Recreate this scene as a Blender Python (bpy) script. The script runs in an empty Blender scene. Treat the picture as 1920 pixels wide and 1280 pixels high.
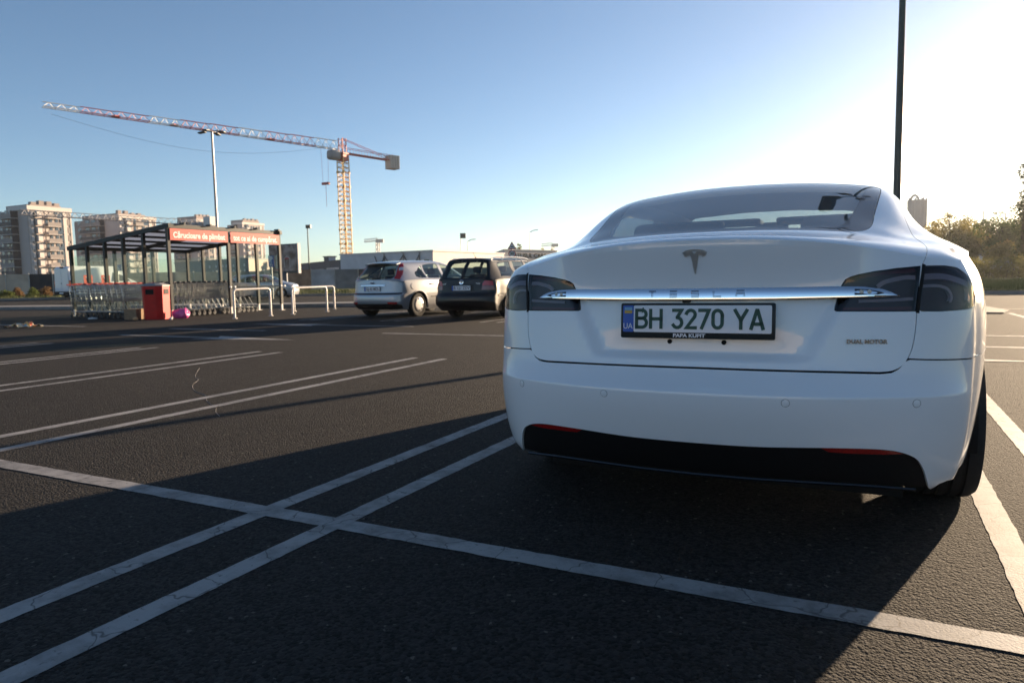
import bpy, bmesh, math, random
import numpy as np
from mathutils import Vector, Matrix
from mathutils.geometry import delaunay_2d_cdt
rad = math.radians
SC = bpy.context.scene
COL = SC.collection
random.seed(7)

# ------------------------------------------------------------------ camera
F_PX, CAM_YAW, CAM_PITCH, CAM_ROLL, CAM_H = 1323.305, 0.469996, -0.089231, -0.019516, 0.955689
def cam_basis():
    y, p, r = CAM_YAW, CAM_PITCH, CAM_ROLL
    fw = Vector((-math.sin(y)*math.cos(p), math.cos(y)*math.cos(p), math.sin(p)))
    rt = Vector((math.cos(y), math.sin(y), 0)); up = rt.cross(fw)
    return math.cos(r)*rt + math.sin(r)*up, math.cos(r)*up - math.sin(r)*rt, fw
C_R, C_U, C_F = cam_basis()
CAM = Vector((0, 0, CAM_H))
cd = bpy.data.cameras.new('camera'); cam = bpy.data.objects.new('camera', cd); COL.objects.link(cam)
m = Matrix((C_R, C_U, -C_F)).transposed().to_4x4(); m.translation = CAM
cam.matrix_world = m
cd.sensor_width = 36; cd.lens = F_PX/1920*36; cd.clip_end = 6000; cd.clip_start = .05
cd.dof.use_dof = True; cd.dof.focus_distance = 2.75; cd.dof.aperture_fstop = 5.6
SC.camera = cam

# ------------------------------------------------------------------ sky, sun, exposure
SUN_AZ, SUN_EL = rad(18.6), rad(8.0)        # azimuth from +y towards +x
w = bpy.data.worlds.new('World'); SC.world = w; w.use_nodes = True
nt = w.node_tree; bg = nt.nodes['Background']
sky = nt.nodes.new('ShaderNodeTexSky'); sky.sky_type = 'NISHITA'; sky.sun_disc = False
sky.sun_elevation = SUN_EL; sky.sun_rotation = SUN_AZ
sky.air_density = .72; sky.dust_density = .35; sky.ozone_density = 1.9
nt.links.new(sky.outputs[0], bg.inputs[0]); bg.inputs[1].default_value = 0.06
sl = bpy.data.lights.new('sun', 'SUN'); so = bpy.data.objects.new('sun', sl); COL.objects.link(so)
sl.energy = 5.0; sl.angle = rad(.53); sl.color = (1, .75, .50)
so.rotation_euler = Vector((-math.sin(SUN_AZ)*math.cos(SUN_EL), -math.cos(SUN_AZ)*math.cos(SUN_EL), -math.sin(SUN_EL))).to_track_quat('-Z', 'Y').to_euler()
so.location = (8, 25, 30)
SC.view_settings.view_transform = 'Standard'; SC.view_settings.look = 'None'
SC.view_settings.exposure = 1.75; SC.view_settings.gamma = 1
SC.render.engine = 'CYCLES'
SC.cycles.use_denoising = True
SC.cycles.max_bounces = 12; SC.cycles.transparent_max_bounces = 32; SC.cycles.caustics_reflective = False; SC.cycles.caustics_refractive = False

# ------------------------------------------------------------------ helpers
def pix_ray(px, py): return C_F + C_R*((px-960)/F_PX) + C_U*((640-py)/F_PX)
def ground(px, py, z=0.0):
    d = pix_ray(px, py); return CAM + d*((z-CAM_H)/d.z)
def at_depth(px, py, depth): return CAM + pix_ray(px, py)*depth       # depth along the lens axis
def depth_of(p): return (Vector(p)-CAM).dot(C_F)
def z_at(px, py, xy):                                                   # height of pixel above a known ground spot
    d = pix_ray(px, py); t = (Vector((xy[0], xy[1]))).length/Vector((d.x, d.y)).length
    return CAM_H + d.z*t

def new_obj(name, me, parent=None, mat=None, loc=None, rot=None):
    o = bpy.data.objects.new(name, me); COL.objects.link(o)
    if parent is not None: o.parent = parent
    if mat is not None and me is not None: me.materials.append(mat)
    if loc is not None: o.location = loc
    if rot is not None: o.rotation_euler = rot
    return o
def tag(o, label=None, cat=None, group=None, kind=None):
    if label: o['label'] = label
    if cat: o['category'] = cat
    if group: o['group'] = group
    if kind: o['kind'] = kind
    return o
def thing(name, label, cat, loc=(0, 0, 0), rz=0.0, group=None):
    o = bpy.data.objects.new(name, None); COL.objects.link(o); o.empty_display_size = .2
    o.location = loc; o.rotation_euler = (0, 0, rz)
    return tag(o, label, cat, group)
def copy_tree(o, parent=None):
    c = o.copy(); COL.objects.link(c)
    if parent is not None: c.parent = parent
    for ch in list(o.children): copy_tree(ch, c)
    return c

class MB:
    """collects boxes, bars, tubes, discs into one mesh"""
    def __init__(s): s.v = []; s.f = []; s.m = []; s.mi = 0
    def add(s, vs, fs):
        b = len(s.v); s.v += [tuple(p) for p in vs]; s.f += [tuple(i+b for i in f) for f in fs]; s.m += [s.mi]*len(fs); return s
    def box(s, x0, x1, y0, y1, z0, z1, mat=None):
        vs = [(x, y, z) for z in (z0, z1) for y in (y0, y1) for x in (x0, x1)]
        if mat is not None: vs = [mat @ Vector(p) for p in vs]
        return s.add(vs, [(0, 2, 3, 1), (4, 5, 7, 6), (0, 1, 5, 4), (2, 6, 7, 3), (0, 4, 6, 2), (1, 3, 7, 5)])
    def bbox(s, x0, x1, y0, y1, z0, z1, b, mat=None):
        """box with chamfered edges"""
        bm = bmesh.new(); bmesh.ops.create_cube(bm, size=1)
        for q in bm.verts: q.co = Vector(((x0+x1)/2+q.co.x*(x1-x0), (y0+y1)/2+q.co.y*(y1-y0), (z0+z1)/2+q.co.z*(z1-z0)))
        bmesh.ops.bevel(bm, geom=bm.edges[:], offset=b, segments=2, affect='EDGES', profile=.5)
        bm.verts.index_update()
        vs = [(mat @ q.co if mat is not None else q.co.copy()) for q in bm.verts]
        s.add(vs, [[q.index for q in f.verts] for f in bm.faces]); bm.free(); return s
    def tube(s, pts, r, n=6, cap=True, closed=False, sq=False):
        pts = [Vector(p) for p in pts]; N = len(pts); rs = r if isinstance(r, (list, tuple)) else [r]*N
        rings = []; prev = None
        for i, p in enumerate(pts):
            if closed: t = (pts[(i+1) % N]-pts[i-1])
            else: t = (pts[min(i+1, N-1)]-pts[max(i-1, 0)])
            t.normalize()
            if prev is None:
                a = Vector((0, 0, 1)) if abs(t.z) < .9 else Vector((1, 0, 0))
                u = t.cross(a).normalized()
            else:
                u = (prev - t*prev.dot(t)).normalized()
            prev = u; vv = t.cross(u)
            ring = []
            for k in range(n):
                a = 2*math.pi*(k+(.5 if sq else 0))/n
                ring.append(p + (u*math.cos(a)+vv*math.sin(a))*rs[i])
            rings.append(ring)
        vs = [q for ring in rings for q in ring]; fs = []
        for i in range(N if closed else N-1):
            j = (i+1) % N
            for k in range(n): fs.append((i*n+k, i*n+(k+1) % n, j*n+(k+1) % n, j*n+k))
        if cap and not closed: fs += [tuple(range(n))[::-1], tuple((N-1)*n+k for k in range(n))]
        return s.add(vs, fs)
    def lathe(s, prof, n=24, axis='z', mat=None):
        """prof: list of (r, h)"""
        vs = []; fs = []
        for r, h in prof:
            for k in range(n):
                a = 2*math.pi*k/n; c, q = r*math.cos(a), r*math.sin(a)
                p = Vector((c, q, h)) if axis == 'z' else (Vector((h, c, q)) if axis == 'x' else Vector((c, h, q)))
                vs.append(mat @ p if mat is not None else p)
        for i in range(len(prof)-1):
            for k in range(n): fs.append((i*n+k, i*n+(k+1) % n, (i+1)*n+(k+1) % n, (i+1)*n+k))
        if prof[0][0] > 1e-6: fs.append(tuple(range(n))[::-1])
        if prof[-1][0] > 1e-6: fs.append(tuple((len(prof)-1)*n+k for k in range(n)))
        return s.add(vs, fs)
    def prism(s, poly, h0, h1, mat=None):
        """poly in xy, extruded in z"""
        n = len(poly); vs = [Vector((x, y, h0)) for x, y in poly]+[Vector((x, y, h1)) for x, y in poly]
        if mat is not None: vs = [mat @ p for p in vs]
        return s.add(vs, [tuple(range(n))[::-1], tuple(range(n, 2*n))]+[(k, (k+1) % n, n+(k+1) % n, n+k) for k in range(n)])
    def mesh(s, name, mat=None, smooth=None, fix=True):
        me = bpy.data.meshes.new(name); me.from_pydata(s.v, [], s.f)
        if fix:
            bm = bmesh.new(); bm.from_mesh(me); bmesh.ops.recalc_face_normals(bm, faces=bm.faces); bm.to_mesh(me); bm.free()
        if mat is not None:
            for q in (mat if isinstance(mat, (list, tuple)) else [mat]): me.materials.append(q)
            if any(s.m): me.polygons.foreach_set('material_index', s.m)
        if smooth is not None: smooth_by_angle(me, smooth)
        return me
    def build(s, name, mat=None, parent=None, smooth=None, loc=None, rot=None):
        return new_obj(name, s.mesh(name, mat, smooth), parent, None, loc, rot)
def smooth_by_angle(me, deg):
    bm = bmesh.new(); bm.from_mesh(me); lim = rad(deg)
    for f in bm.faces: f.smooth = True
    for e in bm.edges:
        if len(e.link_faces) == 2: e.smooth = e.calc_face_angle(0) < lim
    bm.to_mesh(me); bm.free()

# ------------------------------------------------------------------ materials
MATS = {}
def pmat(name, col, rough=.5, metal=0, spec=.5, coat=0, coat_r=.03, trans=0, ior=1.45, emit=None, es=1, alpha=1, noise=None, bump=None):
    """noise=(scale, amount) mottles the colour, bump=(scale, strength)"""
    if name in MATS: return MATS[name]
    m = bpy.data.materials.new(name); m.use_nodes = True; t = m.node_tree; b = t.nodes['Principled BSDF']
    b.inputs['Base Color'].default_value = (*col, 1); b.inputs['Roughness'].default_value = rough; b.inputs['Metallic'].default_value = metal
    b.inputs['Specular IOR Level'].default_value = spec; b.inputs['Coat Weight'].default_value = coat; b.inputs['Coat Roughness'].default_value = coat_r
    b.inputs['Transmission Weight'].default_value = trans; b.inputs['IOR'].default_value = ior; b.inputs['Alpha'].default_value = alpha
    if emit: b.inputs['Emission Color'].default_value = (*emit, 1); b.inputs['Emission Strength'].default_value = es
    if noise or bump:
        tc = t.nodes.new('ShaderNodeTexCoord')
        geo = t.nodes.new('ShaderNodeNewGeometry')
    if noise:
        n = t.nodes.new('ShaderNodeTexNoise'); n.inputs['Scale'].default_value = noise[0]; n.inputs['Detail'].default_value = 6; n.inputs['Roughness'].default_value = .65
        t.links.new(geo.outputs['Position'], n.inputs['Vector'])
        mx = t.nodes.new('ShaderNodeMix'); mx.data_type = 'RGBA'; mx.blend_type = 'MULTIPLY'; mx.inputs[0].default_value = 1
        mr = t.nodes.new('ShaderNodeMapRange'); mr.inputs[1].default_value = .3; mr.inputs[2].default_value = .7; mr.inputs[3].default_value = 1-noise[1]; mr.inputs[4].default_value = 1+noise[1]*.5
        t.links.new(n.outputs['Fac'], mr.inputs[0]); mx.inputs[6].default_value = (*col, 1)
        t.links.new(mr.outputs[0], mx.inputs[7]); t.links.new(mx.outputs[2], b.inputs['Base Color'])
    if bump:
        n2 = t.nodes.new('ShaderNodeTexNoise'); n2.inputs['Scale'].default_value = bump[0]; n2.inputs['Detail'].default_value = 4
        t.links.new(geo.outputs['Position'], n2.inputs['Vector'])
        bp = t.nodes.new('ShaderNodeBump'); bp.inputs['Strength'].default_value = bump[1]; bp.inputs['Distance'].default_value = .01
        t.links.new(n2.outputs['Fac'], bp.inputs['Height']); t.links.new(bp.outputs[0], b.inputs['Normal'])
    MATS[name] = m; return m
def glassmat(name, tint=(.9, .95, .93), ior=1.5, rough=0.0, dirt_veil=0.0):
    """thin pane: tinted see-through plus a fresnel mirror"""
    if name in MATS: return MATS[name]
    m = bpy.data.materials.new(name); m.use_nodes = True; t = m.node_tree; t.nodes.clear()
    out = t.nodes.new('ShaderNodeOutputMaterial'); mix = t.nodes.new('ShaderNodeMixShader')
    tr = t.nodes.new('ShaderNodeBsdfTransparent'); tr.inputs[0].default_value = (*tint, 1)
    gl = t.nodes.new('ShaderNodeBsdfGlossy'); gl.inputs['Roughness'].default_value = rough; gl.inputs['Color'].default_value = (1, 1, 1, 1)
    fr = t.nodes.new('ShaderNodeFresnel'); fr.inputs['IOR'].default_value = ior
    ge = t.nodes.new('ShaderNodeNewGeometry'); inv_ = t.nodes.new('ShaderNodeMath'); inv_.operation = 'SUBTRACT'; inv_.inputs[0].default_value = 1; t.links.new(ge.outputs['Backfacing'], inv_.inputs[1]); ml = t.nodes.new('ShaderNodeMath'); ml.operation = 'MULTIPLY'; t.links.new(fr.outputs[0], ml.inputs[0]); t.links.new(inv_.outputs[0], ml.inputs[1])
    t.links.new(ml.outputs[0], mix.inputs[0]); t.links.new(tr.outputs[0], mix.inputs[1]); t.links.new(gl.outputs[0], mix.inputs[2])
    if dirt_veil:
        df = t.nodes.new('ShaderNodeBsdfDiffuse'); df.inputs[0].default_value = (.6, .6, .58, 1)
        m2 = t.nodes.new('ShaderNodeMixShader'); m2.inputs[0].default_value = dirt_veil  # dirt film on the shelter panes; painted-in brightness on the tinted glass
        t.links.new(mix.outputs[0], m2.inputs[1]); t.links.new(df.outputs[0], m2.inputs[2]); t.links.new(m2.outputs[0], out.inputs[0])
    else: t.links.new(mix.outputs[0], out.inputs[0])
    MATS[name] = m; return m

def text_obj(name, body, size, mat, parent, matrix, extrude=.001, align='CENTER', spacing=1.0, width=None, bold=0.0, res=3):
    cu = bpy.data.curves.new(name, 'FONT'); cu.body = body; cu.size = size; cu.extrude = extrude; cu.align_x = align; cu.align_y = 'CENTER'
    cu.space_character = spacing; cu.resolution_u = res; cu.offset = bold
    o = bpy.data.objects.new(name, cu); COL.objects.link(o)
    dg = bpy.context.evaluated_depsgraph_get(); me = bpy.data.meshes.new_from_object(o.evaluated_get(dg)); bpy.data.objects.remove(o)
    xs = [q.co.x for q in me.vertices]; cx = (min(xs)+max(xs))/2 if align == 'CENTER' else 0; sx = 1
    if width: sx = width/(max(xs)-min(xs))
    for q in me.vertices: q.co.x = (q.co.x-cx)*sx
    me.name = name; me.materials.clear(); me.transform(matrix)
    return new_obj(name, me, parent, mat)
def frame_matrix(origin, xdir, ydir):
    """text plane: xdir = reading direction, ydir = up of the letters"""
    x = Vector(xdir).normalized(); y = Vector(ydir); y = (y-x*y.dot(x)).normalized(); z = x.cross(y)
    M = Matrix((x, y, z)).transposed().to_4x4(); M.translation = Vector(origin); return M
# ------------------------------------------------------------------ ground materials
def asphalt_mat():
    m = bpy.data.materials.new('asphalt'); m.use_nodes = True; t = m.node_tree; b = t.nodes['Principled BSDF']; L = t.links.new
    g = t.nodes.new('ShaderNodeNewGeometry')
    def noise(s, d=5, r=.6):
        n = t.nodes.new('ShaderNodeTexNoise'); n.inputs['Scale'].default_value = s; n.inputs['Detail'].default_value = d; n.inputs['Roughness'].default_value = r; L(g.outputs['Position'], n.inputs['Vector']); return n
    def voro(s):
        n = t.nodes.new('ShaderNodeTexVoronoi'); n.inputs['Scale'].default_value = s; L(g.outputs['Position'], n.inputs['Vector']); return n
    big, mid, fine = noise(.35), noise(3.0), noise(55, 3)
    st, st2 = voro(95), voro(190)
    r = t.nodes.new('ShaderNodeValToRGB'); e = r.color_ramp.elements
    e[0].position = .28; e[0].color = (.013, .0122, .0118, 1); e[1].position = .75; e[1].color = (.032, .0293, .027, 1)
    add = t.nodes.new('ShaderNodeMath'); add.operation = 'ADD'
    m1 = t.nodes.new('ShaderNodeMath'); m1.operation = 'MULTIPLY'; m1.inputs[1].default_value = .5; L(big.outputs[0], m1.inputs[0])
    m2 = t.nodes.new('ShaderNodeMath'); m2.operation = 'MULTIPLY_ADD'; m2.inputs[1].default_value = .28; L(mid.outputs[0], m2.inputs[0]); L(m1.outputs[0], m2.inputs[2])
    m3 = t.nodes.new('ShaderNodeMath'); m3.operation = 'MULTIPLY_ADD'; m3.inputs[1].default_value = .25; L(fine.outputs[0], m3.inputs[0]); L(m2.outputs[0], m3.inputs[2])
    L(m3.outputs[0], r.inputs[0])
    # stone chips: each cell its own grey
    mx = t.nodes.new('ShaderNodeMix'); mx.data_type = 'RGBA'; mx.blend_type = 'MULTIPLY'; mx.inputs[0].default_value = 1
    sep = t.nodes.new('ShaderNodeSeparateColor'); L(st.outputs['Color'], sep.inputs[0])
    mr = t.nodes.new('ShaderNodeMapRange'); mr.inputs[3].default_value = .42; mr.inputs[4].default_value = 1.75; L(sep.outputs[0], mr.inputs[0])
    L(r.outputs[0], mx.inputs[6]); L(mr.outputs[0], mx.inputs[7])
    # rare pale chips
    gt = t.nodes.new('ShaderNodeMath'); gt.operation = 'GREATER_THAN'; gt.inputs[1].default_value = .994; L(sep.outputs[1], gt.inputs[0])
    mx2 = t.nodes.new('ShaderNodeMix'); mx2.data_type = 'RGBA'; L(gt.outputs[0], mx2.inputs[0]); L(mx.outputs[2], mx2.inputs[6]); mx2.inputs[7].default_value = (.10, .092, .082, 1)
    L(mx2.outputs[2], b.inputs['Base Color'])
    b.inputs['Roughness'].default_value = .93; b.inputs['Specular IOR Level'].default_value = .15
    # relief
    sm = t.nodes.new('ShaderNodeMath'); sm.operation = 'MULTIPLY_ADD'; sm.inputs[1].default_value = .5; L(st2.outputs['Distance'], sm.inputs[0]); L(st.outputs['Distance'], sm.inputs[2])
    ad = t.nodes.new('ShaderNodeMath'); ad.operation = 'MULTIPLY_ADD'; ad.inputs[1].default_value = -1.0; L(sm.outputs[0], ad.inputs[0]); L(fine.outputs[0], ad.inputs[2])
    bp = t.nodes.new('ShaderNodeBump'); bp.inputs['Strength'].default_value = 1.0; bp.inputs['Distance'].default_value = .0055
    L(ad.outputs[0], bp.inputs['Height']); L(bp.outputs[0], b.inputs['Normal'])
    return m
def paint_mat(name='road_paint', col=(.30, .287, .275)):
    m = bpy.data.materials.new(name); m.use_nodes = True; t = m.node_tree; b = t.nodes['Principled BSDF']; L = t.links.new
    g = t.nodes.new('ShaderNodeNewGeometry')
    def noise(s, d=5, r=.6):
        n = t.nodes.new('ShaderNodeTexNoise'); n.inputs['Scale'].default_value = s; n.inputs['Detail'].default_value = d; n.inputs['Roughness'].default_value = r; L(g.outputs['Position'], n.inputs['Vector']); return n
    dirt_veil, grit, big = noise(7, 8, .7), noise(140, 3), noise(1.3, 4)
    r = t.nodes.new('ShaderNodeValToRGB'); e = r.color_ramp.elements
    e[0].position = .40; e[0].color = (col[0]*.40, col[1]*.40, col[2]*.40, 1); e[1].position = .585; e[1].color = (*col, 1)
    mm = t.nodes.new('ShaderNodeMath'); mm.operation = 'MULTIPLY_ADD'; mm.inputs[1].default_value = .45; L(big.outputs[0], mm.inputs[0])
    m0 = t.nodes.new('ShaderNodeMath'); m0.operation = 'MULTIPLY'; m0.inputs[1].default_value = .6; L(dirt_veil.outputs[0], m0.inputs[0]); L(m0.outputs[0], mm.inputs[2]); L(mm.outputs[0], r.inputs[0])
    # hairline cracks
    wv = noise(5, 3); vm = t.nodes.new('ShaderNodeVectorMath'); vm.operation = 'MULTIPLY_ADD'; L(wv.outputs['Color'], vm.inputs[0]); vm.inputs[1].default_value = (.18, .18, .18); L(g.outputs['Position'], vm.inputs[2])
    v = t.nodes.new('ShaderNodeTexVoronoi'); v.feature = 'DISTANCE_TO_EDGE'; v.inputs['Scale'].default_value = 4.2; L(vm.outputs[0], v.inputs['Vector'])
    lt = t.nodes.new('ShaderNodeMapRange'); lt.inputs[1].default_value = .004; lt.inputs[2].default_value = .014; lt.inputs[3].default_value = .75; lt.inputs[4].default_value = 0; L(v.outputs['Distance'], lt.inputs[0])
    mx = t.nodes.new('ShaderNodeMix'); mx.data_type = 'RGBA'; L(lt.outputs[0], mx.inputs[0]); L(r.outputs[0], mx.inputs[6]); mx.inputs[7].default_value = (.035, .032, .03, 1)
    # worn pits showing the asphalt
    pt = noise(38, 6, .75); pr = t.nodes.new('ShaderNodeMapRange'); pr.inputs[1].default_value = .60; pr.inputs[2].default_value = .67; L(pt.outputs[0], pr.inputs[0])
    mx2 = t.nodes.new('ShaderNodeMix'); mx2.data_type = 'RGBA'; L(pr.outputs[0], mx2.inputs[0]); L(mx.outputs[2], mx2.inputs[6]); mx2.inputs[7].default_value = (.06, .057, .054, 1)
    L(mx2.outputs[2], b.inputs['Base Color']); b.inputs['Roughness'].default_value = .7
    bp = t.nodes.new('ShaderNodeBump'); bp.inputs['Strength'].default_value = .35; bp.inputs['Distance'].default_value = .003; L(grit.outputs[0], bp.inputs['Height']); L(bp.outputs[0], b.inputs['Normal'])
    return m
M_ASPH = asphalt_mat(); M_PAINT = paint_mat()

def sheet(name, poly, z, mat, parent=None, kind='structure'):
    me = bpy.data.meshes.new(name); me.from_pydata([(x, y, z) for x, y in poly], [], [tuple(range(len(poly)))]); 
    o = new_obj(name, me, parent, mat)
    if parent is None: o['kind'] = kind
    if me.polygons[0].normal.z < 0: me.flip_normals()
    return o
lot = sheet('asphalt_ground', [(-900, -400), (900, -400), (900, 1500), (-900, 1500)], 0.0, M_ASPH)
tag(lot, 'dark grey asphalt of the parking lot with chippings showing', kind='structure')

def painted_line(a, b, wd, z=.0016, name='painted_line', wob=.0045):
    """a strip of paint with slightly ragged edges"""
    a, b = Vector((*a, 0)), Vector((*b, 0)); d = b-a; L = d.length; d.normalize(); n = Vector((-d.y, d.x, 0))
    near = min(a.length, b.length) < 12
    N = max(2, int(L/(.03 if near else .5))); vs = []; fs = []
    rl = random.uniform(0, 99)
    from mathutils import noise as nz
    for i in range(N+1):
        p = a+d*(L*i/N)
        e1 = nz.noise(Vector((p.x*14, p.y*14, rl)))*wob + nz.noise(Vector((p.x*60, p.y*60, rl)))*wob*.6
        e2 = nz.noise(Vector((p.x*14, p.y*14, rl+7)))*wob + nz.noise(Vector((p.x*60, p.y*60, rl+7)))*wob*.6
        vs += [tuple(p+n*(wd/2+e1)+Vector((0, 0, z))), tuple(p-n*(wd/2+e2)+Vector((0, 0, z)))]
        if i: fs.append((2*i-2, 2*i-1, 2*i+1, 2*i))
    me = bpy.data.meshes.new(name); me.from_pydata(vs, [], fs)
    o = new_obj(name, me, lot, M_PAINT)
    if me.polygons[0].normal.z < 0: me.flip_normals()
    return o
def gp(px, py): q = ground(px, py); return (q.x, q.y)
# bay lines run along +y, in pairs; the row of bays ends at an aisle with arrows
for x, y0, y1 in ((-2.25, -2, 7.2), (-1.87, -2, 7.2), (.45, -2, 7.2), (.77, -2, 7.2), (-5.0, -2, 7.2), (-4.58, -2, 7.2), (-7.63, -2, 7.2), (-7.24, -2, 7.2),
                  (-10.05, -2, 7.1), (-9.78, -2, 7.2), (-12.9, 0, 7.2), (-12.5, 0, 7.2), (-15.6, 0, 7.2), (-15.2, 0, 7.2), (3.15, -2, 7.2), (3.5, -2, 7.2), (5.85, -2, 7.2), (6.2, -2, 7.2)):
    painted_line((x, y0), (x, y1), .095)
painted_line((-18, 2.11), (10, 2.11), .10, z=.0023)
for x in (-12.95, -12.55, -10.38, -9.98, -7.66, -7.24, -4.95, -4.55, -2.25, -1.85, .45, .8, 3.15, 3.5, 5.85, 6.2):
    painted_line((x, 13.55), (x, 18.4), .095)
painted_line((-7.95, 10.42), (-4.6, 10.42), .12); painted_line((-13.7, 10.40), (-10.85, 10.40), .12); painted_line((-20.7, 10.45), (-16.8, 10.45), .12)
painted_line((1.2, 10.36), (4.2, 10.36), .12); painted_line((-3.2, 10.4), (-.6, 10.4), .12)
def arrow(x0, x1, y, head=1.9, hw=.32):
    """aisle arrow from x0 to its tip at x1"""
    s_ = 1 if x1 > x0 else -1; xb = x1-s_*head
    o = sheet('painted_arrow', [(x0, y-.06), (xb, y-.06), (xb-s_*.25, y-hw), (x1, y), (xb-s_*.25, y+hw), (xb, y+.06), (x0, y+.06)], .004, M_PAINT, lot)
arrow(-13.05, -8.5, 8.8); arrow(-8.4, -13.0, 12.06); arrow(-2.6, 1.72, 8.8); arrow(2.0, -2.5, 12.06)
# ------------------------------------------------------------------ curved car bodies: two B-spline sheets (belt ring + top)
class BS:
    """cubic B-spline sheet through (nearly) a grid of target points, mirrored at u = 0"""
    def __init__(s, T, mirror_end=False, iters=4, post=None):
        T = np.array(T, float); s.T = T; s.P = T.copy(); s.nr, s.nc = T.shape[:2]; s.mirror_end = mirror_end; s.post = post
        for _ in range(iters):
            u, w = np.meshgrid(np.arange(s.nc), np.arange(s.nr)); s.P += .9*(T - s.raw(u.ravel(), w.ravel()).reshape(T.shape))
    def pad(s):
        P = s.P; mir = np.array([-1, 1, 1])
        left = P[:, 1:2]*mir
        right = P[:, -2:-1]*mir if s.mirror_end else 2*P[:, -1:]-P[:, -2:-1]
        Q = np.concatenate([left, P, right], 1)
        return np.concatenate([2*Q[:1]-Q[1:2], Q, 2*Q[-1:]-Q[-2:-1]], 0)
    @staticmethod
    def basis(t): return np.stack([(1-t)**3/6, (3*t**3-6*t**2+4)/6, (-3*t**3+3*t**2+3*t+1)/6, t**3/6], -1)
    def raw(s, u, w):
        Q = s.pad(); u = np.clip(u, 0, s.nc-1); w = np.clip(w, 0, s.nr-1)
        iu = np.minimum(u.astype(int), s.nc-2); iw = np.minimum(w.astype(int), s.nr-2)
        bu = s.basis(u-iu); bw = s.basis(w-iw); out = np.zeros((len(u), 3))
        for a in range(4):
            for b in range(4): out += (bw[:, a]*bu[:, b])[:, None]*Q[iw+a, iu+b]
        return out
    def ev(s, uw):
        uw = np.atleast_2d(np.asarray(uw, float)); sg = np.where(uw[:, 0] < 0, -1.0, 1.0)
        p = s.raw(np.abs(uw[:, 0]), uw[:, 1])
        if s.post: p = s.post(p)
        p = p.copy(); p[:, 0] *= sg; return p
    def normal(s, uw):
        uw = np.atleast_2d(np.asarray(uw, float)); h = .02
        du = s.ev(uw+[h, 0])-s.ev(uw-[h, 0]); dw = s.ev(uw+[0, h])-s.ev(uw-[0, h])
        n = np.cross(dw, du); L = np.linalg.norm(n, axis=1, keepdims=True); n = n/np.maximum(L, 1e-12)
        return n*s.flip
    flip = 1.0
    def orient(s, outward):
        n = s.normal([[1.3, s.nr/2]])[0]; s.flip = 1.0 if np.dot(n, outward) > 0 else -1.0
        return s
    def table(s):
        if not hasattr(s, '_tab'):
            u, w = np.meshgrid(np.linspace(0, s.nc-1, 8*s.nc), np.linspace(0, s.nr-1, 10*s.nr)); s._uw = np.stack([u.ravel(), w.ravel()], -1); s._tab = s.ev(s._uw)
        return s._uw, s._tab
    def inv(s, targets, axes, rng=None, wr=None):
        """(u, w) of the spot whose coordinates on `axes` equal the target; rng = (umin, umax) narrows the search"""
        uw, tab = s.table(); out = []
        for t in np.atleast_2d(targets):
            sg = -1.0 if (t[0] < 0 and axes[0] == 0) else 1.0
            t = np.array(t, float).copy()
            if axes[0] == 0: t[0] = abs(t[0])
            d = ((tab[:, axes]-t)**2).sum(1)
            if rng is not None: d = np.where((uw[:, 0] >= rng[0]) & (uw[:, 0] <= rng[1]), d, 1e9)
            if wr is not None: d = np.where((uw[:, 1] >= wr[0]) & (uw[:, 1] <= wr[1]), d, 1e9)
            q = uw[d.argmin()].copy()
            for _ in range(12):
                p = s.ev(q)[0][list(axes)]; e = t-p
                if abs(e).max() < 1e-6: break
                h = 1e-3; J = np.stack([(s.ev(q+[h, 0])[0][list(axes)]-p)/h, (s.ev(q+[0, h])[0][list(axes)]-p)/h], 1)
                try: st = np.linalg.solve(J, e)
                except np.linalg.LinAlgError: break
                q = q+np.clip(st, -.5, .5); q[0] = min(max(q[0], 0), s.nc-1); q[1] = min(max(q[1], 0), s.nr-1)
            out.append((sg*q[0], q[1]))
        return out

def densify(poly, step, closed=True):
    out = []; n = len(poly)
    for i in range(n if closed else n-1):
        a, b = np.array(poly[i], float), np.array(poly[(i+1) % n], float); k = max(1, int(math.ceil(np.linalg.norm(b-a)/step)))
        out += [tuple(a+(b-a)*j/k) for j in range(k)]
    if not closed: out.append(tuple(poly[-1]))
    return out
def rounded(poly, r, n=5):
    """round every corner of a closed polygon; r scalar or list"""
    out = []; N = len(poly)
    for i in range(N):
        p0, p, p1 = (np.array(poly[j % N], float) for j in (i-1, i, i+1)); ri = r[i] if isinstance(r, (list, tuple)) else r
        a, b = p0-p, p1-p; la, lb = np.linalg.norm(a), np.linalg.norm(b)
        if ri <= 0 or la < 1e-9 or lb < 1e-9: out.append(tuple(p)); continue
        d = min(ri, la*.49, lb*.49); a = p+a/la*d; b = p+b/lb*d
        for k in range(n+1):
            t = k/n; out.append(tuple((1-t)**2*a+2*t*(1-t)*p+t*t*b))
    return out
def catmull(pts, n=6, closed=False):
    P = [np.array(p, float) for p in pts]; N = len(P); out = []
    for i in range(N if closed else N-1):
        g = (lambda k: P[k % N]) if closed else (lambda k: P[min(max(k, 0), N-1)])
        p0, p1, p2, p3 = g(i-1), g(i), g(i+1), g(i+2)
        for j in range(n):
            t = j/n; out.append(tuple(.5*((2*p1)+(-p0+p2)*t+(2*p0-5*p1+4*p2-p3)*t*t+(-p0+3*p1-3*p2+p3)*t**3)))
    if not closed: out.append(tuple(P[-1]))
    return out
def inside(poly, pts):
    poly = np.array(poly); x, y = pts[:, 0], pts[:, 1]; c = np.zeros(len(pts), bool); n = len(poly)
    for i in range(n):
        x1, y1 = poly[i]; x2, y2 = poly[(i+1) % n]
        k = (y1 > y) != (y2 > y)
        if abs(y2-y1) > 1e-15: c ^= k & (x < (x2-x1)*(y-y1)/(y2-y1)+x1)
    return c
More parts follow.
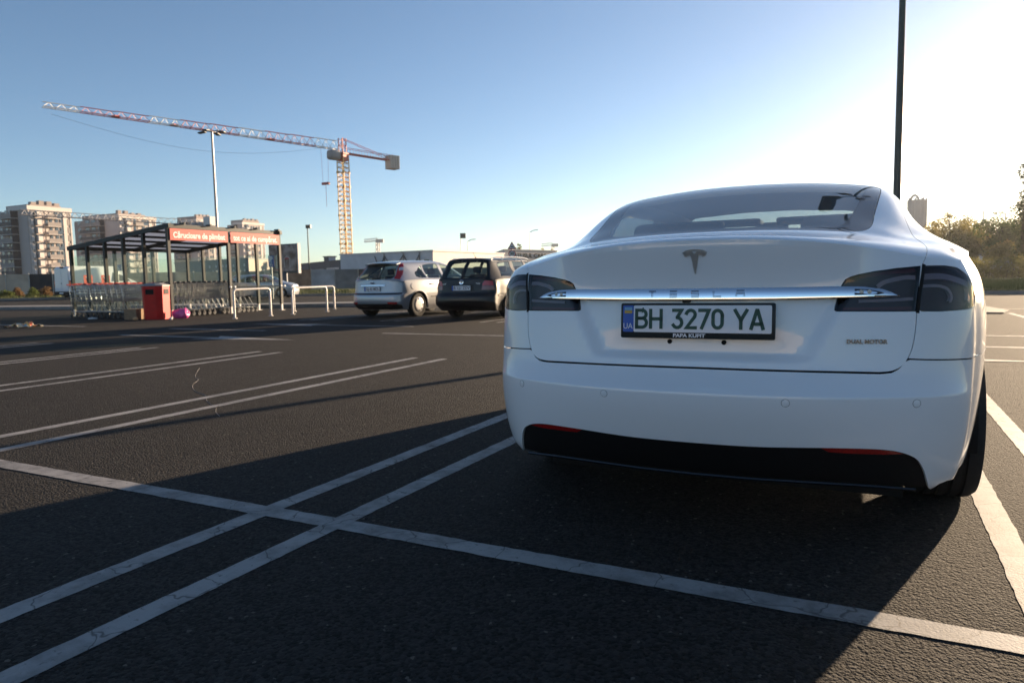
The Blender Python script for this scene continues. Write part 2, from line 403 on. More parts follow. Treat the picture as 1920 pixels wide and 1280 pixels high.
def dist_to(poly, pts):
    poly = np.array(poly); d = np.full(len(pts), 1e9)
    for i in range(len(poly)):
        a, b = poly[i], poly[(i+1) % len(poly)]; ab = b-a; L = (ab**2).sum()
        t = np.clip(((pts-a)@ab)/max(L, 1e-18), 0, 1); d = np.minimum(d, np.linalg.norm(pts-(a+t[:, None]*ab), axis=1))
    return d
def patch(name, surf, outer, holes=(), off=0.0, skirt=.012, grid=(.12, .12), mat=None, parent=None, bnd=.06, extra=None, hole_skirt=True):
    """a panel cut from a sheet along outlines given in (u, w); its rim is turned inwards"""
    outer = densify(outer, bnd); holes = [densify(h, bnd) for h in holes]
    o = np.array(outer); lo, hi = o.min(0), o.max(0)
    gu, gw = np.meshgrid(np.arange(lo[0], hi[0], grid[0])+grid[0]*.37, np.arange(lo[1], hi[1], grid[1])+grid[1]*.41)
    P = np.stack([gu.ravel(), gw.ravel()], -1); mg = .35*min(grid)
    k = inside(outer, P) & (dist_to(outer, P) > mg)
    for h in holes: k &= ~inside(h, P) & (dist_to(h, P) > mg)
    P = P[k]
    vs = [Vector(p) for p in outer]; ed = [(i, (i+1) % len(outer)) for i in range(len(outer))]
    loops = [list(range(len(outer)))]
    for h in holes:
        b = len(vs); vs += [Vector(p) for p in h]; ed += [(b+i, b+(i+1) % len(h)) for i in range(len(h))]; loops.append(list(range(b, b+len(h))))
    vs += [Vector(p) for p in P]
    r = delaunay_2d_cdt(vs, ed, [], 0, 1e-7)
    V = np.array([tuple(p) for p in r[0]]); tri = [f for f in r[2]]
    cen = np.array([V[list(f)].mean(0) for f in tri]); keep = inside(outer, cen)
    for h in holes: keep &= ~inside(h, cen)
    tri = [f for f, q in zip(tri, keep) if q]
    used = sorted({i for f in tri for i in f}); mp = {i: j for j, i in enumerate(used)}
    V = V[used]; tri = [tuple(mp[i] for i in f) for f in tri]
    N = surf.normal(V); X = surf.ev(V)+N*off
    # orientation
    f0 = tri[len(tri)//2]; nn = np.cross(X[f0[1]]-X[f0[0]], X[f0[2]]-X[f0[0]])
    good = sum(np.dot(np.cross(X[f[1]]-X[f[0]], X[f[2]]-X[f[0]]), N[f[0]]) for f in tri[:200])
    if good < 0: tri = [f[::-1] for f in tri]
    verts = [tuple(p) for p in X]; norms = [tuple(n) for n in N]; faces = list(tri)
    if skirt:
        cnt = {}
        for f in tri:
            for a, b in zip(f, f[1:]+f[:1]): cnt[(a, b)] = 1
        low = {}
        for (a, b) in list(cnt):
            if (b, a) in cnt: continue
            for q in (a, b):
                if q not in low:
                    low[q] = len(verts); verts.append(tuple(X[q]-N[q]*skirt)); norms.append(tuple(N[q]))
            # separate rim verts so the shading stays crisp
            i0 = len(verts); verts += [verts[a], verts[b]]; norms += [None, None]
            faces.append((i0+1, i0, low[a], low[b]))
    me = bpy.data.meshes.new(name); me.from_pydata(verts, [], faces)
    nl = []
    me.update()
    for p in me.polygons:
        if p.index < len(tri):
            p.use_smooth = True
            nl += [norms[i] for i in p.vertices]
        else: nl += [tuple(p.normal)]*len(p.vertices)
    me.normals_split_custom_set(nl)
    o = new_obj(name, me, parent, mat); return o

def xz(*pts): return [tuple(p) for p in pts]
# ------------------------------------------------------------------ the white liftback saloon in front of the camera
TES = thing('white_saloon', 'pearl white liftback saloon seen from behind with smoked tail lights and a chrome strip', 'car', (-.5459, 2.4164, 0), .02792)
M_WHITE = pmat('pearl_white_paint', (.80, .81, .825), .38, coat=1, coat_r=.015, spec=.5)
def dewy_paint():
    """the same white paint with a fine film of dust and dew drops"""
    t = M_WHITE.node_tree; b = t.nodes['Principled BSDF']; L = t.links.new; g = t.nodes.new('ShaderNodeNewGeometry')
    v = t.nodes.new('ShaderNodeTexVoronoi'); v.inputs['Scale'].default_value = 210; L(g.outputs['Position'], v.inputs['Vector'])
    n = t.nodes.new('ShaderNodeTexNoise'); n.inputs['Scale'].default_value = 3.1; n.inputs['Detail'].default_value = 3; L(g.outputs['Position'], n.inputs['Vector'])
    s = t.nodes.new('ShaderNodeSeparateColor'); L(v.outputs['Color'], s.inputs[0])
    a = t.nodes.new('ShaderNodeMath'); a.operation = 'MULTIPLY'; L(s.outputs[0], a.inputs[0]); L(n.outputs[0], a.inputs[1])
    c = t.nodes.new('ShaderNodeMapRange'); c.inputs[1].default_value = .50; c.inputs[2].default_value = .52; L(a.outputs[0], c.inputs[0])
    d = t.nodes.new('ShaderNodeMapRange'); d.inputs[1].default_value = .22; d.inputs[2].default_value = .1; L(v.outputs['Distance'], d.inputs[0])
    e = t.nodes.new('ShaderNodeMath'); e.operation = 'MULTIPLY'; L(c.outputs[0], e.inputs[0]); L(d.outputs[0], e.inputs[1])
    bp = t.nodes.new('ShaderNodeBump'); bp.inputs['Strength'].default_value = .5; bp.inputs['Distance'].default_value = .002; L(e.outputs[0], bp.inputs['Height'])
    L(bp.outputs[0], b.inputs['Coat Normal'])
    n2 = t.nodes.new('ShaderNodeTexNoise'); n2.inputs['Scale'].default_value = 9; n2.inputs['Detail'].default_value = 6; L(g.outputs['Position'], n2.inputs['Vector'])
    mr = t.nodes.new('ShaderNodeMapRange'); mr.inputs[1].default_value = .45; mr.inputs[2].default_value = .75; mr.inputs[3].default_value = .012; mr.inputs[4].default_value = .10; L(n2.outputs[0], mr.inputs[0]); L(mr.outputs[0], b.inputs['Coat Roughness'])
dewy_paint()
M_CHROME = pmat('chrome', (.82, .83, .85), .06, 1)
M_BLACK = pmat('black_plastic', (.005, .005, .0055), .65, spec=.25)
M_GLOSSBLK = pmat('gloss_black', (.006, .006, .007), .12, coat=.4)
M_RUBBER = pmat('tyre_rubber', (.018, .018, .018), .85, noise=(60, .3))
M_DARKIN = pmat('cabin_trim', (.03, .03, .032), .8)
M_HEADLINER = pmat('headliner', (.16, .165, .17), .9)
M_GLASS = glassmat('tinted_glass', (.27, .32, .34), 1.38, 0, .11)  # pale diffuse share painted in to look like the light cabin and haze
M_REFRED = pmat('red_reflector', (.28, .006, .006), .25, coat=1, noise=(150, .35))

top_T = [
 [(0,.074,1.074),(.25,.090,1.067),(.45,.132,1.047),(.60,.195,1.022),(.70,.245,1.000),(.765,.29,.990),(.815,.34,.982)],
 [(0,.118,1.088),(.25,.133,1.081),(.455,.175,1.061),(.605,.235,1.036),(.705,.28,1.014),(.775,.325,1.004),(.832,.38,.988)],
 [(0,.25,1.100),(.25,.26,1.094),(.46,.29,1.077),(.61,.33,1.054),(.71,.37,1.034),(.785,.415,1.022),(.85,.47,.995)],
 [(0,.40,1.118),(.25,.41,1.115),(.46,.44,1.100),(.60,.48,1.074),(.71,.52,1.054),(.80,.56,1.043),(.874,.62,1.010)],
 [(0,.54,1.158),(.25,.545,1.153),(.46,.56,1.132),(.60,.59,1.106),(.70,.63,1.076),(.815,.68,1.060),(.893,.72,1.020)],
 [(0,.72,1.214),(.25,.722,1.208),(.465,.73,1.184),(.615,.75,1.148),(.712,.77,1.098),(.83,.81,1.067),(.908,.84,1.026)],
 [(0,1.0,1.298),(.25,1.0,1.291),(.47,1.0,1.266),(.637,1.0,1.232),(.737,1.0,1.146),(.853,1.0,1.074),(.924,1.0,1.028)],
 [(0,1.36,1.395),(.26,1.36,1.388),(.49,1.36,1.364),(.658,1.36,1.322),(.752,1.36,1.200),(.865,1.36,1.066),(.936,1.36,1.008)],
 [(0,1.8,1.438),(.26,1.8,1.432),(.50,1.8,1.410),(.655,1.8,1.365),(.765,1.8,1.225),(.87,1.8,1.03),(.945,1.8,.955)],
 [(0,2.4,1.447),(.26,2.4,1.440),(.50,2.4,1.418),(.655,2.4,1.365),(.768,2.4,1.215),(.875,2.4,.990),(.945,2.4,.930)],
 [(0,3.0,1.375),(.26,3.0,1.367),(.48,3.0,1.345),(.62,3.0,1.295),(.75,3.0,1.175),(.875,3.0,.975),(.945,3.0,.910)],
 [(0,3.42,1.23),(.25,3.41,1.225),(.48,3.4,1.205),(.62,3.4,1.16),(.76,3.4,1.075),(.875,3.4,.962),(.94,3.4,.895)],
 [(0,3.8,1.06),(.25,3.8,1.055),(.48,3.8,1.045),(.64,3.8,1.02),(.77,3.8,.982),(.87,3.8,.938),(.935,3.8,.875)],
 [(0,4.2,.985),(.25,4.2,.98),(.48,4.2,.97),(.64,4.2,.955),(.77,4.2,.925),(.86,4.2,.885),(.92,4.2,.83)],
 [(0,4.6,.90),(.25,4.58,.895),(.45,4.55,.885),(.60,4.52,.865),(.72,4.48,.835),(.79,4.45,.805),(.845,4.42,.77)],
 [(0,4.88,.76),(.22,4.86,.755),(.40,4.82,.75),(.54,4.75,.74),(.64,4.68,.73),(.70,4.62,.72),(.74,4.57,.715)]]
rear_tab = {  # z: y at x columns 0 .25 .45 .60 .70 .78 .86-ish (last two columns carry their own x)
 1.074: [(0,.074),(.25,.090),(.45,.132),(.60,.195),(.70,.245),(.765,.29),(.815,.34)],
 1.045: [(0,.076),(.25,.090),(.45,.133),(.60,.187),(.70,.232),(.77,.277),(.825,.33)],
 1.0: [(0,.086),(.25,.099),(.45,.140),(.60,.182),(.70,.224),(.775,.27),(.835,.328)],
 .955: [(0,.095),(.25,.107),(.45,.145),(.60,.178),(.70,.217),(.78,.268),(.845,.332)],
 .90: [(0,.100),(.25,.110),(.45,.145),(.60,.175),(.70,.211),(.785,.262),(.853,.332)],
 .82: [(0,.094),(.25,.103),(.45,.132),(.60,.162),(.70,.197),(.787,.25),(.857,.325)],
 .74: [(0,.089),(.25,.097),(.45,.124),(.60,.152),(.70,.186),(.788,.24),(.86,.318)],
 .67: [(0,.084),(.25,.092),(.45,.117),(.60,.143),(.70,.176),(.788,.232),(.861,.312)],
 .635: [(0,.078),(.25,.086),(.45,.111),(.60,.137),(.70,.170),(.788,.226),(.861,.308)],
 .615: [(0,.066),(.25,.074),(.45,.101),(.60,.130),(.70,.164),(.788,.222),(.861,.305)],
 .585: [(0,.028),(.25,.038),(.45,.07),(.60,.110),(.70,.150),(.787,.212),(.861,.30)],
 .5605: [(0,-.010),(.25,.001),(.45,.038),(.60,.088),(.70,.135),(.787,.20),(.861,.295)],
 .5545: [(0,-.017),(.25,-.006),(.45,.032),(.60,.083),(.70,.131),(.787,.198),(.861,.294)],
 .5505: [(0,-.0178),(.25,-.0068),(.45,.0312),(.60,.0822),(.70,.1302),(.787,.1972),(.861,.2932)],
 .541: [(0,-.018),(.25,-.007),(.45,.031),(.60,.082),(.70,.130),(.787,.197),(.861,.293)],
 .50: [(0,-.013),(.25,-.002),(.45,.035),(.60,.084),(.70,.131),(.786,.198),(.860,.293)],
 .44: [(0,.002),(.25,.013),(.45,.047),(.60,.094),(.70,.138),(.784,.204),(.857,.297)],
 .37: [(0,.028),(.25,.037),(.45,.068),(.60,.110),(.70,.152),(.78,.214),(.850,.305)],
 .29: [(0,.068),(.25,.074),(.45,.100),(.60,.138),(.695,.176),(.77,.234),(.836,.318)],
 .225: [(0,.12),(.25,.126),(.45,.147),(.60,.178),(.685,.208),(.75,.258),(.81,.335)],
 .19: [(0,.22),(.25,.225),(.45,.24),(.60,.265),(.67,.29),(.72,.32),(.76,.38)]}
zk = sorted(rear_tab); RT = np.array([rear_tab[z] for z in zk])
def rear_xy(col, z): return np.interp(z, zk, RT[:, col, 0]), np.interp(z, zk, RT[:, col, 1])
side_z = [.19, .225, .30, .40, .50, .60, .67, .74, .82, .88, .93, .97, 1.0]; side_x = [.86, .915, .945, .962, .974, .982, .985, .986, .982, .977, .966, .950, .932]
def side_mult(y, z):
    ys = [.34, .38, .47, .62, .72, .84, 1.0, 1.36, 1.8, 2.4, 3.0, 3.4, 3.8, 4.2, 4.42, 4.57]
    m_ = [.872, .890, .925, .958, .972, .985, 1.0, .992, .972, .965, .965, .972, .98, .955, .90, .815]
    return np.interp(y, ys, m_)
def side_xy(y, z, xb, zb, zs=.80):
    x = np.interp(z, side_z, side_x)*side_mult(y, z)
    # blend into the shoulder point at the top edge
    t = np.clip((z-zs)/max(zb-zs, 1e-3), 0, 1); xm = np.interp(zb, side_z, side_x)*side_mult(y, zb)
    return x+(xb-xm)*t**1.5
zrows = [1.074, 1.06, 1.045, 1.0, .955, .90, .82, .74, .67, .635, .615, .585, .5605, .5545, .5505, .541, .50, .44, .37, .29, .225, .19]
bound = [top_T[0][k] for k in range(7)]+[r[6] for r in top_T[1:]]+[top_T[-1][k] for k in range(5, -1, -1)]
low_T = []
for z0 in zrows:
    row = []
    for k, b in enumerate(bound):
        zb = b[2]; z = z0 if z0 <= .6 else .6+(z0-.6)*(zb-.6)/(1.074-.6)
        if z0 == 1.074: row.append(b); continue
        if k < 7:
            x, y = rear_xy(k, z); 
            # meet the top edge
            t = np.clip((z-.93)/max(zb-.93, 1e-3), 0, 1); xb_, yb_ = rear_xy(k, zb); x += (b[0]-xb_)*t; y += (b[1]-yb_)*t
        elif k < 22:
            y = b[1]; x = side_xy(y, z, b[0], zb, min(.80, zb-.15))
            if z0 < .6 and k >= 19: x = x
        else:
            f = (z-.19)/(zb-.19); x = b[0]*(.98 if f > .3 else .94); y = b[1]+.05*math.sin(math.pi*min(max(f, 0), 1))-(.12 if f < .15 else 0)
        row.append((x, y, z))
    low_T.append(row)
def recess(p):
    """shallow number-plate recess pressed into the lid"""
    p = p.copy(); x, z = p[:, 0], p[:, 2]
    def ss(a, b, t): t = np.clip((t-a)/(b-a), 0, 1); return t*t*(3-2*t)
    half = .335+.10*(z-.655)/.2
    mk = (1-ss(half-.01, half+.055, np.abs(x)))*ss(.650, .682, z)*(1-ss(.872, .885, z))*(p[:, 1] < .3)
    p[:, 1] += .026*mk; return p
SL = BS(low_T, mirror_end=True, post=recess, iters=2).orient((0, -1, 0)); ST = BS(top_T, iters=3).orient((0, 0, 1))
def lo_xz(pts): return SL.inv(pts, (0, 2), (0, 7.5))
def lo_yz(pts): return SL.inv(pts, (1, 2), (5.5, 20.5))
def tp_xy(pts): return ST.inv(pts, (0, 1))
def mir(pl): return [(-u, w_) for u, w_ in reversed(pl)]

GAP = .0022
# --- outlines, right half, in (x, z) of the tail
seam = [(.712, 1.000), (.703, .972), (.694, .90), (.687, .822), (.683, .76), (.676, .71), (.664, .675), (.645, .648), (.618, .634), (.585, .630)]
seam_uw = lo_xz(seam)
top_row_seam = (SL.inv([(.712, 1.0)], (0, 2), (0, 7.5))[0][0], 0.0)
# lid lower half: centre -> seam
lid_bot = lo_xz([(.40, .631), (.2, .632), (0, .6325)])
half = [(top_row_seam[0], 0.0)]+catmull(seam_uw[1:], 4)+lid_bot[:-1]
lid_outer = [(u, w_) for u, w_ in half]+[lid_bot[-1]]+mir(half)
# shrink by the gap on the seam side: handled by quarter/bumper outlines offset below
inl = [(.4665, .9145), (.476, .931), (.492, .9395), (.515, .9465), (.562, .956), (.63, .965), (.6985, .9705), (.6925, .90), (.6855, .8235), (.60, .8238), (.452, .8250), (.4445, .829), (.4455, .838), (.462, .905)]
inl_uw = lo_xz(inl); inl_gap = inl_uw
lid = patch('tailgate', SL, lid_outer, [inl_gap, mir(inl_gap)], mat=M_WHITE, parent=TES, grid=(.10, .16), skirt=.014)
tag(lid, 'white rear tailgate panel')
# --- quarter panels, bumper, diffuser (right half drawn, left half mirrored)
def shift(pl, du): return [(u+du, w_) for u, w_ in pl]
G_U = .03                                              # panel gap in sheet units (about 4 mm)
bump_line_r = lo_xz([(.662, .672), (.72, .668), (.80, .664)])+SL.inv([(.44, .664), (.55, .668), (.62, .670)], (1, 2), (5.0, 12))
BW = SL.nr-1
def w_of(u, z):
    """row parameter at height z on column u"""
    ww = np.linspace(0, BW, 400); zz = SL.ev(np.stack([np.full(400, float(u)), ww], -1))[:, 2]; return float(np.interp(-z, -zz, ww))
ARC_Y, ARC_Z, ARC_R = 1.045, .352, .392
def arch(y0, sgn=1, n=26, a0=-8, a1=188):
    out = []
    for k in range(n):
        a = rad(a0+(a1-a0)*k/(n-1)); out.append((y0-math.cos(a)*ARC_R, max(ARC_Z+math.sin(a)*ARC_R, .2)))
    return out
def arch_uw(y0, z_lim=None): return SL.inv(arch(y0), (1, 2), (5, 24))
ra = arch_uw(ARC_Y); fa = arch_uw(4.005)
ub = [p for p in bump_line_r]
u_arch = min(ra, key=lambda p: abs(SL.ev(p)[0][2]-.665))       # where the bumper seam meets the arch
ra_rear = [p for p in ra if p[0] < SL.inv([(ARC_Y, ARC_Z+ARC_R)], (1, 2), (5, 24))[0][0]]
bseam = []
for y_, z_ in ((.46, .665), (.56, .668), (.66, .6705)): bseam.append(SL.inv([(y_, z_)], (1, 2), (6.5, 13))[0])
corner_q = lo_xz([(.667, .6735)])[0]; bs1 = lo_xz([(.72, .6705), (.80, .667)])
# outer tail light outline on the sheet
TESM = Matrix.Translation((-.5459, 2.4164, 0)) @ Matrix.Rotation(.02792, 4, 'Z'); TINV = TESM.inverted()
_r, _u, _f = (np.array(TINV.to_3x3() @ q) for q in (C_R, C_U, C_F)); _c = np.array(TINV @ CAM)
def to_px(p):
    d = np.atleast_2d(p)-_c; z = d@_f; return np.stack([960+F_PX*(d@_r)/z, 640-F_PX*(d@_u)/z], -1)
def px_inv(surf, pts, rng):
    uw, tab = surf.table(); k = (uw[:, 0] >= rng[0]) & (uw[:, 0] <= rng[1]); uw = uw[k]; tp = to_px(tab[k]); out = []
    for t in pts:
        q = uw[((tp-np.array(t))**2).sum(1).argmin()].copy()
        for _ in range(15):
            p = to_px(surf.ev(q))[0]; h = 1e-3; J = np.stack([(to_px(surf.ev(q+[h, 0]))[0]-p)/h, (to_px(surf.ev(q+[0, h]))[0]-p)/h], 1)
            try: st = np.linalg.solve(J, np.array(t)-p)
            except np.linalg.LinAlgError: break
            q = q+np.clip(st, -.2, .2); q[0] = min(max(q[0], rng[0]), rng[1]); q[1] = min(max(q[1], 0), surf.nr-1)
        out.append(tuple(q))
    return out
outl = lo_xz([(.6945, .8235), (.7015, .90), (.7075, .9705)])+px_inv(SL, [(1751, 497.5), (1774, 497.5), (1794, 501), (1812, 514), (1822, 530), (1829, 556), (1828, 571), (1815, 580), (1765, 584)], (4.0, 9.5))
outl = rounded(outl, .12, 4)
gask = lo_xz([(.7075, .975), (.6975, .90), (.690, .818)])
seam_o = shift(catmull(seam_uw[1:7], 4), G_U)                      # quarter side of the lid seam, down to the bumper seam corner
# quarter/side panel of the belt ring: from lid seam to front, above bumper seam / sill
def zline(us, z): return [(u, w_of(u, z)) for u in us]
tr = (top_row_seam[0]+G_U, 0.0)
ra_top = [p for p in ra if SL.ev(p)[0][2] > .672]; ra_top_r = sorted(ra_top, key=lambda p: p[0])
ra_all_fwd = sorted([p for p in ra if p[0] > ra_top_r[0][0]], key=lambda p: p[0])
fa_s = sorted(fa, key=lambda p: p[0])
sill_us = np.linspace(ra_all_fwd[-1][0]+.15, fa_s[0][0]-.15, 14)
front_us = [u for u in np.linspace(fa_s[-1][0]+.1, SL.nc-1, 8)]
side_poly = [tr]+seam_o+[corner_q]+bs1+bseam+ra_all_fwd+zline(sill_us, .205)+fa_s+zline(front_us, .235)+[(SL.nc-1.0, 0.0)]
for sgn, nm in ((1, 'side_body'), (-1, 'side_body')):
    po = side_poly if sgn > 0 else mir(side_poly); ho = outl if sgn > 0 else mir(outl)
    o = patch(nm, SL, po, [ho], mat=M_WHITE, parent=TES, grid=(.14, .22), skirt=.014)
# rear bumper
lb = lo_xz([(.655, .6625), (.64, .6395), (.617, .6265), (.585, .6228), (.40, .6240), (.2, .625), (0, .6255)])
ra_low = sorted([p for p in ra if p[0] < u_arch[0]+.05 and SL.ev(p)[0][2] <= .662], key=lambda p: -SL.ev(p)[0][2])
bs2 = lo_xz([(.80, .6625), (.72, .666), (.672, .6685)])
bseam2 = [SL.inv([(y_, z_)], (1, 2), (6.5, 13))[0] for y_, z_ in ((.66, .666), (.56, .6635), (.46, .6605))]
# outline of the black diffuser
dif = [(0, .372), (.2, .3735), (.41, .382), (.55, .383), (.62, .378), (.665, .366), (.700, .344), (.722, .305), (.735, .262), (.742, .232)]
dif_uw = catmull(lo_xz(dif), 4)
bum_corner = SL.inv([(.36, .245), (.45, .262), (.55, .27), (.62, .27)], (1, 2), (5.2, 12))
bum_flick = lo_xz([(.75, .222), (.775, .243), (.80, .25)])
half_b = bseam2[::-1][::-1]
bump_right = [lb[-1]]+lb[::-1][1:]+bs2[::-1]+bseam2[::-1]+ra_low+bum_corner[::-1][1:]+bum_flick[::-1]+dif_uw[::-1]
bump_right = bump_right[:-1]+[dif_uw[0]]
bl = mir(bump_right)
bumper_outer = bump_right+bl
def dedupe(pl, e=1e-4):
    out = []
    for p in pl:
        if not out or (abs(p[0]-out[-1][0])+abs(p[1]-out[-1][1])) > e: out.append(p)
    if abs(out[0][0]-out[-1][0])+abs(out[0][1]-out[-1][1]) < e: out.pop()
    return out
bumper = patch('rear_bumper', SL, dedupe(bumper_outer), mat=M_WHITE, parent=TES, grid=(.10, .16), skirt=.02)
# the black diffuser, its lip and the red reflectors
dif_in = [(u, w_+.03) for u, w_ in dif_uw]
dbot = lo_xz([(.70, .236), (.55, .250), (.40, .252), (.2, .248), (0, .246)])
ref = [(.408, .386), (.455, .3862), (.55, .3835), (.63, .377), (.662, .3665), (.60, .3635), (.50, .3655), (.44, .368)]
ref = lo_xz([(x, z-.004) for x, z in ref])
dh = dedupe(dif_in+dbot)
dif_outer = dedupe(dh+mir(dh))
dfo = patch('diffuser', SL, dif_outer, [ref, mir(ref)], off=-.008, mat=M_BLACK, parent=TES, grid=(.12, .2), skirt=.02); tag(dfo, 'matt black lower diffuser')
for po in (ref, mir(ref)):
    o = patch('reflector', SL, po, off=-.006, mat=M_REFRED, parent=dfo, grid=(.1, .1), skirt=.006); tag(o, 'red reflector')
mbx = MB(); pts = [SL.ev(p)[0]+np.array((0, -.004, 0)) for p in mir(dbot)[::-1][::-1]]
lipl = [tuple(SL.ev((-u, w_))[0]) for u, w_ in dbot]+[tuple(SL.ev((u, w_))[0]) for u, w_ in dbot[::-1][1:]]
mbx.tube([(x, y-.002, z-.004) for x, y, z in lipl], .006, 6); mbx.build('diffuser_lip', M_GLOSSBLK, dfo, 40)
# dark inner shell so gaps read black and nothing shines through
def shell(name, surf, u0, u1, w0, w1, off, mat, n=(60, 30)):
    us, ws = np.linspace(u0, u1, n[0]), np.linspace(w0, w1, n[1]); U, Wm = np.meshgrid(us, ws); q = np.stack([U.ravel(), Wm.ravel()], -1)
    X = surf.ev(q)+surf.normal(q)*off; f = [(j*n[0]+i, j*n[0]+i+1, (j+1)*n[0]+i+1, (j+1)*n[0]+i) for j in range(n[1]-1) for i in range(n[0]-1)]
    me = bpy.data.meshes.new(name); me.from_pydata([tuple(p) for p in X], [], f); return new_obj(name, me, TES, mat)
shell('light_block_shell', SL, -8.5, 8.5, 1.2, BW-1, -.03, M_BLACK, (90, 40))
mbx = MB(); mbx.box(-.86, .86, 1.45, 3.6, .12, .24); mbx.box(-.68, .68, .42, 1.45, .14, .24); mbx.box(-.68, .68, 3.6, 4.5, .13, .24); mbx.box(-.70, .70, .30, .45, .235, .28); mbx.build('underbody', M_BLACK, TES)

# --- top: tailgate upper half, glass, roof, pillars
g_edge = [(0, .405), (.20, .408), (.36, .422), (.455, .452), (.515, .498), (.548, .56), (.565, .64), (.578, .80), (.596, 1.0), (.612, 1.2), (.618, 1.33), (.608, 1.385), (.56, 1.402), (.40, 1.425), (.2, 1.438), (0, 1.442)]
g_uw = tp_xy(g_edge); g_uw = [g_uw[0]]+catmull(g_uw[1:-1], 4)+[g_uw[-1]]
glass_outer = dedupe(g_uw+mir(g_uw))
gi_edge = [(0, .455), (.20, .458), (.33, .472), (.41, .505), (.455, .56), (.478, .64), (.50, .80), (.525, 1.0), (.545, 1.2), (.54, 1.29), (.50, 1.33), (.40, 1.35), (.2, 1.365), (0, 1.37)]
gi_uw = tp_xy(gi_edge); gi_uw = [gi_uw[0]]+catmull(gi_uw[1:-1], 4)+[gi_uw[-1]]
glass_inner = dedupe(gi_uw+mir(gi_uw))
# lid upper seam: from the ridge along the C-pillar up to the roof
ls = tp_xy([(.712, .252), (.722, .33), (.727, .42), (.722, .55), (.708, .72), (.698, .90), (.683, 1.10), (.668, 1.25), (.650, 1.36), (.620, 1.412)])
ls = catmull(ls, 4); roof_l = tp_xy([(.56, 1.425), (.40, 1.447), (.2, 1.46), (0, 1.464)])
lid_top_half = [(0.0, 0.0), (ls[0][0], 0.0)]+ls[1:]+roof_l
lid_top = dedupe(lid_top_half+mir(lid_top_half[1:-1]))
up = patch('tailgate_upper', ST, lid_top, [glass_outer], mat=M_WHITE, parent=lid, grid=(.14, .14), skirt=.014)
gl_b = [(u, w_) for u, w_ in glass_outer]
def inset(poly, d):
    P = np.array(poly); n = len(P); out = []
    area = .5*sum(P[i][0]*P[(i+1) % n][1]-P[(i+1) % n][0]*P[i][1] for i in range(n)); s_ = 1 if area > 0 else -1
    for i in range(n):
        t = P[(i+1) % n]-P[i-1]; L_ = np.linalg.norm(t); nn = np.array((-t[1], t[0]))/max(L_, 1e-9)*s_; out.append(tuple(P[i]+nn*d))
    return out
def glassmat_frit():
    m = pmat('black_frit', (.012, .013, .017), .06, spec=.22); return m
gb = patch('rear_window_border', ST, inset(glass_outer, .018), [glass_inner], off=-.001, mat=glassmat_frit(), parent=TES, grid=(.14, .14), skirt=.006)
rw = patch('rear_window', ST, inset(glass_inner, .002), off=-.0012, mat=M_GLASS, parent=TES, grid=(.16, .16), skirt=0)
# remaining top sheet: roof, pillars, bonnet, haunches, with side windows and windscreen cut out
sw = {'rear_quarter_window': [(.700, 1.13, 0), (.735, 1.30, 0), (.70, 1.62, 0), (.665, 1.62, 0), (.668, 1.42, 0)]}
NCt, NRt = ST.nc-1, ST.nr-1
def tp_yz(pts): return ST.inv(pts, (1, 2), (3.0, 6))
win1 = tp_yz([(1.02, 1.105), (1.16, 1.185), (1.35, 1.255), (1.52, 1.285), (1.55, 1.06), (1.25, 1.075)])
win2 = tp_yz([(1.60, 1.295), (1.9, 1.315), (2.35, 1.32), (2.38, 1.03), (1.62, 1.055)])
win3 = tp_yz([(2.46, 1.32), (2.75, 1.31), (3.05, 1.235), (3.30, 1.12), (3.50, 1.02), (3.45, .995), (2.48, 1.025)])
ws_ = tp_xy([(0, 2.78), (.3, 2.79), (.52, 2.83), (.60, 2.92), (.64, 3.15), (.68, 3.40), (.70, 3.62), (.5, 3.68), (.25, 3.72), (0, 3.73)])
screen = dedupe(ws_+mir(ws_))
rest_half = [(ls[0][0]+.02, 0.0), (NCt, 0.0), (NCt, NRt), (0.0, NRt)]
outl_lid = [(u+.022, w_) for u, w_ in ls]
roof_l2 = [(u, w_+.02) for u, w_ in roof_l]
rest = [(NCt, 0.0), (NCt, NRt), (-NCt, NRt), (-NCt, 0.0)]+mir([(outl_lid[0][0], 0.0)]+outl_lid[1:]+[(max(u, 0), w_) for u, w_ in roof_l2])[0:0]
rr = [(outl_lid[0][0], 0.0)]+outl_lid[1:]+roof_l2
rest = dedupe([(NCt, 0.0), (NCt, NRt), (-NCt, NRt), (-NCt, 0.0)]+[(-u, w_) for u, w_ in rr]+rr[::-1])
wins = [win1, win2, win3]
body_top = patch('body_top', ST, rest, [rounded(q, .05, 3) for q in wins]+[mir(rounded(q, .05, 3)) for q in wins]+[screen], mat=M_WHITE, parent=TES, grid=(.2, .2), skirt=.012)
for q in wins:
    for po in (rounded(q, .05, 3), mir(rounded(q, .05, 3))):
        patch('side_window', ST, po, off=-.004, mat=M_GLASS, parent=TES, grid=(.2, .2), skirt=0)
patch('windscreen', ST, screen, off=-.004, mat=glassmat('clear_glass', (.8, .85, .84), 1.5), parent=TES, grid=(.3, .3), skirt=0)
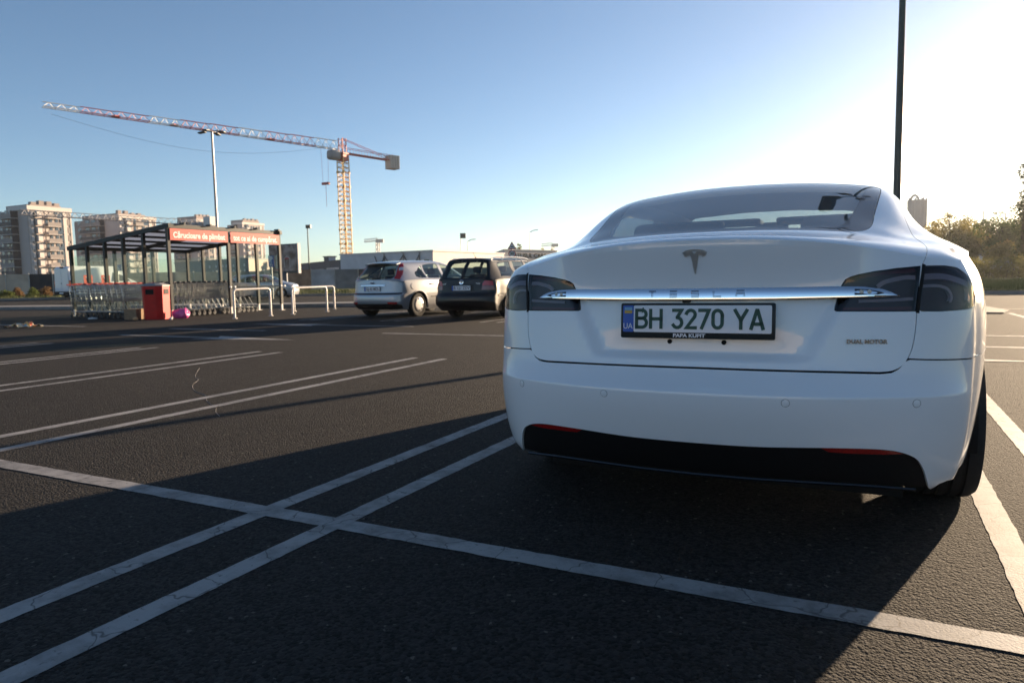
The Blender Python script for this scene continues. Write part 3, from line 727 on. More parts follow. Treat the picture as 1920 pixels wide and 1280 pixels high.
# cabin: headliner, floor, seats
hl = [(u, w_) for u, w_ in tp_xy([(0, 1.50), (.45, 1.48), (.56, 1.50), (.58, 2.2), (.54, 2.7), (0, 2.74)])]
patch('headliner', ST, dedupe(hl+mir(hl)), off=-.045, mat=M_HEADLINER, parent=TES, grid=(.3, .3), skirt=0)
mbx = MB(); mbx.box(-.78, .78, .55, 3.7, .30, .34); mbx.box(-.62, .62, .50, 1.28, .80, .815); mbx.box(-.84, -.80, .6, 3.6, .34, .98); mbx.box(.80, .84, .6, 3.6, .34, .98); mbx.box(-.75, .75, 3.25, 3.6, .34, .92); mbx.build('cabin_tub', M_DARKIN, TES)
def seat_shape(x, y, z0, z1, wd, nm='seat'):
    q = MB(); q.bbox(x-wd/2, x+wd/2, y-.07, y+.07, z0, z1, .05); o = q.build(nm, M_DARKIN, TES, 50)
    h = MB(); h.bbox(x-.15, x+.15, y-.10, y-.0, z1+.02, z1+.20, .04); h.tube([(x-.05, y-.04, z1-.05), (x-.05, y-.04, z1+.05)], .008); h.tube([(x+.05, y-.04, z1-.05), (x+.05, y-.04, z1+.05)], .008); h.build('headrest', M_DARKIN, o, 50)
for x in (-.42, 0, .42): seat_shape(x, 1.42, .45, 1.03 if x else .99, .41)
for x in (-.38, .38): seat_shape(x, 2.35, .42, 1.10, .52)
for x in (-.32, .32): q = MB(); q.bbox(x-.27, x+.27, 2.62, 2.86, 1.285, 1.325, .015); q.build('sun_visor', M_HEADLINER, TES, 50)
q = MB(); q.bbox(-.62, .62, .50, .56, 1.0, 1.075, .02); q.build('parcel_shelf', M_DARKIN, TES, 50)
mbx = MB(); c = Vector((-.38, 2.95, .88)); mbx.tube([c+Vector((.18*math.cos(a), -.07*math.sin(a), .17*math.sin(a))) for a in [k*math.pi/8 for k in range(16)]], .014, 6, closed=True); mbx.build('steering_wheel', M_DARKIN, TES, 50)
mbx = MB(); mbx.bbox(-.11, .11, 2.86, 2.89, 1.24, 1.31, .01); mbx.build('inner_mirror', M_DARKIN, TES)

# --- tail lights
M_LENS = glassmat('smoked_lens', (.50, .45, .47), 1.42, .0)
M_LAMP = pmat('lamp_housing', (.035, .018, .02), .35, coat=.5, noise=(30, .4))
M_GUIDE = pmat('light_guide', (.55, .57, .60), .3, coat=.6)
M_LAMPRED = pmat('lamp_red_band', (.16, .02, .02), .3, coat=.6)
def lamp(name, po, sgn):
    b = patch(name, SL, inset(po, .012), off=-.022, mat=M_LAMP, parent=TES, grid=(.1, .12), skirt=.0)
    patch('lens', SL, inset(po, .012), off=-.0015, mat=M_LENS, parent=b, grid=(.08, .1), skirt=.02)
    rim = MB(); ring = [tuple(SL.ev(p)[0]-.004*SL.normal([p])[0]) for p in densify(inset(po, .02), .12)]
    rim.tube(ring, .0035, 5, closed=True); rim.build('lens_rim', M_GLOSSBLK, b, 50)
    return b
in_f = rounded(inl_uw, .08, 3)
def band(pts, wd, name, mat, parent, off):
    """a flat light-guide bar lying under the lens; pts in (u, w)"""
    P = np.array(densify(catmull(pts, 5), .08, closed=False)); X = SL.ev(P)+SL.normal(P)*off; N = SL.normal(P); n = len(P); T = np.gradient(X, axis=0); B = np.cross(T, N); B /= np.linalg.norm(B, axis=1, keepdims=True)
    vs = []; fs = []
    for i in range(n):
        vs += [tuple(X[i]+B[i]*wd/2), tuple(X[i]-B[i]*wd/2), tuple(X[i]+B[i]*wd/2-N[i]*.01), tuple(X[i]-B[i]*wd/2-N[i]*.01)]
        if i:
            a, b = 4*(i-1), 4*i; fs += [(a, b, b+1, a+1), (a, a+2, b+2, b), (a+1, b+1, b+3, a+3)]
    m_ = MB(); m_.add(vs, fs); return m_.build(name, mat, parent, 40)
for sgn in (1, -1):
    M_ = (lambda pl: pl) if sgn > 0 else mir
    L1 = lamp('tail_light_inner', M_(in_f), sgn); L2 = lamp('tail_light_outer', M_(outl), sgn)
    tag(L1, 'smoked tail light set into the tailgate'); tag(L2, 'smoked tail light wrapping round the corner')
    c1 = lo_xz([(.688, .935), (.655, .935), (.60, .922), (.575, .905)]); band(M_(c1), .014, 'light_guide', M_GUIDE, L1, -.012)
    c1 = lo_xz([(.683, .866), (.60, .862), (.52, .860)]); band(M_(c1), .010, 'light_guide', M_GUIDE, L1, -.012)
    c1 = lo_xz([(.688, .962), (.60, .951), (.52, .938)]); band(M_(c1), .012, 'red_band', M_LAMPRED, L1, -.013)
    c1 = lo_xz([(.68, .836), (.58, .834), (.47, .834)]); band(M_(c1), .012, 'red_band', M_LAMPRED, L1, -.013)
    o_ = lo_xz([(.712, .938), (.76, .940), (.80, .932)])+SL.inv([(.335, .905), (.345, .87), (.335, .850)], (1, 2), (5.0, 12)); band(M_(o_), .020, 'light_guide', M_GUIDE, L2, -.012)
    o_ = lo_xz([(.705, .905), (.75, .906), (.785, .895), (.80, .87), (.795, .852)]); band(M_(o_), .010, 'light_guide', M_GUIDE, L2, -.011)
    band(M_(gask), .011, 'lamp_gasket', M_BLACK, L1, .0012)
# --- chrome strip with the maker's lettering
cs_top = [(0, .9085), (.25, .909), (.45, .9095), (.53, .9075), (.585, .899), (.615, .888), (.637, .8745)]
cs_bot = [(.637, .8735), (.50, .8705), (.45, .870), (.25, .8675), (0, .867)]
cst, csb = np.array(cs_top), np.array(cs_bot)
us_ = np.concatenate([np.linspace(0, .5, 24), np.linspace(.51, .637, 18)]); verts = []; faces = []; nprof = 8
def lid_y(x, z):
    q = SL.inv([(x, z)], (0, 2), (0, 7.5))[0]; return SL.ev(q)[0]
xs_ = np.concatenate([-us_[::-1], us_[1:]])
zt = np.interp(np.abs(xs_), cst[:, 0], cst[:, 1]); zb = np.interp(np.abs(xs_), csb[::-1][:, 0], csb[::-1][:, 1])
for x, a, b in zip(xs_, zt, zb):
    base_t, base_b = lid_y(abs(x), a), lid_y(abs(x), b); rb = float(recess(np.array([[abs(x), base_b[1], b]]))[0][1]-base_b[1])
    th = .012*min(1, (a-b)/.03)
    yt, yb = base_t[1], min(base_b[1], base_t[1])-.002
    k_ = th/.012; prof = [(yt+.006, a), (yt-.002*k_, a-.0012), (yt-.0072*k_, a-(a-b)*.25), (yt-.0105*k_, a-(a-b)*.52), (yt-.0118*k_, a-(a-b)*.78), (yt-.0120*k_, b+.003), (yt-.0100*k_, b), (yt+.012, b)]
    verts += [(x, y_, z_) for y_, z_ in prof]
for i in range(len(xs_)-1):
    for k in range(nprof-1): faces.append((i*nprof+k, (i+1)*nprof+k, (i+1)*nprof+k+1, i*nprof+k+1))
q = MB(); q.add(verts, faces); strip = q.build('chrome_strip', M_CHROME, TES, 35); tag(strip, 'polished chrome strip across the tailgate')
def strip_y(x, z=.888):
    a = float(np.interp(abs(x), cst[:, 0], cst[:, 1])); b = .867; yt = lid_y(abs(x), a)[1]; return yt-float(np.interp((a-z)/(a-b), [0, .25, .52, .78, 1], [.002, .0072, .0105, .0118, .012]))
M_LETTER = pmat('letter_outline', (.45, .47, .5), .25, 1)
M_ENGRAVE = pmat('engraved_letter', (.10, .11, .14), .4, .6)
M_EMB = pmat('emblem_chrome', (.70, .67, .63), .28, .75)
def stroke_letters(word, x0, pitch, zc, hh, wd, yf, mat, parent, r=.0009, depth=.0):
    shp = {'T': [[(0, 1), (1, 1)], [(.5, 1), (.5, 0)]], 'E': [[(0, 1), (1, 1)], [(0, .5), (1, .5)], [(0, 0), (1, 0)]], 'S': [[(1, 1), (.05, 1), (0, .55), (1, .5), (.95, 0), (0, 0)]], 'L': [[(0, 1), (0, 0), (1, 0)]], 'A': [[(0, 1), (1, 1)], [(0, 0), (0, .55), (1, .55), (1, 0)]]}
    for i, ch in enumerate(word):
        q = MB()
        for st in shp[ch]:
            pts = []
            for (a, b) in st:
                x = x0+i*pitch+(a-.5)*wd; pts.append((x, yf(x, zc+(b-.5)*hh)-.0006, zc+(b-.5)*hh))
            # hollow outline letters: two thin rails around each stroke
            for s_ in (-1, 1):
                off = []
                for k, p in enumerate(pts):
                    p0 = pts[max(k-1, 0)]; p1 = pts[min(k+1, len(pts)-1)]; dx, dz = p1[0]-p0[0], p1[2]-p0[2]; L_ = math.hypot(dx, dz) or 1
                    off.append((p[0]-dz/L_*s_*.0021, p[1], p[2]+dx/L_*s_*.0021))
                q.tube(off, r, 4)
        q.build('letter', mat, parent, 60)
stroke_letters('TESLA', -.1525, .0762, .888, .019, .026, strip_y, M_ENGRAVE, strip)
# lamps set into the ends of the strip
for sgn in (1, -1):
    q = MB(); P = [(.505, .8995), (.545, .8975), (.585, .888), (.592, .884), (.575, .880), (.505, .8795)]
    vs = [(sgn*x, strip_y(x, z)-.0012, z) for x, z in P]; n_ = len(P)
    q.add(vs+[(x, y+.01, z) for x, y, z in vs], [tuple(range(n_))]+[(i, (i+1) % n_, n_+(i+1) % n_, n_+i) for i in range(n_)])
    rv = q.build('reversing_lamp', M_GLOSSBLK, strip)
    for dx in (.525, .548):
        q = MB(); q.lathe([(0, 0), (.006, .001), (.0075, .004)], 12, 'y', Matrix.Translation((sgn*dx, strip_y(dx, .889)-.0035, .889))); q.build('bulb', pmat('bulb_clear', (.5, .48, .42), .2, coat=1), rv, 40)
# --- emblem
ey = lambda x, z: lid_y(abs(x), z)[1]
def emb(poly, th=.005):
    vs = [(x, ey(x, z)-th, z) for x, z in poly]; n_ = len(poly)
    q = MB(); q.add(vs+[(x*1.06, y+th+.001, z) for x, y, z in vs], [tuple(range(n_))[::-1]]+[(i, (i+1) % n_, n_+(i+1) % n_, n_+i) for i in range(n_)]); return q
ez = 1.038
emblem = emb([(-.041, ez-.006), (-.032, ez+.0005), (-.016, ez+.0045), (0, ez+.0055), (.016, ez+.0045), (.032, ez+.0005), (.041, ez-.006), (.0395, ez-.0088), (.03, ez-.003), (.015, ez+.0005), (0, ez+.0015), (-.015, ez+.0005), (-.03, ez-.003), (-.0395, ez-.0088)]).build('emblem', M_EMB, TES)
tag(emblem, 'chrome T shaped emblem on the tailgate')
emb([(-.0385, ez-.011), (-.030, ez-.0055), (-.014, ez-.0022), (-.009, ez-.0018), (0, ez-.011), (.009, ez-.0018), (.014, ez-.0022), (.030, ez-.0055), (.0385, ez-.011), (.034, ez-.019), (.027, ez-.0215), (.028, ez-.0165), (.0155, ez-.0145), (.012, ez-.0185), (.0005, ez-.080), (-.0005, ez-.080), (-.012, ez-.0185), (-.0155, ez-.0145), (-.028, ez-.0165), (-.027, ez-.0215), (-.034, ez-.019)]).build('emblem_stem', M_EMB, emblem)
# --- number plate
py_ = .094; pz = .797; tilt = math.atan2(.008, .11)
PM = Matrix.Translation((0, py_-.012, pz)) @ Matrix.Rotation(-tilt, 4, 'X')      # plate lies in local xz, facing -y
q = MB(); q.bbox(-.2675, .2675, 0, .016, -.066, .0600, .006, PM); plate = q.build('number_plate', pmat('plate_holder', (.008, .012, .013), .45), TES, 40); tag(plate, 'white number plate with dark green letters in a black holder')
M_PLATE = pmat('plate_white', (.72, .71, .74), .35, coat=.3); M_PGREEN = pmat('plate_green', (.004, .06, .04), .4); M_PBLUE = pmat('plate_blue', (.01, .09, .42), .35)
def rrect(x0, x1, z0, z1, r, n=4): return [(x, z) for x, z in rounded([(x0, z0), (x1, z0), (x1, z1), (x0, z1)], r, n)]
def flat(poly, y, th, name, mat, parent, M):
    n_ = len(poly); q = MB(); q.add([M @ Vector((x, y, z)) for x, z in poly]+[M @ Vector((x, y+th, z)) for x, z in poly], [tuple(range(n_))]+[(i, (i+1) % n_, n_+(i+1) % n_, n_+i) for i in range(n_)]); return q.build(name, mat, parent)
flat(rrect(-.218, .256, -.0445, .0515, .006), -.0018, .002, 'plate_face', M_PLATE, plate, PM)
flat(rrect(-.258, -.2185, -.0445, .0515, .005), -.0018, .002, 'plate_band', M_PBLUE, plate, PM)
flat([(-.252, .034), (-.224, .034), (-.224, .045), (-.252, .045)], -.0026, .001, 'flag_blue', pmat('flag_blue', (.16, .38, .55), .4), plate, PM)
flat([(-.252, .023), (-.224, .023), (-.224, .0335), (-.252, .0335)], -.0026, .001, 'flag_yellow', pmat('flag_yellow', (.55, .33, .05), .4), plate, PM)
def ptext(body, x, z, size, mat, width=None, bold=0, nm='plate_text', parent=None, y=-.003):
    M = PM @ frame_matrix((x, y, z), (1, 0, 0), (0, 0, 1)); return text_obj(nm, body, size, mat, parent or plate, M, .0004, width=width, bold=bold)
ptext('UA', -.2385, -.024, .029, M_PLATE, .034)
# plate glyphs drawn as strokes of one width
def glyphs(word, x0, z0, h, parent, M, mat, wd=.0115, nm='plate_letter', y=-.0032):
    A = lambda cx, cz, rx, rz, a0, a1, n=8: [(cx+rx*math.cos(rad(a0+(a1-a0)*k/n)), cz+rz*math.sin(rad(a0+(a1-a0)*k/n))) for k in range(n+1)]
    S = {'B': (.50, [[(0, 0), (0, 1)], [(0, 1), (.28, 1)]+A(.28, .765, .20, .235, 90, -90)+[(0, .53)], [(.1, .53), (.26, .53)]+A(.28, .265, .22, .265, 80, -90)+[(0, 0)]]),
     'H': (.52, [[(0, 0), (0, 1)], [(.52, 0), (.52, 1)], [(0, .5), (.52, .5)]]),
     '3': (.42, [[(.02, 1), (.40, 1), (.20, .60)]+A(.20, .29, .22, .29, 90, -150, 10)]),
     '2': (.44, [A(.22, .76, .21, .24, 165, -10, 9)+[(.40, .62), (.02, 0), (.45, 0)]]),
     '7': (.42, [[(0, 1), (.43, 1), (.10, 0)]]), '0': (.42, [A(.21, .72, .21, .28, 0, 180, 8)+A(.21, .28, .21, .28, 180, 360, 8)+[(.42, .72)]]),
     'Y': (.52, [[(0, 1), (.26, .45)], [(.52, 1), (.26, .45)], [(.26, .47), (.26, 0)]]), 'A': (.52, [[(0, 0), (.24, 1), (.28, 1), (.52, 0)], [(.09, .24), (.43, .24)]]), ' ': (.18, [])}
    x = x0
    for ch in word:
        adv, strokes = S[ch]
        if strokes:
            q = MB()
            for st in strokes:
                P = [np.array((x+a*h, z0+b*(h-wd)+wd/2)) for a, b in st]; n_ = len(P); Lf = []; Rt = []
                for i in range(n_):
                    d0 = P[i]-P[max(i-1, 0)]; d1 = P[min(i+1, n_-1)]-P[i]
                    if i == 0: d0 = d1
                    if i == n_-1: d1 = d0
                    d0 = d0/(np.linalg.norm(d0)+1e-9); d1 = d1/(np.linalg.norm(d1)+1e-9); t = d0+d1; t /= np.linalg.norm(t)+1e-9; nrm = np.array((-t[1], t[0])); sc_ = min(1/max(np.dot(nrm, np.array((-d0[1], d0[0]))), .5), 2)
                    e = 0 if 0 < i < n_-1 else (-wd*.45 if i == 0 else wd*.45)
                    Lf.append(P[i]+nrm*wd/2*sc_+t*e); Rt.append(P[i]-nrm*wd/2*sc_+t*e)
                vs = [M @ Vector((a, y, b)) for a, b in Lf]+[M @ Vector((a, y, b)) for a, b in Rt]; q.add(vs, [(i, i+1, n_+i+1, n_+i) for i in range(n_-1)])
            q.build(nm, mat, parent)
        x += (adv+.205)*h
    return x
glyphs('BH 3270 YA', -.207, -.033, .073, plate, PM, M_PGREEN, .0118)
ptext('PAPA KUPIT', -.018, -.0555, .0175, M_PLATE, .112, bold=.0006)
for sx in (-.094, .096):
    q = MB(); q.lathe([(.0085, .0), (.0085, -.004), (.006, -.005), (.0058, -.003), (0, -.003)], 16, 'y', Matrix.Translation((sx, lid_y(abs(sx), .7175)[1], .7175))); q.build('plate_screw', M_BLACK, lid, 40)
# --- small things: badge, sensors, camera
by = lambda x, z: lid_y(abs(x), z)[1]
M = frame_matrix((.545, by(.545, .728)-.004, .727), (1, (by(.60, .727)-by(.49, .727))/.11, 0), (0, 0, 1))
o = text_obj('model_badge', 'DUAL MOTOR', .019, pmat('badge_metal', (.55, .56, .58), .18, 1), TES, M, .0012, width=.122, bold=.0006); tag(o, 'small chrome lettering on the tailgate')
for x, z in ((.308, .5335), (-.308, .5335), (.69, .534), (-.69, .534)):
    p = lid_y(abs(x), z); nrm = SL.normal(lo_xz([(x, z)]))[0]; nrm[0] = abs(nrm[0])*(1 if x > 0 else -1); c = Vector((x, p[1], z)); R = Vector(nrm).to_track_quat('Z', 'Y').to_matrix().to_4x4(); R.translation = c
    q = MB(); q.lathe([(.0125, -.002), (.0125, .0009), (.0118, .0012), (0, .0014)], 20, 'z', R); s_ = q.build('parking_sensor', M_WHITE, bumper, 40)
    q = MB(); q.tube([R @ Vector((.0128*math.cos(a), .0128*math.sin(a), .0004)) for a in [k*math.pi/12 for k in range(24)]], .0007, 4, closed=True); q.build('sensor_gap', M_BLACK, s_)
q = MB(); q.bbox(-.05, -.02, lid_y(.03, .863)[1]-.012, lid_y(.03, .863)[1]+.01, .857, .868, .003); q.build('rear_camera', M_GLOSSBLK, TES, 40)
# --- wheels
def wheel(parent, x, y, r, wd, side, rim_r=.26, mat_rim=None, spokes=10, name='wheel', groove=True, cap=False):
    """x = tyre centre line; side = +1 outer face towards +x"""
    w0 = thing(name, None, None); w0.parent = parent; w0.location = (x, y, r)
    h = wd/2; sh = .045
    prof = [(rim_r, -h*.86), (r-.055, -h), (r-.022, -h*.97), (r-.006, -h*.80)]
    if groove:
        for g in (-.5, -.17, .17, .5): prof += [(r, h*(g-.07)), (r-.008, h*(g-.05)), (r-.008, h*(g+.05)), (r, h*(g+.07))]
    prof += [(r-.006, h*.80), (r-.022, h*.97), (r-.055, h), (rim_r, h*.86)]
    q = MB(); q.lathe([(a, b) for a, b in prof], 56, 'x'); q.f = [f for f in q.f if len(f) == 4]; q.m = [0]*len(q.f); q.build('tyre', M_RUBBER, w0, 35)
    rm = mat_rim or pmat('alloy_rim', (.45, .46, .47), .3, 1); s_ = side
    q = MB(); q.lathe([(rim_r+.004, s_*h*.84), (rim_r-.012, s_*h*.90), (rim_r-.022, s_*h*.70), (rim_r-.03, -s_*h*.6)], 40, 'x'); q.f = [f for f in q.f if len(f) == 4]; q.m = [0]*len(q.f)
    if cap:
        q.lathe([(rim_r-.006, s_*h*.80), (rim_r-.02, s_*h*.93), (rim_r*.62, s_*h*.99), (rim_r*.3, s_*h*.97), (0, s_*h*1.0)], 32, 'x'); q.f = [f for f in q.f]; q.m = [0]*len(q.f)
    for k in range(0 if cap else spokes):
        a = 2*math.pi*k/spokes
        for da in (-.07, .07):
            p0 = Vector((s_*h*.62, .05*math.cos(a), .05*math.sin(a))); p1 = Vector((s_*h*.80, (rim_r-.012)*math.cos(a+da), (rim_r-.012)*math.sin(a+da))); q.tube([p0, p1], [.018, .012], 5)
    q.lathe([(.065, s_*h*.5), (.062, s_*h*.70), (.03, s_*h*.76), (0, s_*h*.77)], 20, 'x')
    ro = q.build('rim', rm, w0, 40)
    if cap:
        for k in range(spokes):
            a = 2*math.pi*k/spokes; c = Vector((s_*h*.985, rim_r*.76*math.cos(a), rim_r*.76*math.sin(a))); q = MB()
            rd = Vector((0, math.cos(a), math.sin(a))); tg = Vector((0, -math.sin(a), math.cos(a))); pl = [c+rd*(.026*math.cos(b))+tg*(.032*math.sin(b)) for b in [2*math.pi*j/10 for j in range(10)]]
            q.add(pl+[p-Vector((s_*.02, 0, 0)) for p in pl], [tuple(range(10))]+[(j, (j+1) % 10, 10+(j+1) % 10, 10+j) for j in range(10)]); q.build('hubcap_slot', M_BLACK, ro)
    q = MB(); q.lathe([(.165, -s_*.02), (.165, s_*.0)], 28, 'x'); q.build('brake_disc', pmat('brake_steel', (.2, .2, .2), .4, 1), w0, 30)
    return w0
for y in (ARC_Y, 4.005):
    wheel(TES, .848, y, .348, .255, 1); wheel(TES, -.848, y, .348, .255, -1)
# wheel housings
for y in (ARC_Y, 4.005):
    for sgn in (1, -1):
        q = MB(); n_ = 20; vs = []
        for k in range(n_+1):
            a = rad(-12+204*k/n_); vs += [(sgn*.60, y-math.cos(a)*.405, .352+math.sin(a)*.405), (sgn*.935, y-math.cos(a)*.405, .352+math.sin(a)*.405)]
        q.add(vs, [(2*k, 2*k+1, 2*k+3, 2*k+2) for k in range(n_)]); q.build('wheel_liner', M_BLACK, TES)
# door mirrors
for sgn in (1, -1):
    q = MB(); q.bbox(sgn*1.05-.09, sgn*1.05+.09, 3.17, 3.30, .94, 1.05, .045); q.tube([(sgn*.90, 3.25, .95), (sgn*1.0, 3.24, .97)], .028, 6); mo = q.build('door_mirror', M_WHITE, TES, 50)
    q = MB(); q.bbox(sgn*1.05-.078, sgn*1.05+.078, 3.160, 3.172, .953, 1.037, .004); q.build('mirror_glass', pmat('mirror', (.8, .82, .84), .03, 1), mo)
for sgn in (1, -1):
    M_ = (lambda pl: pl) if sgn > 0 else mir
    for y0, y1 in ((1.52, 1.44), (2.44, 2.42), (3.46, 3.40)):
        pl = SL.inv([(y0, .93), (y0, .75), (y0, .5), (y1, .26)], (1, 2), (8, 20)); band(M_(pl), .005, 'door_seam', M_BLACK, TES, .0006)
    for y in (1.72, 2.62):
        pl = SL.inv([(y, .815), (y+.11, .818), (y+.22, .82)], (1, 2), (8, 20)); band(M_(pl), .024, 'door_handle', M_CHROME, TES, .004)
# ------------------------------------------------------------------ the two cars parked across the aisle
def build_car(name, label, loc, rz, spec, paint, cat='car'):
    root = thing(name, label, cat, loc, rz); T = spec['top']; nr = len(T)
    bound = [T[0][k] for k in range(7)]+[r[6] for r in T[1:]]+[T[-1][k] for k in range(5, -1, -1)]
    zt = T[0][0][2]; rt = spec['rear']; zk_ = sorted(rt); off = spec['rear_off']; xw = spec['rear_x']
    zrows_ = spec['zrows']; low = []
    for z0 in zrows_:
        row = []
        for k, b in enumerate(bound):
            zb = b[2]; z = z0 if z0 <= .5 else .5+(z0-.5)*(zb-.5)/(zt-.5)
            if z0 == zrows_[0]: row.append(b); continue
            if k < 7:
                y = np.interp(z, zk_, [rt[q] for q in zk_])+off[k]*np.interp(z, [.2, .5, 1], [.9, 1.1, 1]); x = xw[k]*np.interp(z, [.2, .35, .6, 1], [.95, 1.0, 1.0, .985])
                t = np.clip((z-.8)/max(zb-.8, 1e-3), 0, 1); x += (b[0]-xw[k]*.985)*t
            elif k < 6+nr:
                y = b[1]; x = spec['half']*np.interp(z, [.2, .3, .45, .62, .8, .95], [.92, .965, .99, 1.0, .99, .965])*np.interp(y, spec['my'], spec['mv']); t = np.clip((z-.68)/max(zb-.68, 1e-3), 0, 1); xm = spec['half']*np.interp(zb, [.2, .3, .45, .62, .8, .95], [.92, .965, .99, 1.0, .99, .965])*np.interp(y, spec['my'], spec['mv']); x += (b[0]-xm)*t
            else:
                f = (z-.2)/(zb-.2); x = b[0]*1.0; y = b[1]+.07*math.sin(math.pi*min(max(f, 0), 1))
            row.append((x, y, z))
        low.append(row)
    L = BS(low, mirror_end=True, iters=2).orient((0, -1, 0)); S = BS(T, iters=3).orient((0, 0, 1))
    # lower body as a fine grid without the wheel openings
    nu, nw = 300, 34; us = np.linspace(-(L.nc-1), L.nc-1, nu); ws = np.linspace(0, L.nr-1, nw); U, Wm = np.meshgrid(us, ws); X = L.ev(np.stack([U.ravel(), Wm.ravel()], -1))
    fs = []
    for j in range(nw-1):
        for i in range(nu-1):
            q = (j*nu+i, j*nu+i+1, (j+1)*nu+i+1, (j+1)*nu+i); c = X[list(q)].mean(0)
            if any((c[1]-wy)**2+(c[2]-spec['wr'])**2 < spec['arch']**2 for wy in spec['wheels']) and abs(c[0]) > .6: continue
            fs.append(q)
    m_ = MB(); m_.add(X, fs); body = m_.build('body', paint, root, 45)
    def iv(surf, pts, how):
        if how == 'rear': return surf.inv(pts, (0, 2), (0, 7.0), (0, 3.4) if surf is S else None)
        if how == 'plan': return surf.inv(pts, (0, 1))
        return surf.inv(pts, (1, 2), (2.2, 6) if surf is S else (6, 19))
    NC, NR = 6.0, nr-1.0
    holes = []; winobs = []
    for nm, how, pts, sym in spec['windows']:
        uw = iv(S, pts, how)
        if sym: po = dedupe(uw+mir(uw)); holes.append(rounded(po, .06, 3)); winobs.append((nm, holes[-1]))
        else:
            po = rounded(uw, .06, 3); holes += [po, mir(po)]; winobs += [(nm, po), (nm, mir(po))]
    patch('roof_and_pillars', S, [(NC, 0), (NC, NR), (-NC, NR), (-NC, 0)], holes, mat=paint, parent=root, grid=(.3, .25), skirt=.02)
    for nm, po in winobs: patch(nm, S, po, off=-.004, mat=spec.get('glass', M_GLASS2), parent=root, grid=(.3, .3), skirt=0)
    for nm, sh, how, pts, sym, offn, mat in spec['decals']:
        surf = L if sh == 'L' else S; uw = iv(surf, pts, how)
        if sym == 'full': sets = [dedupe(uw+mir(uw))]
        elif sym == 'both': sets = [uw, mir(uw)]
        else: sets = [uw]
        for po in sets: patch(nm, surf, rounded(po, .05, 2), off=offn, mat=mat, parent=root, grid=(.2, .3), skirt=max(offn, .004)+.004)
    for wy in spec['wheels']:
        for sg in (1, -1):
            wheel(root, sg*(spec['half']-.135), wy, spec['wr'], .20, sg, rim_r=spec['wr']-.115, mat_rim=spec.get('rim'), spokes=spec.get('spokes', 7), groove=False, cap=True)
            q = MB(); n_ = 18; pts = []
            for k in range(n_+1):
                a = rad(-14+208*k/n_); yy, zz = wy-math.cos(a)*spec['arch'], spec['wr']+math.sin(a)*spec['arch']; zz = max(zz, .2)
                xx = L.ev(L.inv([(yy, zz)], (1, 2), (5.5, 24))[0])[0][0]; pts.append((sg*(xx-.006), yy, zz))
            q.tube(pts, .016, 5); q.build('arch_lip', spec.get('archmat', paint), root, 40)
            q = MB(); q.add([(sg*(.55 if e else spec['half']-.02), p[1], p[2]) for p in pts for e in (0, 1)], [(2*k, 2*k+1, 2*k+3, 2*k+2) for k in range(n_)]); q.build('wheel_liner', M_BLACK, root)
    h = spec['half']
    q = MB(); q.box(-h+.2, h-.2, .35, spec['len']-.45, .2, .27); q.box(-h+.12, h-.12, .3, spec['len']-.9, .3, .62); q.build('underbody', M_BLACK, root)
    for x in (-.36, .36):
        for y in (spec['seat_y'], spec['seat_y']+.85):
            q = MB(); q.bbox(x-.25, x+.25, y-.07, y+.07, .6, 1.08, .05); s_ = q.build('seat', M_DARKIN, root, 50)
            q = MB(); q.bbox(x-.12, x+.12, y-.09, y-.0, 1.11, 1.27, .04); q.build('headrest', M_DARKIN, s_, 50)
    return root, L, S
M_GLASS2 = glassmat('car_glass', (.62, .72, .69), 1.5)
M_SILVER = pmat('silver_paint', (.40, .41, .43), .36, .5, coat=.7, coat_r=.04)
M_BLACKP = pmat('black_paint', (.006, .006, .008), .4, coat=.35, coat_r=.05, spec=.3)
M_TRIM = pmat('grey_trim', (.03, .032, .036), .6)
M_LRED = pmat('lamp_red', (.50, .010, .012), .22, coat=1, noise=(40, .3)); M_LWHITE = pmat('lamp_clear', (.6, .58, .58), .2, coat=1); M_LSMOKE = pmat('lamp_smoked', (.20, .05, .05), .25, coat=1)
M_STEELCAP = pmat('hubcap', (.40, .41, .43), .35, .7)
common = dict(rear_x=[0, .25, .45, .60, .70, .775, .825])
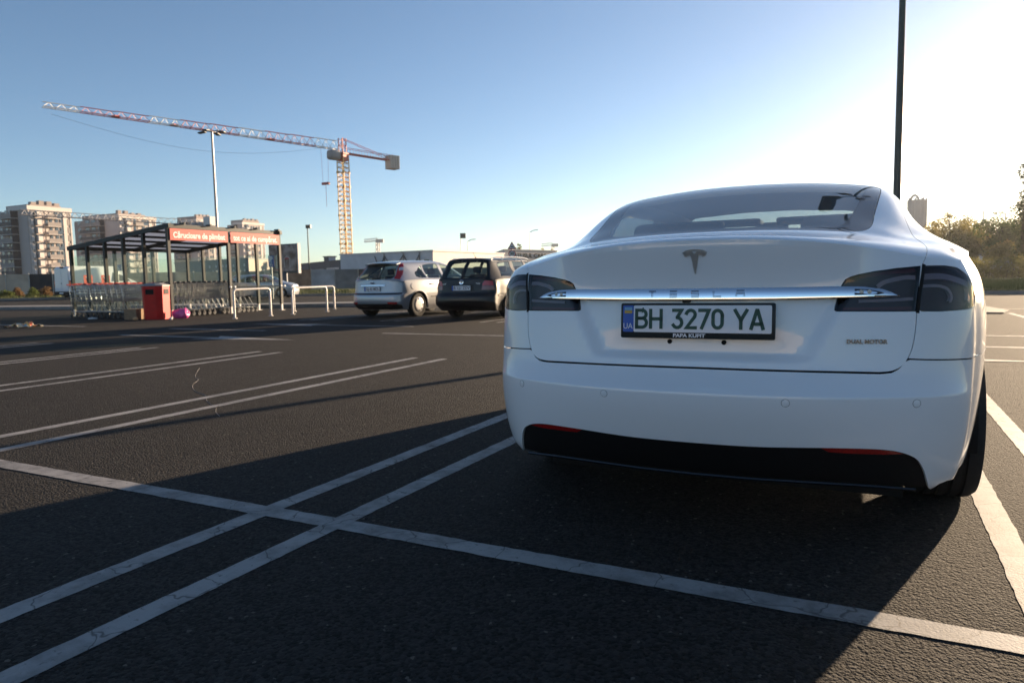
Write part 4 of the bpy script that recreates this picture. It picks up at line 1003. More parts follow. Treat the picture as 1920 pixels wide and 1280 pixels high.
focus = dict(half=.92, len=4.34, wheels=(.80, 3.44), wr=.315, arch=.375, seat_y=1.25,
 top=[[(0,.03,.97),(.25,.035,.97),(.45,.05,.966),(.60,.085,.958),(.70,.135,.948),(.76,.19,.940),(.80,.26,.932)],
  [(0,.165,1.14),(.24,.17,1.14),(.43,.185,1.135),(.565,.22,1.12),(.65,.27,1.095),(.715,.33,1.06),(.82,.42,.955)],
  [(0,.315,1.32),(.23,.32,1.318),(.41,.335,1.31),(.535,.37,1.29),(.615,.425,1.25),(.685,.50,1.18),(.845,.62,.968)],
  [(0,.41,1.425),(.22,.415,1.423),(.40,.43,1.412),(.52,.47,1.388),(.60,.53,1.335),(.68,.62,1.23),(.865,.80,.975)],
  [(0,.50,1.452),(.22,.505,1.449),(.405,.52,1.437),(.53,.56,1.41),(.61,.64,1.35),(.695,.74,1.225),(.878,.95,.975)],
  [(0,1.1,1.488),(.22,1.1,1.485),(.41,1.1,1.47),(.55,1.1,1.433),(.635,1.1,1.36),(.735,1.1,1.18),(.89,1.2,.968)],
  [(0,1.8,1.495),(.22,1.8,1.492),(.41,1.8,1.478),(.555,1.8,1.44),(.645,1.8,1.365),(.745,1.8,1.17),(.89,1.8,.952)],
  [(0,2.4,1.46),(.22,2.4,1.457),(.41,2.4,1.442),(.55,2.4,1.405),(.65,2.4,1.335),(.755,2.4,1.14),(.885,2.4,.932)],
  [(0,2.9,1.295),(.22,2.9,1.29),(.42,2.9,1.27),(.58,2.9,1.225),(.68,2.9,1.15),(.78,2.9,1.03),(.88,2.9,.912)],
  [(0,3.35,1.07),(.22,3.35,1.065),(.45,3.35,1.05),(.62,3.35,1.02),(.72,3.35,.985),(.81,3.35,.94),(.875,3.35,.88)],
  [(0,3.8,.965),(.22,3.8,.96),(.45,3.8,.948),(.62,3.8,.92),(.72,3.8,.89),(.79,3.8,.86),(.85,3.8,.81)],
  [(0,4.2,.83),(.22,4.19,.825),(.42,4.17,.815),(.56,4.14,.79),(.64,4.11,.765),(.70,4.08,.74),(.74,4.04,.71)]],
 rear={1.0: .03, .93: .025, .75: .0, .64: -.01, .60: -.05, .55: -.075, .42: -.07, .34: -.04, .27: .03, .2: .12},
 rear_off=[0, .006, .025, .062, .115, .185, .27], zrows=[.97, .95, .90, .82, .74, .68, .635, .605, .57, .50, .43, .37, .31, .26, .2],
 my=[.2, .4, .6, .85, 1.5, 3.2, 3.6, 3.9, 4.1], mv=[.885, .935, .965, .985, 1.0, .985, .965, .92, .84],
 windows=[('rear_window', 'rear', [(0, .985), (.30, .987), (.55, .998), (.605, 1.06), (.56, 1.20), (.515, 1.31), (.45, 1.385), (.2, 1.41), (0, 1.413)], True),
  ('quarter_window', 'side', [(.80, 1.05), (.95, 1.20), (1.20, 1.345), (1.22, 1.02), (.95, 1.01)], False), ('rear_door_window', 'side', [(1.27, 1.355), (1.6, 1.395), (1.93, 1.40), (1.96, 1.005), (1.28, 1.01)], False),
  ('front_door_window', 'side', [(2.05, 1.395), (2.38, 1.345), (2.70, 1.21), (3.0, 1.05), (2.97, .99), (2.06, 1.0)], False), ('windscreen', 'plan', [(0, 2.52), (.3, 2.53), (.5, 2.58), (.6, 2.9), (.62, 3.22), (.3, 3.27), (0, 3.28)], True)],
 decals=[('tail_light', 'T', 'rear', [(.615, 1.0), (.735, .985), (.70, 1.10), (.635, 1.27), (.575, 1.385), (.53, 1.375), (.565, 1.25), (.61, 1.10)], 'both', .012, M_LRED),
  ('indicator_lens', 'T', 'rear', [(.605, 1.20), (.665, 1.20), (.63, 1.285), (.575, 1.275)], 'both', .018, M_LWHITE),
  ('bumper_strip', 'L', 'rear', [(0, .600), (.45, .600), (.74, .603), (.80, .612), (.80, .645), (.70, .640), (.45, .636), (0, .636)], 'full', .010, M_TRIM),
  ('lower_valance', 'L', 'rear', [(0, .22), (.45, .22), (.70, .23), (.78, .25), (.80, .33), (.72, .365), (.45, .36), (0, .36)], 'full', .006, M_BLACK),
  ('fog_reflector', 'L', 'rear', [(.50, .405), (.73, .405), (.735, .375), (.70, .362), (.52, .365)], 'both', .012, M_LRED),
  ('plate_recess', 'L', 'rear', [(0, .69), (.29, .69), (.36, .81), (0, .81)], 'full', .004, pmat('silver_recess', (.36, .38, .41), .4, .5)),
  ('garnish_bar', 'L', 'rear', [(0, .815), (.40, .815), (.41, .845), (0, .85)], 'full', .018, pmat('bright_bar', (.6, .62, .65), .2, .9)),
  ('fuel_flap', 'L', 'side', [(.60+.085*math.cos(k*math.pi/8), .80+.085*math.sin(k*math.pi/8)) for k in range(16)], 'right', .005, M_SILVER),
  ('door_handle', 'L', 'side', [(1.28, .835), (1.46, .842), (1.46, .872), (1.28, .868)], 'both', .02, M_TRIM),
  ('side_moulding', 'L', 'side', [(1.30, .50), (2.1, .51), (3.0, .51), (3.0, .535), (2.1, .535), (1.28, .53)], 'both', .008, M_TRIM)],
 rim=M_STEELCAP, spokes=8, **common)
FOC, fL, fS = build_car('silver_hatchback', 'silver five door hatchback with tall red tail lights beside its rear window', (-11.50, 14.72, 0), rad(-3.5), focus, M_SILVER)
def dressed(root, L, zp, text, yoff=-.02, holder=True, band=True):
    yp = L.ev(L.inv([(0, zp)], (0, 2), (0, 7.0))[0])[0][1]; M = Matrix.Translation((0, yp+yoff, zp))
    q = MB(); q.bbox(-.265, .265, -.004, .012, -.062, .062, .004, M); p = q.build('number_plate', M_BLACK, root)
    flat(rrect(-.215, .258, -.055, .055, .005), -.0065, .002, 'plate_face', M_PLATE, p, M); flat(rrect(-.258, -.217, -.055, .055, .005), -.0065, .002, 'plate_band', M_PBLUE, p, M)
    text_obj('plate_text', text, .098, pmat('plate_black', (.01, .01, .012), .5), p, M @ frame_matrix((.02, -.0085, -.002), (1, 0, 0), (0, 0, 1)), .0006, width=.435, bold=.0012)
    return p
dressed(FOC, fL, .745, 'GJ 60 MDL', -.012)
q = MB(); yb = fL.ev(fL.inv([(0, .905)], (0, 2), (0, 7.0))[0])[0][1]; q.lathe([(.085, 0), (.085, -.012), (.07, -.02), (0, -.022)], 24, 'y', Matrix.Translation((0, yb, .905)) @ Matrix.Diagonal((1, 1, .42, 1))); eb = q.build('badge', M_CHROME, FOC, 40)
q = MB(); q.lathe([(.07, -.021), (.068, -.024), (0, -.025)], 24, 'y', Matrix.Translation((0, yb, .905)) @ Matrix.Diagonal((1, 1, .36, 1))); q.build('badge_oval', pmat('badge_blue', (.01, .03, .12), .3, coat=1), eb, 40)
# spoiler over the rear window, wiper
q = MB(); n_ = 13; rows = []
for k in range(n_):
    x = -.54+1.08*k/(n_-1); e = abs(x)/.54; rows.append((x, .28+.07*e*e, 1.418-.035*e*e))
vs = []
for x, y, z in rows: vs += [(x, y+.16, z+.034), (x, y, z), (x, y+.02, z-.03), (x, y+.14, z+.0)]
q.add(vs, [(4*i+a, 4*i+(a+1) % 4, 4*i+4+(a+1) % 4, 4*i+4+a) for i in range(n_-1) for a in range(4)]+[(0, 1, 2, 3), tuple(4*(n_-1)+a for a in (3, 2, 1, 0))]); q.build('roof_spoiler', M_SILVER, FOC, 40)
q = MB(); q.tube([(-.02, .02, .99), (.0, .045, 1.01), (.33, .075, 1.02)], .012, 5); q.build('rear_wiper', M_BLACK, FOC)

golf = dict(half=.868, len=4.40, wheels=(.93, 3.44), wr=.315, arch=.372, seat_y=1.45,
 top=[[(0,.03,.95),(.25,.034,.95),(.45,.045,.948),(.60,.07,.943),(.69,.105,.937),(.735,.15,.932),(.77,.22,.926)],
  [(0,.125,1.15),(.25,.13,1.15),(.44,.14,1.146),(.57,.165,1.136),(.64,.205,1.112),(.695,.265,1.05),(.795,.38,.94)],
  [(0,.235,1.36),(.24,.24,1.358),(.42,.25,1.35),(.535,.275,1.335),(.60,.32,1.30),(.665,.40,1.20),(.815,.56,.945)],
  [(0,.30,1.437),(.24,.305,1.435),(.42,.32,1.426),(.535,.35,1.405),(.60,.415,1.36),(.672,.53,1.225),(.832,.75,.945)],
  [(0,.42,1.455),(.24,.425,1.452),(.42,.44,1.44),(.535,.48,1.418),(.605,.56,1.365),(.68,.68,1.22),(.842,.95,.943)],
  [(0,1.1,1.468),(.24,1.1,1.464),(.42,1.1,1.452),(.54,1.1,1.426),(.61,1.1,1.368),(.705,1.1,1.18),(.852,1.3,.94)],
  [(0,1.9,1.475),(.24,1.9,1.471),(.42,1.9,1.458),(.54,1.9,1.43),(.615,1.9,1.37),(.712,1.9,1.17),(.855,1.9,.93)],
  [(0,2.5,1.44),(.24,2.5,1.436),(.42,2.5,1.42),(.54,2.5,1.39),(.625,2.5,1.325),(.72,2.5,1.13),(.852,2.5,.918)],
  [(0,2.98,1.28),(.24,2.98,1.275),(.42,2.98,1.255),(.56,2.98,1.21),(.66,2.98,1.135),(.75,2.98,1.02),(.848,2.98,.905)],
  [(0,3.42,1.06),(.24,3.42,1.055),(.45,3.42,1.04),(.60,3.42,1.01),(.70,3.42,.975),(.78,3.42,.93),(.84,3.42,.875)],
  [(0,3.9,.955),(.24,3.9,.95),(.45,3.9,.938),(.60,3.9,.91),(.69,3.9,.88),(.76,3.9,.85),(.815,3.9,.80)],
  [(0,4.28,.82),(.22,4.27,.815),(.42,4.25,.805),(.54,4.22,.785),(.62,4.19,.76),(.67,4.16,.735),(.71,4.12,.70)]],
 rear={1.0: .03, .93: .025, .75: .0, .62: -.01, .575: -.06, .53: -.085, .42: -.085, .33: -.05, .26: .03, .2: .12},
 rear_off=[0, .005, .018, .048, .092, .155, .24], zrows=[.95, .93, .88, .80, .72, .66, .61, .58, .54, .48, .42, .36, .30, .25, .2],
 my=[.2, .4, .6, .9, 1.5, 3.2, 3.7, 4.0, 4.15], mv=[.90, .945, .97, .99, 1.0, .985, .955, .90, .83],
 windows=[('rear_window', 'rear', [(0, .985), (.40, .987), (.60, 1.0), (.625, 1.03), (.585, 1.20), (.545, 1.335), (.50, 1.39), (.2, 1.405), (0, 1.407)], True),
  ('load_window', 'side', [(.55, 1.01), (.60, 1.20), (.70, 1.345), (1.28, 1.385), (1.33, .995)], False), ('rear_door_window', 'side', [(1.43, 1.385), (1.75, 1.395), (2.02, 1.395), (2.06, .985), (1.48, .99)], False),
  ('front_door_window', 'side', [(2.14, 1.39), (2.45, 1.345), (2.80, 1.19), (3.08, 1.03), (3.02, .975), (2.16, .98)], False), ('windscreen', 'plan', [(0, 2.62), (.3, 2.63), (.48, 2.67), (.58, 3.0), (.61, 3.28), (.3, 3.34), (0, 3.35)], True)],
 decals=[('tail_light', 'L', 'rear', [(.545, .80), (.56, .86), (.60, .915), (.745, .905), (.775, .80)], 'both', .010, M_LRED), ('tail_light_lower', 'L', 'rear', [(.535, .70), (.545, .79), (.775, .79), (.80, .695)], 'both', .010, M_LSMOKE),
  ('bumper_cover', 'L', 'rear', [(0, .30), (.45, .30), (.72, .31), (.80, .34), (.81, .55), (.72, .60), (.45, .60), (0, .60)], 'full', .008, M_BLACKP),
  ('plate_recess', 'L', 'rear', [(0, .675), (.32, .675), (.335, .82), (0, .825)], 'full', .003, pmat('recess_black', (.005, .005, .006), .5)),
  ('side_moulding', 'L', 'side', [(1.35, .52), (2.1, .52), (3.0, .52), (3.0, .56), (2.1, .56), (1.33, .56)], 'both', .010, M_TRIM), ('bumper_trim', 'L', 'side', [(.34, .545), (.44, .545), (.52, .545), (.52, .58), (.44, .58), (.34, .58)], 'both', .012, pmat('pale_trim', (.22, .21, .2), .35, coat=1)),
  ('door_handle', 'L', 'side', [(1.50, .83), (1.68, .835), (1.68, .865), (1.50, .86)], 'both', .02, M_BLACKP)],
 rim=M_STEELCAP, spokes=6, **common)
GOL, gL, gS = build_car('black_estate_car', 'black estate car with silver roof rails and red tail lights beside the silver hatchback', (-8.66, 14.45, 0), rad(-.5), golf, M_BLACKP)
dressed(GOL, gL, .745, 'B 121 ZDV', -.012)
q = MB(); yb = gL.ev(gL.inv([(0, .885)], (0, 2), (0, 7.0))[0])[0][1]; Mt = Matrix.Translation((0, yb, .885)); q.lathe([(.062, 0), (.062, -.014), (.055, -.02), (.05, -.018), (0, -.018)], 24, 'y', Mt)
for a, b in (((-.035, .03), (-.012, -.035)), ((-.012, -.035), (0, -.002)), ((0, -.002), (.012, -.035)), ((.012, -.035), (.035, .03)), ((-.014, .042), (0, .008)), ((0, .008), (.014, .042))): q.tube([Mt @ Vector((a[0], -.020, a[1])), Mt @ Vector((b[0], -.020, b[1]))], .005, 4)
q.build('round_badge', M_CHROME, GOL, 40)
for x, t_ in ((-.50, 'golf'), (.44, 'TDI')): text_obj('model_badge', t_, .05, pmat('badge_pale', (.5, .52, .55), .3, .6), GOL, frame_matrix((x, gL.ev(gL.inv([(abs(x), .845)], (0, 2), (0, 7.0))[0])[0][1]-.006, .845), (1, .05 if x > 0 else -.05, 0), (0, 0, 1)), .001, width=.11, bold=.001)
M_RAIL = pmat('rail_silver', (.62, .62, .62), .3, .8)
for sg in (1, -1):
    q = MB(); q.tube([(sg*.555, .50, 1.415), (sg*.562, .62, 1.462), (sg*.568, .9, 1.478), (sg*.575, 1.6, 1.487), (sg*.575, 2.2, 1.475), (sg*.565, 2.42, 1.44), (sg*.56, 2.5, 1.405)], [.012, .018, .018, .018, .018, .018, .012], 6)
    for y in (1.0, 1.75): q.tube([(sg*.57, y, 1.40), (sg*.57, y, 1.48)], .02, 5)
    q.build('roof_rail', M_RAIL, GOL, 40)
q = MB(); q.tube([(-.02, .05, .985), (.0, .05, 1.0), (.36, .075, 1.015)], .012, 5); q.build('rear_wiper', M_BLACK, GOL)
q = MB(); q.tube([(.05, .62, 1.46), (.05, .50, 1.60)], .005, 5); q.lathe([(.02, 0), (.012, .03)], 8, 'z', Matrix.Translation((.05, .62, 1.455))); q.build('aerial', M_BLACK, GOL)
# ------------------------------------------------------------------ lot furniture
M_FRAME = pmat('anthracite_steel', (.010, .013, .013), .5, 0, noise=(12, .3))
M_GALV = pmat('galvanised_wire', (.42, .43, .43), .32, .9)
M_STEEL = pmat('galvanised_steel', (.36, .36, .35), .45, .7, noise=(9, .25))
M_PANE = glassmat('shelter_glass', (.90, .94, .92), 1.5, .0, .006)
M_POLY = pmat('roof_polycarbonate', (.50, .53, .58), .5, trans=.0, alpha=1, noise=(3, .15))
t_ = M_POLY.node_tree; b_ = t_.nodes['Principled BSDF']
tl_ = t_.nodes.new('ShaderNodeBsdfTranslucent'); tl_.inputs[0].default_value = (.8, .83, .88, 1); mx_ = t_.nodes.new('ShaderNodeMixShader'); mx_.inputs[0].default_value = .75
t_.links.new(b_.outputs[0], mx_.inputs[1]); t_.links.new(tl_.outputs[0], mx_.inputs[2]); t_.links.new(mx_.outputs[0], t_.nodes['Material Output'].inputs[0])
M_BANNER = pmat('red_banner', (.62, .10, .08), .5, noise=(2, .1)); M_WHITEP = pmat('white_print', (.80, .78, .76), .5)
SX0, SX1, SY0, SY1 = -18.45, -23.15, 14.12, 18.5
def roof_z(x): return 2.68+(x-SX0)/(SX1-SX0)*(2.2-2.68)
SH = thing('trolley_shelter', 'open steel and glass trolley shelter with a red lettered banner across its front', 'shelter', (SX0, SY0, 0))
def L_(x, y, z): return (x-SX0, y-SY0, z)
near_x = [SX0, -19.55, -20.5, -21.4, -22.3, SX1]
def post(x, y, foot=True):
    q = MB(); x_, y_, _ = L_(x, y, 0); q.box(x_-.045, x_+.045, y_-.045, y_+.045, .22 if foot else 0.0, roof_z(x)-.06); p = q.build('post', M_FRAME, SH)
    if foot:
        q = MB(); q.box(x_-.03, x_+.03, y_-.03, y_+.03, .0, .23); q.box(x_-.08, x_+.08, y_-.08, y_+.08, .0, .012); q.build('post_foot', pmat('pale_foot', (.5, .48, .46), .5, .3), p)
for x in near_x: post(x, SY0)
for x in near_x: post(x, SY1)
post(SX0, 16.3); post(SX1, 15.6); post(SX1, 17.05)
def beam(a, b, w_, h_, nm='beam', mat=M_FRAME):
    a, b = Vector(L_(*a)), Vector(L_(*b)); d = (b-a); Ln = d.length; M = d.to_track_quat('X', 'Z').to_matrix().to_4x4(); M.translation = a
    q = MB(); q.box(0, Ln, -w_/2, w_/2, -h_/2, h_/2, M); return q.build(nm, mat, SH)
for y in (SY0, SY1): beam((SX0+.12, y, roof_z(SX0+.12)), (SX1-.12, y, roof_z(SX1-.12)), .10, .13)
for x in (SX0, SX1): beam((x, SY0, roof_z(x)), (x, SY1, roof_z(x)), .09, .12)
beam((SX0, 16.3, roof_z(SX0)-.01), (SX1, 16.3, roof_z(SX1)-.01), .07, .11)
for x in near_x[1:-1]: beam((x, SY0, roof_z(x)+.012), (x, SY1, roof_z(x)+.012), .05, .07, 'rafter')
for x in np.linspace(SX0, SX1, 6): pass
for i in range(len(near_x)-1):
    for y0, y1 in ((SY0-.05, 15.2), (15.22, 16.3), (16.32, 17.4), (17.42, SY1+.05)):
        a, b = near_x[i], near_x[i+1]; q = MB(); vs = [L_(x, y, roof_z(x)+dz) for dz in (.055, .070) for x, y in ((a-.004, y0), (b+.004, y0), (b+.004, y1), (a-.004, y1))]
        q.add(vs, [(0, 1, 2, 3), (7, 6, 5, 4), (0, 4, 5, 1), (1, 5, 6, 2), (2, 6, 7, 3), (3, 7, 4, 0)]); q.build('roof_panel', M_POLY, SH)
for y in np.linspace(SY0+.5, SY1-.1, 5):
    q = MB(); p = L_(SX0+.06, y, roof_z(SX0)+.09); q.box(p[0]-.12, p[0]+.08, p[1]-.03, p[1]+.03, p[2]-.03, p[2]+.03); q.build('roof_bracket', M_FRAME, SH)
def pane(a, b, z0, z1, nm='glass_panel'):
    a, b = Vector(L_(*a, 0)), Vector(L_(*b, 0)); d = (b-a).normalized(); n = Vector((-d.y, d.x, 0))*.004; a = a+d*.05; b = b-d*.05
    q = MB(); vs = [p+s_*n+Vector((0, 0, z)) for s_ in (-1, 1) for p, z in ((a, z0), (b, z0), (b, z1), (a, z1))]
    q.add(vs, [(0, 1, 2, 3), (7, 6, 5, 4), (0, 4, 5, 1), (1, 5, 6, 2), (2, 6, 7, 3), (3, 7, 4, 0)]); return q.build(nm, M_PANE, SH)
for i in range(len(near_x)-1):
    pane((near_x[i], SY1), (near_x[i+1], SY1), .22, 1.95)
    pane((near_x[i], SY0), (near_x[i+1], SY0), .22, 1.95)
for a, b in ((SY0, 15.6), (15.6, 17.05), (17.05, SY1)): pane((SX1, a), (SX1, b), .22, 1.9)
for (a, b) in (((SX0, SY0), (SX1, SY0)), ((SX0, SY1), (SX1, SY1)), ((SX1, SY0), (SX1, SY1))):
    dx = .075 if a[1] == b[1] == SY0 else -.075
    q = MB(); a_, b_2 = Vector(L_(*a, .80)), Vector(L_(*b, .80))
    if a[1] == b[1]: a_.y -= dx; b_2.y -= dx
    else: a_.x += .075; b_2.x += .075
    q.tube([a_, b_2], .022, 6); q.build('bumper_rail', M_STEEL, SH, 40)
q = MB(); q.tube([L_(SX0-.07, 16.3, .85), L_(SX0-.07, SY1, .85)], .02, 6)
q.build('bumper_rail', M_FRAME, SH, 40)
for y in (16.25, 16.42, SY1-.06, SY1+.1):
    q = MB(); q.lathe([(0, 0), (.035, .006), (.042, .03), (.03, .055), (0, .06)], 12, 'x', Matrix.Translation(L_(SX0+.045, y, .85))); q.build('rail_knob', M_WHITEP, SH, 50)
for y0, y1, tx in ((SY0+.03, 16.24, 'Cărucioare de plimbat'), (16.36, SY1-.05, 'tot ce ai de cumpărat.')):
    q = MB(); p0, p1 = L_(SX0+.055, y0, 2.27), L_(SX0+.055, y1, 2.61); q.box(p0[0], p0[0]+.014, p0[1], p1[1], p0[2], p1[2]); bn = q.build('banner', M_BANNER, SH)
    text_obj('banner_text', tx, .24, M_WHITEP, bn, frame_matrix((p0[0]+.016, (p0[1]+p1[1])/2, (p0[2]+p1[2])/2-.02), (0, 1, 0), (0, 0, 1)), .002, width=(y1-y0)*.90, bold=.0065)
tag(SH, kind=None)
# stickers with a trolley pictogram on the rear glass
for y in (14.62, 15.22):
    q = MB(); p = L_(SX1+.012, y, 1.18); q.box(p[0], p[0]+.006, p[1]-.15, p[1]+.15, p[2]-.15, p[2]+.15); st = q.build('sticker', pmat('red_sticker', (.60, .06, .03), .5), SH); tag(st, 'red square sticker with a white trolley sign')
    q = MB(); f_ = lambda a, b: (p[0]+.008, p[1]+a, p[2]+b)
    q.tube([f_(-.10, .08), f_(-.06, .08), f_(-.03, -.03), f_(.07, -.03), f_(.09, .04), f_(-.05, .04)], .010, 4); q.tube([f_(-.03, -.03), f_(-.04, -.06), f_(.07, -.06)], .009, 4)
    for a in (-.03, .06): q.lathe([(.018, 0), (.018, .004)], 10, 'x', Matrix.Translation(f_(a, -.09)))
    q.build('trolley_pictogram', M_WHITEP, st)

# ---- shopping trolleys
def make_cart(handle_mat, nm='shopping_trolley'):
    r = thing(nm, 'wire shopping trolley', 'shopping trolley')
    q = MB()
    def P(u, v, s_):      # u 0 back..1 front, v 0 bottom..1 top, s_ side -1..1
        y = -.40+u*(.86 if v > .5 else .86)+(0 if v > .5 else .06*(1-u)-.06*u*.5); hw = (.275-.065*u)*(1 if v > .5 else .86); z = .50+.10*u if v == 0 else (.50+.10*u)*(1-v)+(1.0-.07*u)*v
        y0 = -.40+.86*u; y1 = -.34+.72*u; y = y1*(1-v)+y0*v; hw = (.275-.065*u)*(.84+.16*v)
        return (s_*hw, y, z)
    for v in (0, .22, .42, .62, .82, 1): q.tube([P(0, v, -1), P(1, v, -1), P(1, v, 1), P(0, v, 1)], .006 if v == 1 else .0032, 4)
    for u in np.linspace(0, 1, 12):
        for s_ in (-1, 1): q.tube([P(u, 0, s_), P(u, 1, s_)], .0028, 3, cap=False)
        q.tube([P(u, 0, -1), P(u, 0, 1)], .0028, 3, cap=False)
    for s_ in np.linspace(-1, 1, 9): q.tube([P(0, 0, s_), P(1, 0, s_)], .0028, 3, cap=False); q.tube([P(1, 0, s_), P(1, 1, s_)], .0028, 3, cap=False)
    q.build('basket', M_GALV, r)
    q = MB()
    for s_ in (-.8, -.4, 0, .4, .8): q.tube([(s_*.25, -.395, .98), (s_*.22, -.335, .52)], .0028, 3, cap=False)
    for z in (.6, .75, .9): q.tube([(-.25, -.36-.05*(z-.5), z), (.25, -.36-.05*(z-.5), z)], .0028, 3, cap=False)
    q.build('rear_flap', M_GALV, r)
    q = MB()
    for s_ in (-1, 1):
        q.tube([(s_*.29, -.50, 1.02), (s_*.275, -.42, .97), (s_*.255, -.36, .5), (s_*.25, -.42, .20), (s_*.22, .42, .16), (s_*.20, .50, .15)], .011, 5); q.tube([(s_*.22, .30, .17), (s_*.21, .10, .50)], .010, 5)
    q.tube([(-.25, -.40, .19), (.25, -.40, .19)], .010, 5); q.tube([(-.21, .45, .155), (.21, .45, .155)], .010, 5); q.tube([(-.235, 0, .18), (.235, 0, .18)], .008, 5)
    q.build('chassis', M_GALV, r, 50)
    q = MB(); q.tube([(-.29, -.50, 1.02), (.29, -.50, 1.02)], .019, 6); q.bbox(-.06, .06, -.53, -.47, 1.0, 1.06, .01); q.build('handle', handle_mat, r, 50)
    w0 = None
    for (x, y) in ((-.24, -.40), (.24, -.40), (-.20, .44), (.20, .44)):
        if w0 is None:
            q = MB(); q.lathe([(.03, -.014), (.058, -.014), (.062, 0), (.058, .014), (.03, .014)], 14, 'x'); q.box(-.022, -.018, -.012, .012, 0, .10); q.box(.018, .022, -.012, .012, 0, .10); q.box(-.022, .022, -.02, .02, .085, .11); w0 = q.mesh('castor', pmat('castor_rubber', (.03, .03, .032), .6))
        new_obj('castor', w0, r, None, (x, y, .063))
    return r
cart_b = make_cart(pmat('black_grip', (.015, .015, .016), .5)); cart_r = make_cart(pmat('red_grip', (.45, .05, .04), .5))
def cart_row(src, n, p0, p1, rz, label, group, ends):
    for k in range(n):
        c = src if (k == 0 and src.get('used') is None) else copy_tree(src)
        if c is src: src['used'] = 1
        if 'used' in c: del c['used']
        t = k/(n-1); c.location = (p0[0]+(p1[0]-p0[0])*t, p0[1]+(p1[1]-p0[1])*t, 0); c.rotation_euler = (0, 0, rz+random.uniform(-.02, .02))
        c['label'] = ends.get(k, label); c['group'] = group; c['category'] = 'shopping trolley'
    src['used'] = 1
cart_row(cart_b, 14, (-18.83, 14.62), (-18.83, 17.1), 0.0, 'black handled trolley nested in the row behind the red banner', 'black handled trolleys in a row', {13: 'black handled trolley leading the row under the red banner, nose free'})
cart_row(cart_r, 11, (-21.55, 13.52), (-19.05, 13.52), -math.pi/2, 'trolley nested in the row outside the shelter between its posts and the bin', 'trolleys outside the shelter', {0: 'trolley with a pale grip at the open end of the row outside the shelter'})
cart_row(cart_r, 8, (-22.5, 15.2), (-20.6, 15.2), -math.pi/2, 'red handled trolley nested in the row under the shelter roof', 'red handled trolleys under the roof', {})
for o in (cart_b, cart_r):
    if 'used' in o: del o['used']

# ---- red litter bin
BIN = thing('litter_bin', 'tall red litter bin with a grey lid standing at the shelter corner', 'litter bin', (-18.02, 13.30, 0), rad(22))
M_BIN = pmat('red_bin', (.52, .012, .010), .5, spec=.3, noise=(6, .2))
oct_ = [(.29, .17), (.17, .29), (-.17, .29), (-.29, .17), (-.29, -.17), (-.17, -.29), (.17, -.29), (.29, -.17)]
q = MB(); n_ = 8; q.add([(x*.98, y*.98, .0) for x, y in oct_]+[(x*1.06, y*1.06, .93) for x, y in oct_], [tuple(range(8))[::-1], tuple(range(8, 16))]+[(k, (k+1) % 8, 8+(k+1) % 8, 8+k) for k in range(8)]); q.build('bin_body', M_BIN, BIN)
q = MB(); q.add([(x*1.10, y*1.10, .93) for x, y in oct_]+[(x*1.10, y*1.10, .955) for x, y in oct_]+[(x*.6, y*.6, 1.02) for x, y in oct_], [tuple(range(8))[::-1], tuple(range(16, 24))]+[(k, (k+1) % 8, 8+(k+1) % 8, 8+k) for k in range(8)]+[(8+k, 8+(k+1) % 8, 16+(k+1) % 8, 16+k) for k in range(8)]); q.build('bin_lid', pmat('bin_lid_grey', (.22, .22, .23), .5), BIN)
for a in range(4):
    M = Matrix.Rotation(a*math.pi/2, 4, 'Z'); q = MB(); q.bbox(-.12, .12, -.318, -.28, .70, .84, .01, M); q.build('bin_opening', M_BLACK, BIN)
# ---- litter by the bin
bm = bmesh.new(); bmesh.ops.create_icosphere(bm, subdivisions=4, radius=1)
from mathutils import noise as NZ
for q_ in bm.verts:
    d = q_.co.copy(); n1 = NZ.noise(d*1.7)*.22+NZ.noise(d*4.5)*.13+NZ.noise(d*11)*.05; q_.co = Vector((d.x*.24, d.y*.17, max(d.z*.15+.13, .0)))*(1+n1)
    q_.co.z = max(q_.co.z, .004)
me = bpy.data.meshes.new('pink_bag'); bm.to_mesh(me); bm.free(); o = new_obj('plastic_bag', me, None, pmat('pink_plastic', (.62, .09, .30), .35, coat=.3), (-17.42, 13.62, 0), (0, 0, .6)); smooth_by_angle(me, 80)
tag(o, 'crumpled pink plastic bag lying beside the red bin', 'bag')
q = MB(); q.bbox(-.20, .20, -.16, .16, 0, .30, .006); o = q.build('cardboard_box', pmat('cardboard', (.26, .17, .10), .85, noise=(8, .25)), None, loc=(-18.62, 13.02, 0), rot=(0, 0, .25)); tag(o, 'brown cardboard box left beside the red bin', 'box')
M_ = None
q = MB(); q.tube([(.19, -.165, .30), (.27, -.30, .27)], .004, 4); 
def lump(name, loc, s, mat, label, cat, seed):
    bm = bmesh.new(); bmesh.ops.create_icosphere(bm, subdivisions=3, radius=1)
    for v_ in bm.verts:
        d = v_.co.copy()+Vector((seed, 0, 0)); k = 1+NZ.noise(d*2)*.35+NZ.noise(d*5)*.2; v_.co = Vector((v_.co.x*s[0]*k, v_.co.y*s[1]*k, max(v_.co.z*s[2]*k+s[2]*.8, .003)))
    me = bpy.data.meshes.new(name); bm.to_mesh(me); bm.free(); o = new_obj(name, me, None, mat, loc, (0, 0, seed)); smooth_by_angle(me, 50); return tag(o, label, cat)
lump('crumpled_cup', (-18.15, 12.72, 0), (.07, .055, .05), pmat('orange_paper', (.62, .36, .18), .7), 'small orange paper cup on the ground before the red bin', 'litter', 1.3)
lump('paper_scrap', (-20.1, 12.75, 0), (.12, .08, .035), pmat('white_paper', (.62, .62, .62), .7), 'white paper scrap on the ground before the trolleys', 'litter', 4.1)
lump('paper_ball', (-17.22, 13.12, 0), (.045, .045, .04), MATS['white_paper'], 'small white paper ball in front of the pink bag', 'litter', 7.7)
